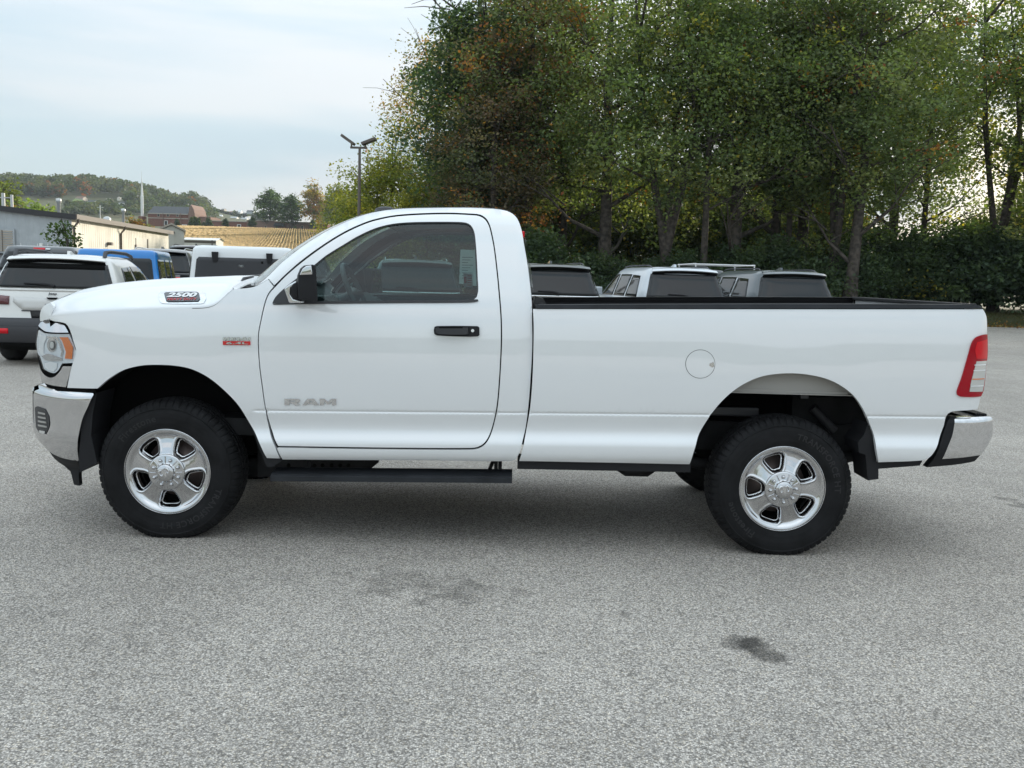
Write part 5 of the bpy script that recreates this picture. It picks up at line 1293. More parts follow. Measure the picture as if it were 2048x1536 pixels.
# boxy off-roaders
def boxy(name, label, body, px, D, H=1.9, hw=0.76, L=4.3, heading=9.0, glass='car_glass_soft', cargo=False):
    b = 1.16
    lv = [(.45, .80, .10, L - .2), (.55, .86, .02, L), (.75, .86, 0, L), (b - .05, .86, 0.0, L - .05), (b, .85, .01, L - .1), (b + .01, hw * 1.02, .015, L - 1.55), (b + .3, hw * .975, .045, L - 1.7), (H - .12, hw * .93, .075, L - 1.9), (H - .05, hw * .915, .085, L - 1.95), (H - .015, hw * .88, .11, L - 2.0), (H, hw * .8, .2, L - 2.1)]
    c = Car(name, label, 'off-roader', lv, 14, body, px, D, heading)
    g = lambda zz: c.hwz(zz) * .865
    c.rear('rear_window', [(-g(b + .04), b + .03), (g(b + .04), b + .03), (g(H - .2), H - .20), (g(H - .17) - .03, H - .165), (-g(H - .17) + .03, H - .165), (-g(H - .2), H - .20)], M[glass], 0.012, thick=.02)
    for sg in (-1, 1):
        c.sidep('quarter_window', [(.14, b + .05), (1.0, b + .05), (1.0, H - .18), (.18, H - .18)], M['car_glass'], sg, .006)
        c.sidep('door_window', [(1.08, b + .05), (1.78, b + .05), (1.74, H - .18), (1.08, H - .18)], M['car_glass'], sg, .006)
        c.sidep('door_window', [(1.86, b + .05), (2.6, b + .05), (2.42, H - .18), (1.84, H - .18)], M['car_glass'], sg, .006)
        c.box('mirror', M['black_plastic'], *sorted((sg * .88, sg * 1.10)), 2.55, 2.70, b + .02, b + .22, bev=.03)
        c.rear('tail_light', [(sg * .66, .78), (sg * .80, .78), (sg * .80, .98), (sg * .66, .98)][::sg], M['red_bright'], .03)
        for y in (.35, L - 1.0):
            c.box('fender_flare', M['black_plastic'], *sorted((sg * .80, sg * .97)), y - .5 + .2, y + .75, .86, .93, bev=.02)
    c.wheels((.75, L - .75), .40)
    c.box('rear_bumper', M['black_plastic'], -.86, .86, -.16, .05, .50, .64, bev=.02)
    return c
wj = boxy('off_roader', 'white boxy off-roader with two black hinges on its rear glass, behind the pickup bonnet', paint('rover_white', (0.77, 0.79, 0.80)), 484, 13.4, 1.895, 0.765, heading=9.5)
for sg in (-1, 1):
    xh = sg * .37; zz = 1.72
    t = MB(); yv = float(wj.rear_y(np.array(xh), np.array(zz)))
    t.prism([(xh - .045, zz + .085), (xh + .045, zz + .085), (xh + .04, zz + .0), (xh + .022, zz - .06), (xh - .022, zz - .06), (xh - .04, zz)], 1, yv - .035, yv + .0); t.build('glass_hinge', M['black_plastic'], wj.root)
wj.box('brake_light', M['red_bright'], .01, .17, -.10, -.03, 1.30, 1.345); wj.box('brake_light_bracket', M['gap_black'], .03, .15, -.09, .05, 1.262, 1.30)
t = MB(); t.lathe([(0.0, -.10), (.2, -.10), (.22, -.13), (.34, -.13), (.40, -.06), (.40, .10), (.30, .14)], 32, 'y', (0.05, -.12, .92)); t.build('spare_wheel', M['tyre_plain'], wj.root)
wj.rear('window_sticker', trap(-.02, .04, 1.60, .04, 1.63), M['paper'], .012, thick=.002); wj.rear('nozzle', trap(.27, .015, 1.66, .015, 1.69), M['gap_black'], .015)
bj = boxy('off_roader', 'bright blue boxy off-roader with dark windows in front of the cream metal building', paint('rover_blue', (0.004, 0.20, 0.58)), 232, 18.6, 1.86, 0.80, heading=12.5, glass='car_glass')
# smaller ones further back
d1 = suv('parked_suv', 'grey suv with red light bar beside the blue off-roader', paint('suv_grey', (0.13, 0.13, 0.13)), 312, 23.8, 1.80, .97, 5.1, 1.16, heading=11, chrome_line=False, rail_mat='chrome_soft')
d1.rear('light_bar', [(-.90, .98), (.90, .98), (.88, 1.09), (-.88, 1.09)], M['red_bright'], .02); d1.letters('DURANGO', 0.52, 1.035, .028, M['white_print'], .03, 1.6)
d2 = suv('parked_suv', 'black suv half hidden behind the grey suv and the white off-roader', paint('suv_black', (0.02, 0.02, 0.024)), 384, 29.5, 1.86, 1.0, 5.3, 1.2, heading=11, chrome_line=True)
d3 = suv('parked_suv', 'black suv peeking out right of the white off-roader', paint('suv_black2', (0.02, 0.02, 0.024)), 588, 24, 1.86, 1.0, 5.2, 1.2, heading=10, chrome_line=False, rails=False)
# grey crew cab pickup at the far left edge
pu = Car('parked_pickup', 'dark grey pickup with red cab light behind the white suv', 'pickup truck', [(.5, .95, .1, 5.6), (.6, 1.0, 0, 5.8), (1.0, 1.0, 0, 5.8), (1.25, .99, .02, 5.6), (1.28, .97, .04, 5.2), (1.30, .92, 1.72, 4.4), (1.6, .82, 1.86, 3.9), (1.80, .74, 1.96, 3.4), (1.88, .70, 2.02, 3.2), (1.91, .55, 2.2, 3.0)], 10, paint('pickup_grey', (0.035, 0.038, 0.042)), 18, 19.2, 10)
pu.rear('rear_window', [(-.80, 1.38), (.80, 1.38), (.68, 1.78), (-.68, 1.78)], M['car_glass'], .008); pu.rear('cab_light', trap(0, .12, 1.82, .12, 1.87), M['red_bright'], .02); pu.rear('cab_light_lens', trap(0.18, .05, 1.825, .05, 1.86), M['white_print'], .02); pu.rear('window_divider', trap(-.22, .012, 1.38, .012, 1.78), M['gap_black'], .016)
for sg in (-1, 1):
    pu.sidep('door_window', [(2.1, 1.38), (2.75, 1.38), (2.68, 1.76), (2.14, 1.76)], M['car_glass'], sg, .008); pu.sidep('door_window', [(2.85, 1.38), (3.75, 1.38), (3.35, 1.72), (2.82, 1.76)], M['car_glass'], sg, .008)
    pu.rear('tail_light', [(sg * .84, .85), (sg * .97, .85), (sg * .97, 1.2), (sg * .84, 1.2)][::sg], M['tail_dark'], .015); pu.box('mirror', M['black_plastic'], *sorted((sg * .98, sg * 1.25)), 3.55, 3.7, 1.45, 1.72, bev=.03)
pu.wheels((1.2, 4.7), .42)
# service truck with a white ladder rack
sv = Car('service_truck', 'dark service truck carrying a white ladder rack, behind the parked suvs', 'truck', [(.5, .95, .1, 5.6), (.6, 1.0, 0, 5.8), (1.0, 1.0, 0, 5.8), (1.25, .99, .02, 5.6), (1.28, .97, .04, 5.2), (1.30, .92, 1.72, 4.4), (1.6, .82, 1.86, 3.9), (1.84, .74, 1.96, 3.4), (1.92, .70, 2.02, 3.2), (1.95, .55, 2.2, 3.0)], 10, paint('service_dark', (0.03, 0.033, 0.036)), 1452, 26.5, 8)
sv.rear('rear_window', [(-.80, 1.42), (.80, 1.42), (.68, 1.82), (-.68, 1.82)], M['car_glass'], .008); sv.wheels((1.2, 4.7), .42)
t = MB()
for sg in (-1, 1):
    t.tube([(sg * .85, .1, 2.07), (sg * .85, 1.7, 2.05)], .02, 8)
    for y in (.12, 1.6): t.tube([(sg * .85, y, 1.2), (sg * .85, y, 2.07)], .02, 8)
for y in (.1, .9, 1.7): t.tube([(-.85, y, 2.06), (.85, y, 2.06)], .018, 8)
t.build('ladder_rack', M['white_print'], sv.root)
for sg in (-1, 1): sv.sidep('door_window', [(2.1, 1.42), (2.75, 1.42), (2.68, 1.80), (2.14, 1.80)], M['car_glass'], sg, .008)
# ================================================================ buildings beyond the lot
M['metal_blue'] = mat('metal_blue', (0.42, 0.45, 0.47), 0.5, noise=(3, 0.06, 4))  # gable end's bluish shade is put into this colour; houses share it
M['metal_cream'] = mat('metal_cream', (0.72, 0.69, 0.60), 0.55, noise=(0.6, 0.14, 5))  # long wall's warm sun is put into this colour; houses share it
M['metal_white'] = mat('metal_white', (0.60, 0.58, 0.52), 0.55, noise=(0.8, 0.12, 5))
M['roof_dark'] = mat('roof_dark', (0.035, 0.035, 0.038), 0.6)
M['fascia'] = mat('fascia', (0.12, 0.10, 0.085), 0.5)
M['brick'] = mat('brick', (0.20, 0.085, 0.060), 0.9, noise=(3, 0.2, 5))
M['brick_tan'] = mat('brick_tan', (0.24, 0.15, 0.115), 0.9, noise=(3, 0.15, 5))
M['stone_trim'] = mat('stone_trim', (0.45, 0.40, 0.34), 0.8)
M['slate'] = mat('slate', (0.05, 0.055, 0.06), 0.7, noise=(2, 0.2, 4))
M['pale_metal'] = mat('pale_metal', (0.62, 0.63, 0.62), 0.4, 0.3)
M['dark_open'] = mat('dark_open', (0.02, 0.014, 0.012), 0.9)
M['steeple_white'] = mat('steeple_white', (0.8, 0.8, 0.78), 0.4)
HT = 3.75
# the long metal shed: gable end's shade and long wall's sun are put into their colours
A0 = at_d(143, 436, 45.4); ax_ = np.array([-0.10, 0.995, 0.0]); ax_ /= np.linalg.norm(ax_); ex = np.array([-ax_[1], ax_[0], 0.0])   # along the long wall, along the gable end
A0 = np.array([A0[0], A0[1], 0.0]); LEN = 17.6; WID = 12.0
def bp(u, v, z): return tuple(A0 + ax_ * u + ex * v + np.array([0, 0, z]))
shed = empty('metal_building', tuple(A0)); tag(shed, 'long low metal building, gable end tinted grey for shade and long wall tinted cream for sun, dark roof edge', 'building')
SO = -A0
def sb(name, m, pts, faces, parent=shed): return mobj(name, [tuple(np.array(p) - A0) for p in pts], faces, m, parent)
def sbox(name, m, u0, u1, v0, v1, z0, z1, parent=shed):
    P = [bp(u, v, z) for u in (u0, u1) for v in (v0, v1) for z in (z0, z1)]
    o = sb(name, m, P, [(0, 1, 3, 2), (4, 6, 7, 5), (0, 4, 5, 1), (2, 3, 7, 6), (0, 2, 6, 4), (1, 5, 7, 3)], parent)
    bm = bmesh.new(); bm.from_mesh(o.data); bmesh.ops.recalc_face_normals(bm, faces=bm.faces[:]); bm.to_mesh(o.data); bm.free(); return o
# ribbed sheets
def ribbed(name, m, n, fn, ztop, parent=shed):
    P = []; k = 0
    for i in range(n + 1):
        for (du, dd) in ((0.0, 0.0), (0.16, 0.0), (0.18, 0.012), (0.24, 0.012), (0.26, 0.0)):
            t = (i + du / 0.30) / (n + 1)
            P += [fn(t, dd, 0.0), fn(t, dd, ztop(t))]
    F = [(2 * i, 2 * i + 2, 2 * i + 3, 2 * i + 1) for i in range(len(P) // 2 - 1)]
    return sb(name, m, P, F, parent)
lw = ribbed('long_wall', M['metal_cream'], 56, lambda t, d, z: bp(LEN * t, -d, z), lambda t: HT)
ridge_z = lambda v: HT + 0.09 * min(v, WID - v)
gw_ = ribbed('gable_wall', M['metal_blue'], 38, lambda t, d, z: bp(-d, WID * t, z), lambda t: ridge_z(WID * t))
sb('roof', M['roof_dark'], [bp(-.15, -.25, HT), bp(LEN + .1, -.25, HT), bp(LEN + .1, WID / 2, HT + .09 * WID / 2 + .12), bp(-.15, WID / 2, HT + .09 * WID / 2 + .12), bp(LEN + .1, WID + .2, HT), bp(-.15, WID + .2, HT)], [(0, 1, 2, 3), (3, 2, 4, 5)])
sbox('gutter', M['fascia'], -.15, LEN + .1, -.30, -.14, HT - .06, HT + .17)
V = []
for v in (-.25, WID / 2, WID + .2):
    z = HT + .09 * min(max(v, 0), max(0, WID - v)); V += [bp(-.17, v, z - .10), bp(-.17, v, z + .16)]
sb('gable_trim', M['roof_dark'], V, [(0, 2, 3, 1), (2, 4, 5, 3)])
vt = sbox('louvre_vent', M['metal_blue'], -.16, -.04, 2.55, 3.65, 2.0, 3.15)
for k in range(9): sbox('louvre_blade', M['stone_trim'], -.20, -.15, 2.62, 3.58, 2.10 + k * .112, 2.16 + k * .112, vt)
sbox('louvre_bar', M['fascia'], -.205, -.198, 3.05, 3.09, 2.08, 3.08, vt)
sbox('vent_sill', M['gap_black'], -.22, -.04, 2.5, 3.7, 1.93, 1.985, vt)
sbox('wall_lamp', M['steeple_white'], -.2, -.03, 1.28, 1.42, 2.32, 2.52)
for v in (1.55, 1.08, 2.3): sbox('panel_seam', M['steeple_white'], -.03, -.024, v, v + .03, 0.0, 2.5)
for u in (0.1, 7.3):
    t = MB(); t.tube([np.array(bp(u, -.28, HT - .02)) - A0, np.array(bp(u, -.25, HT - .2)) - A0, np.array(bp(u, -.07, HT - .42)) - A0, np.array(bp(u, -.07, 0.1)) - A0], .055, 8); t.build('downspout', M['fascia'], shed)
dr = sbox('doorway', M['dark_open'], 4.6, 5.7, -.045, .05, 0.0, 2.35)
sbox('door_frame', M['fascia'], 5.62, 5.75, -.06, .0, 0.0, 2.42, dr); sbox('lintel', M['fascia'], 4.5, 5.75, -.06, .0, 2.35, 2.43, dr); sbox('pallet', M['stone_trim'], 4.75, 5.3, -.05, -.046, 1.2, 1.75, dr)
sbox('flood_lamp', M['fascia'], 5.05, 5.35, -.25, -.03, 2.62, 2.78)
dr2 = sbox('service_door', M['metal_white'], 10.2, 12.4, -.05, .0, 0.0, 3.2); sbox('door_track', M['fascia'], 10.05, 10.25, -.07, .0, 0, 2.8, dr2); sbox('ladder', M['fascia'], 12.4, 12.6, -.08, .0, 0, 3.2, dr2)
for (px, py, h, r) in ((118, 435, .95, .075), (247, 450, .95, .075)):
    p = at_d(px, py, 48 if px < 150 else 56); t = MB(); t.lathe([(r, -.6), (r, h - .25), (r * 1.7, h - .2), (r * 1.7, h - .02), (0, h)], 14, 'z', tuple(np.array(p) - A0)); t.build('roof_stack', M['pale_metal'], shed)
p = at_d(214, 436, 53); t = MB(); t.lathe([(.2, -.3), (.2, .0), (.1, .07), (0, .09)], 14, 'z', tuple(np.array(p) - A0)); t.build('roof_dome_vent', M['pale_metal'], shed)

def simple_gable(name, label, px0, px1, pyt, pyr, D, depth, wm, rm, cat='building', z0=None, ridge='x', rz=0.0):
    "small building facing the camera between two pixel columns; eaves at pyt, ridge at pyr"
    a = at_d(px0, pyt, D); b = at_d(px1, pyt, D); zr = at_d((px0 + px1) / 2, pyr, D)[2]
    z0 = ground_z((a[0] + b[0]) / 2, D + CAM[1]) - 0.3 if z0 is None else z0
    r = empty(name, ((a[0] + b[0]) / 2, D + CAM[1], z0), rz); tag(r, label, cat)
    w = (b[0] - a[0]) / 2; ze = a[2] - z0; zr = zr - z0
    if ridge == 'y':
        prof = [(-w, 0), (w, 0), (w, ze), (0, zr), (-w, ze)]
        t = MB(); t.prism(prof, 1, 0, depth); t.build('wall', wm, r)
        k = 0.06 * w + .05; t = MB()
        for s in (-1, 1): t.add([(0, -k, zr + .03), (s * (w + k), -k, ze - .02), (s * (w + k), depth + k, ze - .02), (0, depth + k, zr + .03), (0, -k, zr + .16), (s * (w + k), -k, ze + .1), (s * (w + k), depth + k, ze + .1), (0, depth + k, zr + .16)], [(0, 1, 2, 3), (4, 7, 6, 5), (0, 4, 5, 1), (1, 5, 6, 2), (2, 6, 7, 3)])
        t.build('roof', rm, r)
    else:
        t = MB(); t.prism([(0, 0), (depth, 0), (depth, ze), (depth / 2, zr), (0, ze)], 0, -w, w); t.build('wall', wm, r)
        k = 0.02 * w + .1; t = MB()
        t.add([(-w - k, -k, ze - .03), (w + k, -k, ze - .03), (w + k, depth / 2, zr + .05), (-w - k, depth / 2, zr + .05), (w + k, depth + k, ze - .03), (-w - k, depth + k, ze - .03)], [(0, 1, 2, 3), (3, 2, 4, 5)]); t.build('roof', rm, r)
    return r, w, ze, zr
def win(r, x, z, w, h, m=None, frame=None, y=-0.02):
    t = MB(); t.box(x - w / 2, x + w / 2, y - .05, y + .1, z - h / 2, z + h / 2); f = t.build('window', frame or M['stone_trim'], r)
    t = MB(); t.box(x - w * .36, x + w * .36, y - .09, y - .045, z - h * .42, z + h * .42); t.build('pane', m or M['car_glass'], f); return f
an, w, ze, zr = simple_gable('metal_annex', 'small pale metal shed with shallow gable at the end of the cream wall', 318.5, 367, 461.5, 450.5, 66, 7, M['metal_white'], M['stone_trim'], ridge='y', rz=R(19.5))
t = MB(); t.box(-.22, .2, -.06, .1, 0, ze - .25); t.build('door', M['metal_white'], an); t = MB(); t.box(.12, .2, -.2, 0, ze - .15, ze - .03); t.build('wall_lamp', M['fascia'], an)
t = MB(); t.box(-.28, -.22, -.07, .0, 0, ze - .3); t.build('door_edge', M['fascia'], an)
ls, w, ze, zr = simple_gable('storage_shed', 'long low storage shed with white roof edge in front of the corn field', 366, 432, 478.5, 476, 88, 2.2, M['metal_white'], M['steeple_white'])
t = MB(); t.box(-w, w * .99, -.03, -.0, ze - .28, ze - .12); t.build('eave_shadow_board', M['fascia'], ls); t = MB(); t.box(w * .74, w * .80, -.05, .0, 0, ze); t.build('corner_post', M['fascia'], ls)

# church and school-like brick range on the rise
DC = 400.0
def zc(px, py, D=DC): return at_d(px, py, D)
ch, w, ze, zr = simple_gable('brick_church', 'red brick church with dark pitched roof and white steeple', 296, 381, 425.8, 411, DC, 15, M['brick'], M['slate'])
cx0 = ch.location.x; z0 = ch.location.z
def cpt(px, py, D=DC): p = at_d(px, py, D); return (p[0] - cx0, p[2] - z0)
for px in (317, 336, 355): q = cpt(px, 430.5); win(ch, q[0], q[1], 1.1, 1.1)
q = cpt(332, 446); win(ch, q[0], q[1], 1.5, 2.0, frame=M['steeple_white'])
q0 = cpt(296, 435.5); q1 = cpt(381, 435.5); t = MB(); t.box(q0[0], q1[0], -.2, -.0, q0[1] - .15, q0[1] + .15); t.build('string_course', M['stone_trim'], ch)
q0 = cpt(296, 426.2); t = MB(); t.box(q0[0], q1[0], -.35, -.0, q0[1] - .25, q0[1] + .1); t.build('cornice', M['stone_trim'], ch)
for px in (326, 361.5, 377): q0 = cpt(px, 426); q1 = cpt(px + 1.3, 460); t = MB(); t.box(q0[0], q1[0], -.5, .0, 0, q0[1]); t.build('buttress', M['brick_tan'], ch)
q0 = cpt(365.5, 459); q1 = cpt(373, 451); t = MB(); t.box(q0[0], q1[0], -.3, .0, 0, q1[1]); dd = t.build('door', M['red_print'], ch); t = MB(); t.box(q0[0] - .2, q1[0] + .2, -.4, .0, q1[1], q1[1] + .35); t.build('lintel', M['steeple_white'], dd)
# cross gable at the right end, lit by the sun
q = [cpt(379.5, 470), cpt(391.5, 470), cpt(391.5, 428), cpt(389, 418), cpt(384, 409.5), cpt(380.5, 414), cpt(379.5, 425)]
t = MB(); t.prism(q, 1, -1.2, 14); t.build('gable_end', M['brick_tan'], ch)
q0 = cpt(272.3, 347); q1 = cpt(270, 389.5); q2 = cpt(275.5, 390)
t = MB(); hw_ = (q2[0] - q1[0]) / 2; cxm = (q1[0] + q2[0]) / 2
t.lathe([(hw_ * 1.15, q1[1] - 9), (hw_ * 1.15, q1[1] - .2), (hw_ * 1.0, q1[1]), (0.06, q0[1]), (0.05, q0[1] + 1.6), (0, q0[1] + 1.6)], 8, 'z', (cxm, 6, 0), smooth=False); t.build('steeple', M['steeple_white'], ch)
t = MB(); t.box(cxm - hw_ * 1.6, cxm + hw_ * 1.6, 4, 8.2, 0, q1[1] - 8.5); t.build('bell_tower', M['brick'], ch)
wing, w, ze, zr = simple_gable('brick_wing', 'low brick wing with pale parapet right of the church', 391.5, 421, 433, 432.6, DC + 4, 14, M['brick_tan'], M['brick_tan'])
for k in (-.5, 0.1, .6): win(wing, k * w, ze * .55, 1.0, 2.2, y=-.02)
br = empty('brick_school', tuple(zc(520, 462))); tag(br, 'long flat-roofed brick building behind the corn field', 'building'); bz = br.location.z; bx = br.location.x
def bpt(px, py): p = at_d(px, py, DC - 10); return (p[0] - bx, p[2] - bz)
for (a, b_, yt, m, dy) in ((404, 481, 441.5, 'brick', 0), (481, 538, 440, 'brick_tan', -1.0), (538, 562, 442, 'brick', 0.2), (562, 612, 443.5, 'brick_tan', -.4), (612, 645, 446, 'brick', .1)):
    q0 = bpt(a, 466); q1 = bpt(b_, yt); t = MB(); t.box(q0[0], q1[0], dy, 14, -1.5, q1[1]); wl_ = t.build('wall', M[m], br); t = MB(); t.box(q0[0] + .02, q1[0] - .02, dy - .25, 14, q1[1], q1[1] + .35); t.build('parapet', M['stone_trim'], wl_)
for (px, py, w_, h_) in ((440, 449, 1.2, 1.2), (464.5, 452, 1.6, 2.3), (520, 452, .8, 1.0), (574, 453, 1.4, 2.2), (594, 453, 1.0, 1.8), (411, 450, .9, 1.5)): q = bpt(px, py); win(br, q[0], q[1], w_, h_, frame=M['steeple_white'] if px in (464.5, 440) else M['stone_trim'], y=-1.1 if 481 < px < 538 else -.45)
q0 = bpt(547, 450); t = MB(); t.prism([(q0[0] - 2.2, q0[1]), (q0[0] + 2.4, q0[1]), (q0[0] + 1.6, q0[1] + 1.2), (q0[0] - 1.4, q0[1] + 1.2)], 1, -2.0, 0.2); t.build('porch', M['slate'], br)

# houses on the hillside
def hit_ground(px, py, d0=60, d1=2400):
    d = ray(px, py); prev = d0
    for D in np.geomspace(d0, d1, 400):
        p = CAM + d * (D / d[1])
        if p[2] < float(height(p[0], p[1])): return p, D
    return CAM + d * (900 / d[1]), 900
HP = [(136, 405, 8, 3.5, 'white house with wide eaves left of the hillside meadow', 'steeple_white', 'slate'), (158, 398, 15, 6, 'long tan house with pale roof below the wood', 'stone_trim', 'brick_tan'), (181, 406, 13, 6, 'grey house with garage on the hillside meadow', 'metal_blue', 'slate'),
      (215, 399, 7, 3, 'small beige house among the hillside bushes', 'stone_trim', 'stone_trim'), (237, 398, 6, 5, 'narrow cream house high on the hillside', 'metal_cream', 'stone_trim'), (243, 408, 12, 5, 'white house with dark roof left of the steeple', 'steeple_white', 'slate'),
      (304, 408, 11, 5, 'white house above the church roof', 'steeple_white', 'slate'), (356, 409, 3, 3, 'tiny white house at the wood edge', 'steeple_white', 'slate'), (373, 409, 3, 2.5, 'tiny cream house right of the wood edge', 'metal_cream', 'slate'),
      (395, 421, 7, 3, 'cream house right of the church gable', 'metal_cream', 'stone_trim'), (438, 437, 9, 8, 'white house behind the brick building', 'steeple_white', 'pale_metal'), (450, 426, 12, 4, 'grey-roofed house on the distant slope', 'metal_white', 'slate'),
      (462, 426, 9, 4, 'pale house with red roof on the distant slope', 'steeple_white', 'brick_tan'), (478, 428, 6, 9, 'tall white house on the distant slope', 'steeple_white', 'pale_metal'), (489, 429, 10, 4, 'long white house on the distant slope', 'steeple_white', 'slate'),
      (500, 425, 14, 5, 'lavender-grey house near the big dark tree', 'metal_blue', 'slate'), (466, 437, 14, 4, 'long grey-roofed hall on the distant slope', 'metal_white', 'metal_blue'), (487, 439, 12, 4, 'grey hall below the long white house', 'metal_white', 'metal_blue'), (445, 420, 6, 3, 'small house on the far ridge', 'stone_trim', 'slate')]
for (px, py, wpx, hpx, lb, wm, rm) in HP:
    p, D = hit_ground(px, py + 1)
    simple_gable('hillside_house', lb, px - wpx / 2, px + wpx / 2, py - hpx * .45, py - hpx, D, 8, M[wm], M[rm], 'house', z0=p[2] - 1.0)
for o in [o for o in COL.objects if o.name.startswith('hillside_house')]: o['group'] = 'houses on the far hillside'

# meadow and mown strips on the hill
def drape(name, px_poly, m, lift=0.6):
    O = smooth_path(px_poly, 8, corner=60); P, T = cdt(O, [], 14)
    V = []
    for p in P:
        q, D = hit_ground(p[0], p[1]); V.append((q[0], q[1], q[2] + lift))
    o = mobj(name, V, [tuple(t) for t in T], m, smooth=True)
    bm = bmesh.new(); bm.from_mesh(o.data); bmesh.ops.recalc_face_normals(bm, faces=bm.faces[:])
    if sum(f.normal.z for f in bm.faces) < 0: bmesh.ops.reverse_faces(bm, faces=bm.faces[:])
    bm.to_mesh(o.data); bm.free(); tag(o, kind='structure'); return o
drape('meadow', [(128, 414), (140, 407), (150, 399), (160, 400), (170, 405), (195, 406), (215, 409), (245, 412), (246, 418), (200, 420), (150, 416)], mat('meadow_green', (0.15, 0.23, 0.055), 0.95, noise=(.02, .25, 4)))
drape('meadow', [(420, 424), (440, 421), (470, 428), (505, 430), (505, 434), (470, 433), (430, 430)], mat('meadow_pale', (0.20, 0.22, 0.09), 0.95, noise=(.03, .2, 4)))

# dry corn rows
g = np.random.default_rng(11)
rowdir = np.array([-0.227, 1.0]); V = []; cols = []
for k in range(190):
    x0 = -128 + k * 0.76
    t_ = np.arange(0, 1.0001, 1 / 110.0); yb, ye = 128.0, 352.0
    yy = yb + (ye - yb) * t_; xx = x0 + 30 + (yy - 200) * rowdir[0] + g.normal(0, .05, len(t_))
    ok = (xx / (yy - CAM[1]) * FPX + 1024 > 330) & (xx / (yy - CAM[1]) * FPX + 1024 < 800)
    zb = np.array(height(xx, yy)); hh = 0.55 * g.uniform(.75, 1.2, len(t_))
    L_ = np.stack([xx - .24, yy, zb - .05], 1); T_ = np.stack([xx + g.normal(0, .05, len(t_)), yy, zb + hh], 1); R_ = np.stack([xx + .24, yy, zb - .05], 1)
    for i in range(len(t_) - 1):
        if ok[i]:
            V += [L_[i], L_[i + 1], T_[i + 1], T_[i], T_[i], T_[i + 1], R_[i + 1], R_[i]]; c = g.uniform(.8, 1.15); cols += [np.array([.50, .345, .135]) * c, np.array([.47, .325, .125]) * c]
co = np_mesh('corn_rows', np.array(V), 4, np.array(cols), M['grass']); tag(co, 'dry golden corn field in straight rows on the rise', 'corn field', kind='stuff')
drape('field_soil', [(368, 468), (372, 461), (500, 461.5), (655, 464), (720, 466), (720, 520), (560, 520), (368, 500)], mat('field_soil', (0.34, 0.235, 0.10), 0.95, noise=(.3, .15, 4)), 0.02)

# ================================================================ light pole, utility poles
lp = at_d(718, 440, 46); zb = 0.0
pole = empty('light_pole', (lp[0], lp[1], ground_z(lp[0], lp[1]))); tag(pole, 'dark parking lot light pole with two angled lamp heads', 'light pole')
def lpt(px, py): p = at_d(px, py, 46); return (p[0] - pole.location.x, p[2] - pole.location.z)
top = lpt(717, 296); t = MB(); t.tube([(0, 0, -.1), (0, 0, top[1] * .72), (0, 0, top[1])], [.085, .075, .06], 12); t.build('pole', M['fascia'], pole)
a = lpt(700.5, 295); b = lpt(734.5, 296.5); t = MB(); t.box(a[0], b[0], -.05, .05, a[1] - .045, a[1] + .05, .01); t.build('cross_arm', M['fascia'], pole)
for (s, px, py, ang) in ((-1, 696, 280, 34), (1, 738, 283, -22)):
    c = lpt(px, py); st = lpt(703 if s < 0 else 731, 290); t = MB(); t.tube([(st[0], 0, st[1] - .1), (st[0], 0, st[1] + .14)], .04, 8); t.build('lamp_neck', M['fascia'], pole)
    t = MB(); t.box(-.36, .36, -.26, .26, -.06, .07, .02); ca, sa = math.cos(R(-ang)), math.sin(R(-ang)); t.v = [(c[0] + v[0] * ca - v[2] * sa, v[1], c[1] + v[0] * sa + v[2] * ca) for v in t.v]; lh = t.build('lamp_head', M['fascia'], pole)
for (px, yt, D, lb) in ((6.0, 386, 62, 'pale utility pole rising behind the grey gable roof'), (200, 411, 150, 'thin utility pole among the autumn trees behind the metal building')):
    p = at_d(px, yt, D); z0_ = ground_z(p[0], p[1]); u = empty('utility_pole', (p[0], p[1], z0_)); tag(u, lb, 'utility pole')
    t = MB(); t.tube([(0, 0, 0), (0, 0, p[2] - z0_)], [.15, .11] if px < 50 else [.10, .07], 10); t.build('pole', M['pale_metal'], u); t = MB(); t.box(-.5, .5, -.04, .04, p[2] - z0_ - .32, p[2] - z0_ - .26); t.build('crossarm', M['pale_metal'], u)
    if px < 50: t = MB(); t.tube([(.55, 0, 0), (.55, 0, p[2] - z0_ - .1)], [.10, .09], 8); t.build('riser', M['pale_metal'], u)
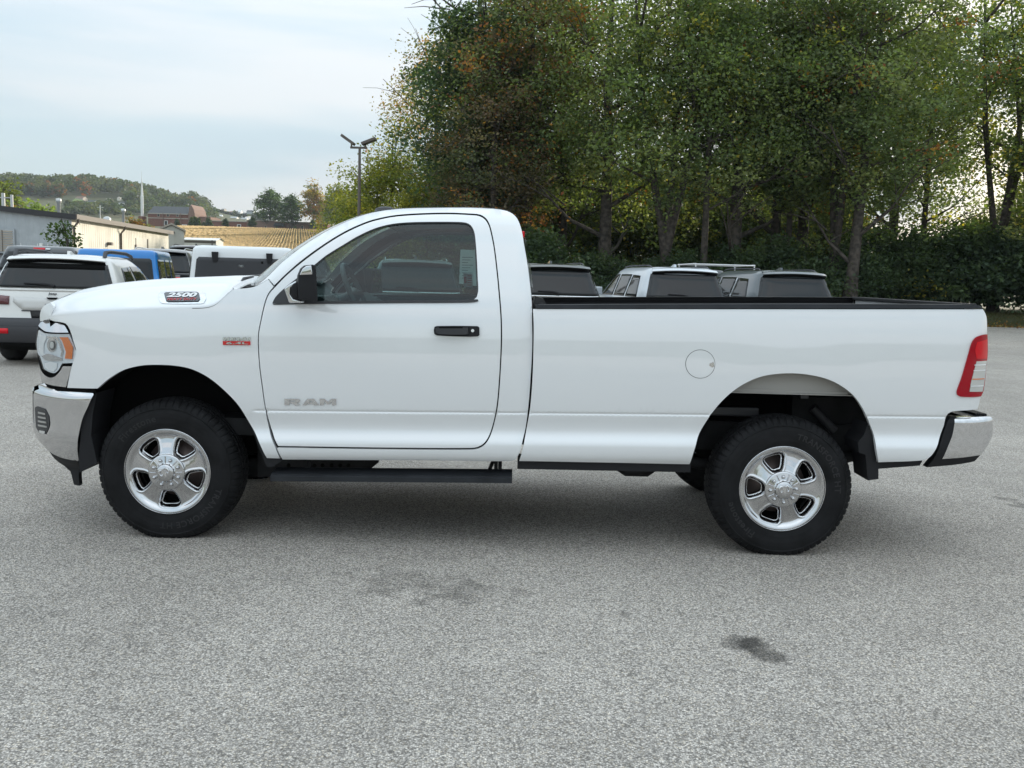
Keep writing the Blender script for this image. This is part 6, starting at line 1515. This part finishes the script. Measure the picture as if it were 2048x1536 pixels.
# ================================================================ trees
GREEN = [(0.080, 0.110, 0.042), (0.098, 0.125, 0.050), (0.066, 0.095, 0.040), (0.11, 0.13, 0.050)]
def tree_parts(seed, H, base, cr, tr, ncl, per, leaf, pal, lean=(0, 0), sig=0.5, fork=False, accents=None, shape=1.0, trunk=True, up=0.35):
    "returns trunk MB and (leaf verts, colours) of a tree standing at the origin"
    g = np.random.default_rng(seed); t = MB()
    top = np.array([lean[0], lean[1], H * 0.93])
    def tp_(f): 
        w = 0.25 * math.sin(f * 5 + seed) * f; return np.array([lean[0] * f + w * .6, lean[1] * f + w * .4, H * 0.93 * f])
    fr = np.linspace(0, 1, 9); ends = []
    if trunk:
        rr = [tr * (1.35 if f == 0 else 1) * (1 - .88 * f) + .015 for f in fr]
        if fork: 
            f0 = max(.16, base / H * .8); k = np.linspace(0, f0, 4); t.tube([tp_(f) for f in k], [tr * (1.3 if f == 0 else 1 - .25 * f / f0) for f in k], 9)
            for s in (-1, 1, .25):
                o_ = tp_(f0); e = np.array([s * cr * .42, g.normal(0, .5), H * g.uniform(.84, .95)]); m_ = o_ * .55 + e * .45 + np.array([s * .35, 0, .2])
                t.tube([o_ - np.array([0, 0, .3]), o_ * .8 + m_ * .2, m_, e], [tr * .7, tr * .6, tr * .42, .03], 8); ends.append((o_, m_, e))
        else: t.tube([tp_(f) for f in fr], rr, 9)
        nl = 13
        for i in range(nl):
            f = base / H * .75 + (0.92 - base / H * .75) * (i + g.uniform(0, .6)) / nl; p0 = tp_(f)
            if fork and ends: q = ends[i % len(ends)]; u = g.uniform(.25, .9); p0 = q[0] * (1 - u) ** 2 + 2 * u * (1 - u) * q[1] + u * u * q[2]
            az = i * 2.4 + seed; L = cr * g.uniform(.6, 1.0) * (1 - .45 * max(0, f - .5)); el = g.uniform(.25, .95)
            d = np.array([math.cos(az) * math.cos(el), math.sin(az) * math.cos(el), math.sin(el)])
            m_ = p0 + d * L * .5 + np.array([0, 0, -.05 * L]); e = p0 + d * L + np.array([0, 0, .12 * L]); r0 = tr * (.42 - .25 * f)
            t.tube([p0, m_, e], [r0, r0 * .6, .015], 6, caps=False)
            for s in range(3):
                b0 = p0 * .45 + e * .55 if s == 0 else (m_ * .5 + e * .5 if s == 1 else m_); d2 = d + g.normal(0, .55, 3); d2 /= np.linalg.norm(d2); t.tube([b0, b0 + d2 * L * .35 + np.array([0, 0, .1]), b0 + d2 * L * .6], [r0 * .35, r0 * .2, .01], 5, caps=False)
    cz, hz = (base + H) / 2, (H - base) / 2
    u = g.normal(size=(ncl * 2, 3)); u /= np.linalg.norm(u, axis=1)[:, None]; rad = g.uniform(0.18, 1, ncl * 2) ** .45
    rad *= 0.82 + .22 * np.sin(u[:, 0] * 5 + seed) * np.cos(u[:, 2] * 4 + seed * 2) + .12 * np.sin(u[:, 1] * 9 + seed)
    C = u * rad[:, None]; C[:, :2] *= (np.clip(1.06 - shape * .33 * C[:, 2], .45, 1.3))[:, None]
    vo = g.uniform(-1, 1, (9, 3)); dv = np.min(np.linalg.norm(C[:, None] - vo[None], axis=2), axis=1); C = C[dv > .20][:ncl]
    fz = (C[:, 2] * hz + cz) / H
    C = np.stack([C[:, 0] * cr + lean[0] * fz, C[:, 1] * cr + lean[1] * fz, C[:, 2] * hz + cz], 1)
    n = len(C); cs = g.uniform(.6, 1.35, n)
    P = np.repeat(C, per, 0) + np.clip(g.normal(0, 1, (n * per, 3)), -1.55, 1.55) * (sig * np.repeat(cs, per))[:, None] * np.array([1, 1, .62])
    P[:, 2] = np.maximum(P[:, 2], 0.15)
    pal = np.array(pal); ci = g.integers(0, len(pal), n); cc = pal[ci] * g.uniform(.75, 1.3, (n, 1))
    cl = np.repeat(cc, per, 0) * g.uniform(.7, 1.35, (n * per, 1))
    if accents is not None:
        acol, frac = accents; m_ = g.uniform(0, 1, n) < frac; mm = np.repeat(m_, per) & (g.uniform(0, 1, n * per) < .75); ac = np.array(acol); cl[mm] = ac[g.integers(0, len(ac), mm.sum())] * g.uniform(.7, 1.2, (mm.sum(), 1))
        m2 = g.uniform(0, 1, n * per) < frac * .25; cl[m2] = ac[g.integers(0, len(ac), m2.sum())]
    return t, rot_leaves(P, leaf, g, up), np.minimum(cl * np.array([1.72, 1.66, 1.75]), 0.5)
TREES = {}
def add_tree(name, label, key, px, D, scale=1.0, rot=0.0, group=None, spec=None, sx=1.0, cat='tree', zoff=0.0, dx=0.0):
    p = at_d(px, 560, D); x, y = p[0] + dx, CAM[1] + D; z = ground_z(x, y) - 0.05 + zoff
    r = empty(name, (x, y, z), rot); r.scale = (scale * sx, scale * sx, scale); tag(r, label, cat, group)
    if key not in TREES:
        t, V, c = tree_parts(**spec)
        tk = None
        if t.v: tk = t.build('trunk', M['bark'], r, fix=False)
        cr = np_mesh('crown', V, 4, c, M['leaf'], r); TREES[key] = (tk.data if tk else None, cr.data)
    else:
        a, b = TREES[key]
        if a: o = bpy.data.objects.new('trunk', a); COL.objects.link(o); o.parent = r
        o = bpy.data.objects.new('crown', b); COL.objects.link(o); o.parent = r
    return r
ORANGE = [(0.22, 0.09, 0.03), (0.28, 0.15, 0.04), (0.18, 0.07, 0.03)]; YEL = [(0.26, 0.22, 0.04), (0.30, 0.26, 0.06), (0.20, 0.19, 0.04)]
DARK = [(0.036, 0.058, 0.034), (0.042, 0.066, 0.038), (0.050, 0.074, 0.038)]
S = lambda **k: k
SP = {
 'maple_a': S(seed=1, H=17.5, base=2.7, cr=4.9, tr=.34, ncl=290, per=62, leaf=.20, pal=GREEN, accents=(ORANGE, .025), sig=.55),
 'maple_b': S(seed=2, H=17, base=2.6, cr=4.6, tr=.30, ncl=280, per=62, leaf=.20, pal=GREEN, fork=True, accents=(YEL, .06), sig=.55),
 'maple_c': S(seed=3, H=18, base=3.2, cr=4.7, tr=.27, ncl=275, per=60, leaf=.20, pal=[(0.090, 0.120, 0.05), (0.078, 0.105, 0.05), (0.105, 0.125, 0.055)], lean=(.8, 0), accents=(ORANGE, .04), sig=.5),
 'open_a': S(seed=4, H=17, base=3.0, cr=4.7, tr=.25, ncl=185, per=52, leaf=.21, pal=GREEN + [(0.09, 0.12, 0.035)], fork=True, accents=(YEL, .14), sig=.5),
 'thin_a': S(seed=5, H=16, base=5.5, cr=3.3, tr=.16, ncl=130, per=55, leaf=.20, pal=GREEN, accents=(YEL, .1), sig=.5),
 'dark_a': S(seed=6, H=15.5, base=.8, cr=3.1, tr=.4, ncl=330, per=70, leaf=.20, pal=DARK, sig=.5),
 'rusty': S(seed=7, H=16.5, base=4.5, cr=4.3, tr=.28, ncl=240, per=62, leaf=.19, pal=[(0.095, 0.085, 0.045), (0.080, 0.10, 0.044), (0.105, 0.075, 0.048), (0.075, 0.10, 0.04)], accents=(ORANGE, .05), sig=.55),
 'vine': S(seed=8, H=12, base=.5, cr=3.0, tr=.25, ncl=200, per=60, leaf=.18, pal=[(0.08, 0.07, 0.05), (0.06, 0.07, 0.038), (0.09, 0.075, 0.045)], accents=(ORANGE, .08), sig=.5),
 'sparse_tan': S(seed=9, H=17.5, base=5, cr=4.3, tr=.25, ncl=150, per=42, leaf=.20, pal=[(0.13, 0.11, 0.055), (0.10, 0.10, 0.045), (0.17, 0.12, 0.06)], accents=(ORANGE, .12), sig=.6),
 'yellow': S(seed=10, H=10.5, base=.6, cr=4.2, tr=.2, ncl=240, per=60, leaf=.22, pal=[(0.14, 0.14, 0.028), (0.19, 0.18, 0.032), (0.10, 0.115, 0.028), (0.08, 0.10, 0.028)], sig=.55),
 'back_lit': S(seed=12, H=11, base=.3, cr=4.6, tr=.2, ncl=260, per=50, leaf=.27, pal=[(0.05, 0.066, 0.022), (0.066, 0.076, 0.024), (0.04, 0.056, 0.022)], accents=(YEL, .06), sig=.6),
 'bush': S(seed=20, H=3.6, base=.0, cr=2.1, tr=.08, ncl=120, per=60, leaf=.17, pal=DARK + [(0.03, 0.05, 0.018)], sig=.38, trunk=False, shape=.6),
 'bush_b': S(seed=21, H=2.6, base=.0, cr=1.9, tr=.08, ncl=100, per=60, leaf=.16, pal=[(0.05, 0.075, 0.038), (0.06, 0.088, 0.04), (0.042, 0.064, 0.034)], accents=(YEL, .05), sig=.36, trunk=False, shape=.6),
}
for k_ in SP:
    if SP[k_]['leaf'] <= .22 and SP[k_].get('trunk', True): SP[k_]['per'] = int(SP[k_]['per'] * 1.4); SP[k_]['leaf'] *= .86
ROW = [
 ('sparse_tan', 868, 60, 1.0, .3, 'sparse tan-leaved tree left of the dark evergreen'), ('yellow', 778, 57, .90, .0, 'yellow-green tree right of the light pole'), ('yellow', 712, 74, .80, 2.1, 'olive-green round tree directly behind the light pole'),
 ('yellow', 852, 52, .72, 4.0, 'low yellow-green tree in front of the dark evergreen'),
 ('dark_a', 952, 48.5, 1.12, .0, 'tall dense dark green tree behind the cab roof'), ('vine', 985, 45.5, 1.0, .5, 'vine-covered brownish tree behind the rear cab corner'),
 ('rusty', 1052, 47, 1.08, .9, 'rust-tinted tall tree right of the dark evergreen'), ('maple_b', 990, 52, 1.05, 2.6, 'tall green tree with yellow flecks rising above the vine-covered tree'),
 ('maple_a', 1206, 45.5, 1.0, .2, 'green maple with ivy-grey trunk above the dark green suv'), ('maple_c', 1125, 49, 1.0, 2.2, 'green maple with rusty lower leaves behind the dark green suv'),
 ('maple_b', 1328, 44, 1.02, .0, 'forked green maple above the silver suv'), ('thin_a', 1405, 43.5, 1.06, 1.0, 'slender dark-trunked tree above the ladder rack'),
 ('maple_a', 1466, 45, 1.04, 3.4, 'thick dark-trunked maple right of the ladder rack'), ('maple_c', 1548, 47, 1.0, 4.2, 'dark-trunked maple above the slate grey suv'), ('thin_a', 1572, 46, 1.0, 3.0, 'slender trunk close left of the straight maple above the slate suv'), ('maple_a', 1598, 48, .98, 5.2, 'straight maple right above the slate grey suv'),
 ('maple_b', 1666, 44, 1.0, 1.6, 'big forked maple over the rear of the pickup bed'), ('maple_c', 1700, 42.6, 1.02, .1, 'grey leaning maple nearest the pickup tailgate'),
 ('thin_a', 1840, 50, 1.08, .6, 'thin lone trunk standing against the bright sky gap'), ('open_a', 1990, 46.5, 1.05, .15, 'open forked tree near the right edge of the picture'), ('open_a', 2075, 44.5, 1.0, 2.0, 'open tree cut by the right edge of the picture'), ('maple_a', 1780, 54, .98, 2.4, 'green maple behind the bright sky gap'),
 ('maple_b', 2200, 45, 1.05, 2.9, 'maple added just outside the right edge for shade'), ('maple_a', 2330, 44, 1.05, 1.1, 'unseen maple added further outside the right edge for shade'), ('maple_c', 2480, 43, 1.05, 4.1, 'unseen leaning maple added well outside the right edge for shade'), ('maple_a', 2640, 42, 1.05, 2.0, 'last unseen maple added outside the right edge for shade'),  # maples past the right edge are added to keep the pickup shaded
]
for (k, px, D, sc, rot, lb) in ROW: add_tree('deciduous_tree', lb, k, px, D, sc, rot, 'trees along the edge of the lot', SP[k])
BK = [(1045, 60, .85, 'pale tree behind the rust-tinted tree'), (1110, 64, .95, 'pale tree far behind the dark green suv'), (1165, 58, .75, 'low pale tree left of the ivy-grey trunk'), (1255, 60, .85, 'pale tree between the ivy-grey trunk and the forked maple'), (1310, 66, .95, 'pale tree behind the forked maple'), (1370, 58, .75, 'low pale tree right of the forked maple'), (1435, 62, .85, 'pale tree behind the thick dark trunk'), (1500, 58, .75, 'low pale tree right of the thick dark trunk'), (1540, 66, .9, 'pale tree far behind the slate suv'), (1600, 59, .8, 'pale tree behind the straight maple'), (1640, 64, .8, 'pale tree just left of the big forked maple'), (1700, 60, .6, 'low pale tree behind the leaning maple'), (960, 60, 1.0, 'pale tree hidden behind the vine-covered tree'), (1960, 60, .62, 'low pale tree behind the open forked tree'), (2060, 60, .75, 'pale tree at the right picture edge'), (2130, 57, .9, 'pale tree added just outside the right edge to block low sun'), (2230, 58, .95, 'pale tree added further outside the right edge to block low sun')]  # trees outside the right edge are added to stop a sun patch
for i, (px, D, sc, lb) in enumerate(BK): add_tree('background_tree', lb, 'back_lit', px, D, sc, i * 1.3, 'pale trees behind the maples', SP['back_lit'])
SH = [(1075, 43.5, 1.0, 'bush'), (1140, 44, .8, 'bush_b'), (1205, 43.6, .75, 'bush'), (1275, 44, .85, 'bush_b'), (1345, 43.4, .8, 'bush'), (1420, 44, .9, 'bush_b'), (1490, 43.6, .9, 'bush'), (1560, 44.4, 1.0, 'bush'), (1632, 44, 1.0, 'bush_b'), (1705, 44.3, .95, 'bush'), (1770, 44.6, 1.15, 'bush'), (1830, 44, 1.2, 'bush_b'), (1885, 44.8, 1.3, 'bush'), (1945, 43.8, 1.25, 'bush'), (2010, 43.4, 1.2, 'bush'), (2075, 43.6, 1.2, 'bush'), (1740, 47, 1.2, 'bush'), (1800, 47.5, 1.25, 'bush'), (1860, 48, 1.25, 'bush_b'), (1010, 44, 1.0, 'bush'), (945, 45, 1.1, 'bush'), (2140, 43.6, 1.1, 'bush_b'), (2230, 44, 1.3, 'bush'), (2330, 43.6, 1.3, 'bush'), (2450, 43, 1.3, 'bush_b')]
BW = {1075: 'just right of the cab', 1140: 'behind the dark green suv', 1205: 'round the ivy-grey trunk', 1275: 'left of the forked maple', 1345: 'below the forked maple', 1420: 'behind the ladder rack', 1490: 'right of the ladder rack', 1560: 'behind the slate suv roof', 1632: 'at the rear corner of the slate suv', 1705: 'round the leaning maple',
      1770: 'right of the leaning maple', 1830: 'below the lone thin trunk', 1885: 'below the bright sky gap', 1945: 'left of the open forked tree', 2010: 'below the open forked tree', 2075: 'at the right picture edge', 1740: 'further back behind the leaning maple', 1800: 'further back left of the lone trunk', 1860: 'further back right of the lone trunk', 1010: 'behind the rear cab corner', 945: 'behind the cab roof',
      2140: 'just outside the right edge', 2230: 'outside the right edge', 2330: 'added well outside the right edge to block low sun', 2450: 'added last outside the right edge to block low sun'}  # outermost bushes are unseen, added to keep low sun off the asphalt
for i, (px, D, sc, k) in enumerate(SH):
    if px > 1735: D += 2.3
    lb = ('dark green undergrowth bush '  if px < 1735 else 'large dark bush ') + BW[px]
    add_tree('bush', lb, k, px, D, sc, i * 1.7, 'undergrowth bushes' if px < 1735 else 'large bushes at right', SP[k], cat='bush')
# sapling before the metal building
SP['sapling'] = S(seed=30, H=2.9, base=.6, cr=.62, tr=.035, ncl=60, per=14, leaf=.12, pal=[(0.03, 0.05, 0.018), (0.04, 0.065, 0.022)], sig=.12, lean=(.1, 0))
p = add_tree('sapling', 'young dark-leaved sapling in front of the metal building corner', 'sapling', 125, 30, .97, 0, None, SP['sapling'])
# distant trees
FAR = {
 'far_green': S(seed=40, H=20, base=3.5, cr=7.2, tr=.6, ncl=170, per=36, leaf=.75, pal=[(0.035, 0.06, 0.022), (0.045, 0.075, 0.025), (0.028, 0.048, 0.02)], sig=.9),
 'far_gold': S(seed=41, H=21, base=3, cr=5.2, tr=.5, ncl=150, per=36, leaf=.7, pal=[(0.15, 0.12, 0.03), (0.18, 0.12, 0.03), (0.10, 0.11, 0.03)], accents=(ORANGE, .15), sig=.9),
 'far_olive': S(seed=42, H=18, base=1, cr=5.5, tr=.5, ncl=150, per=36, leaf=.7, pal=[(0.08, 0.10, 0.03), (0.06, 0.085, 0.028), (0.11, 0.12, 0.035)], sig=.9),
 'round': S(seed=43, H=8.0, base=.5, cr=3.3, tr=.3, ncl=190, per=40, leaf=.36, pal=[(0.11, 0.15, 0.05), (0.13, 0.17, 0.06), (0.09, 0.125, 0.045)], sig=.5),
 'rust': S(seed=44, H=9, base=.5, cr=4.2, tr=.3, ncl=150, per=36, leaf=.45, pal=[(0.10, 0.08, 0.03), (0.07, 0.09, 0.028), (0.14, 0.08, 0.03)], accents=(ORANGE, .2), sig=.6),
 'spruce': S(seed=45, H=6, base=.3, cr=1.7, tr=.15, ncl=90, per=30, leaf=.4, pal=[(0.03, 0.05, 0.028), (0.04, 0.06, 0.03)], sig=.3, shape=2.6),
 'column': S(seed=46, H=6, base=.1, cr=.85, tr=.1, ncl=90, per=30, leaf=.32, pal=[(0.035, 0.06, 0.018), (0.05, 0.08, 0.022)], sig=.22, shape=.7),
}
SP.update(FAR)
for (k, nm, px, D, sc, lb, sx) in [
 ('far_green', 'distant_tree', 541, 400, .98, 'big dark green tree at the left of the distant clump', 1.0), ('far_green', 'distant_tree', 583, 396, .86, 'dark green tree in the middle of the distant clump', .9), ('far_gold', 'distant_tree', 627, 392, 1.05, 'golden autumn tree right of the dark green clump', 1.0),
 ('far_olive', 'distant_tree', 672, 350, 1.02, 'olive tree behind the light pole base', 1.0), ('far_olive', 'distant_tree', 650, 410, .9, 'pale olive tree between the golden tree and the light pole', .8), ('far_olive', 'distant_tree', 705, 300, .85, 'olive tree just left of the pickup roof', 1.0),
 ('round', 'distant_tree', 72, 85, .86, 'rounded pale green tree behind the grey gable roof', .95), ('far_olive', 'distant_tree', 12, 120, .56, 'dark olive tree at the left picture edge', 1.0), ('rust', 'distant_tree', 36, 100, .74, 'rusty shrubby tree beside the utility pole', .9), ('rust', 'distant_tree', 272, 132, .60, 'red and green autumn tree hiding the steeple base', 1.0), ('rust', 'distant_tree', 296, 150, .46, 'low autumn tree left of the church wall', 1.1),
 ('rust', 'distant_tree', 196, 128, .40, 'orange-yellow low tree above the cream building', .8), ('rust', 'distant_tree', 160, 135, .48, 'brownish low tree above the gable corner', 1.2), ('far_olive', 'distant_tree', 222, 140, .21, 'grey-green low tree above the cream building', 1.2), ('rust', 'distant_tree', 240, 138, .44, 'tan low tree left of the second roof stack', .9), ('rust', 'distant_tree', 118, 130, .48, 'dark low tree behind the first roof stack', 1.1)]:
    add_tree(nm, lb, k, px, D, sc, px * .37, 'distant trees beyond the lot', SP[k], sx=sx)
for (px, D, sc, lb) in ((384, 385, .95, 'left of the three columnar evergreens by the church'), (391, 384, 1.0, 'middle of the three columnar evergreens by the church'), (398, 385, .92, 'right of the three columnar evergreens by the church')): add_tree('columnar_evergreen', lb, 'column', px, D, sc, px, 'columnar evergreens', SP['column'], sx=1.15)
for (px, D, sc, lb) in ((355, 380, .72, 'small spruce in front of the church wall'), (418, 384, .9, 'dark spruce right of the brick wing'), (452, 376, .8, 'wide spruce in front of the brick building'), (505, 374, .95, 'tall spruce in front of the tan brick wall'), (625, 372, .85, 'spruce at the right end of the brick building'), (553, 376, .35, 'small yellow-green bush by the porch'), (408, 383, .55, 'grey-green bush by the brick wing'), (590, 374, .4, 'low bush below the golden tree')): add_tree('spruce', lb, 'spruce', px, D, sc, px, 'spruces on the rise', SP['spruce'])
# the wooded hill: one far-off mass
g = np.random.default_rng(77); Cs = []; cl = []
pal = np.array([(0.055, 0.078, 0.040), (0.065, 0.088, 0.045), (0.048, 0.068, 0.040), (0.085, 0.095, 0.048), (0.075, 0.085, 0.05)])
def near_house(px, py):
    return any(abs(px - q[0]) < q[2] / 2 + 3 and -9 < py - q[1] < 11 for q in HP)
def add_blob(x, y, h, r, c):
    z = ground_z(x, y); n = 60; u = g.normal(size=(n, 3)); u /= np.linalg.norm(u, axis=1)[:, None]; u *= g.uniform(.5, 1, (n, 1)) ** .5
    Cs.append(np.stack([x + u[:, 0] * r, y + u[:, 1] * r, z + h * .55 + u[:, 2] * h * .5], 1)); cl.append(np.repeat(c[None], n, 0) * g.uniform(.7, 1.3, (n, 1)))
k = 0
while k < 1500:
    px = g.uniform(-120, 530); D = g.uniform(690, 1010); x = (px - 1024) / FPX * D; y = D + CAM[1]
    py = hor_y(px) - (ground_z(x, y) - 1.578) / D * FPX
    if py > 424: continue
    if 127 < px < 252 and 393 < py < 421 and g.uniform() < .97: continue
    if px > 430 and (py > 428 or g.uniform() < .55): continue
    if near_house(px, py): continue
    c = pal[g.integers(0, len(pal))] * g.uniform(.8, 1.25)
    if g.uniform() < .03: c = np.array([0.17, 0.08, 0.035])
    add_blob(x, y, g.uniform(7, 11), g.uniform(3.2, 5.2), c); k += 1
for (px, py, h, r, c) in [(171, 396, 12, 5, (.2, .07, .04))] + [(g.uniform(130, 400), g.uniform(404, 432), g.uniform(3, 6), g.uniform(2.5, 4.5), pal[g.integers(0, 5)] * 1.1) for _ in range(170)] + [(g.uniform(400, 520), g.uniform(418, 440), g.uniform(4, 8), g.uniform(3, 5), pal[g.integers(0, 5)] * 1.2) for _ in range(120)]:
    if 127 < px < 252 and 397 < py < 415 and c[0] < .15 or near_house(px, py): continue
    q, D = hit_ground(px, py); add_blob(q[0], q[1], h, r, np.array(c))
Cs = np.concatenate(Cs); cl = np.concatenate(cl)
hw_o = np_mesh('hillside_wood', rot_leaves(Cs, 1.9, g, .5, .8), 4, cl, M['leaf']); tag(hw_o, 'dark wooded hill with scattered trees far behind the church', 'wood', kind='stuff')
# ================================================================ thin autumn haze
t = MB(); t.box(-1300, 1300, -700, 1400, -1.2, 130)
hz = t.build('haze', None); tag(hz, 'thin pale haze over the whole scene', 'haze', kind='stuff')
hm = bpy.data.materials.new('haze'); hm.use_nodes = True; hn = hm.node_tree; hn.nodes.clear()
ho = hn.nodes.new('ShaderNodeOutputMaterial'); pv = hn.nodes.new('ShaderNodeVolumePrincipled'); pv.inputs['Density'].default_value = 0.00016; pv.inputs['Color'].default_value = (0.80, 0.88, 0.96, 1)
hn.links.new(pv.outputs['Volume'], ho.inputs['Volume']); hz.data.materials.append(hm)
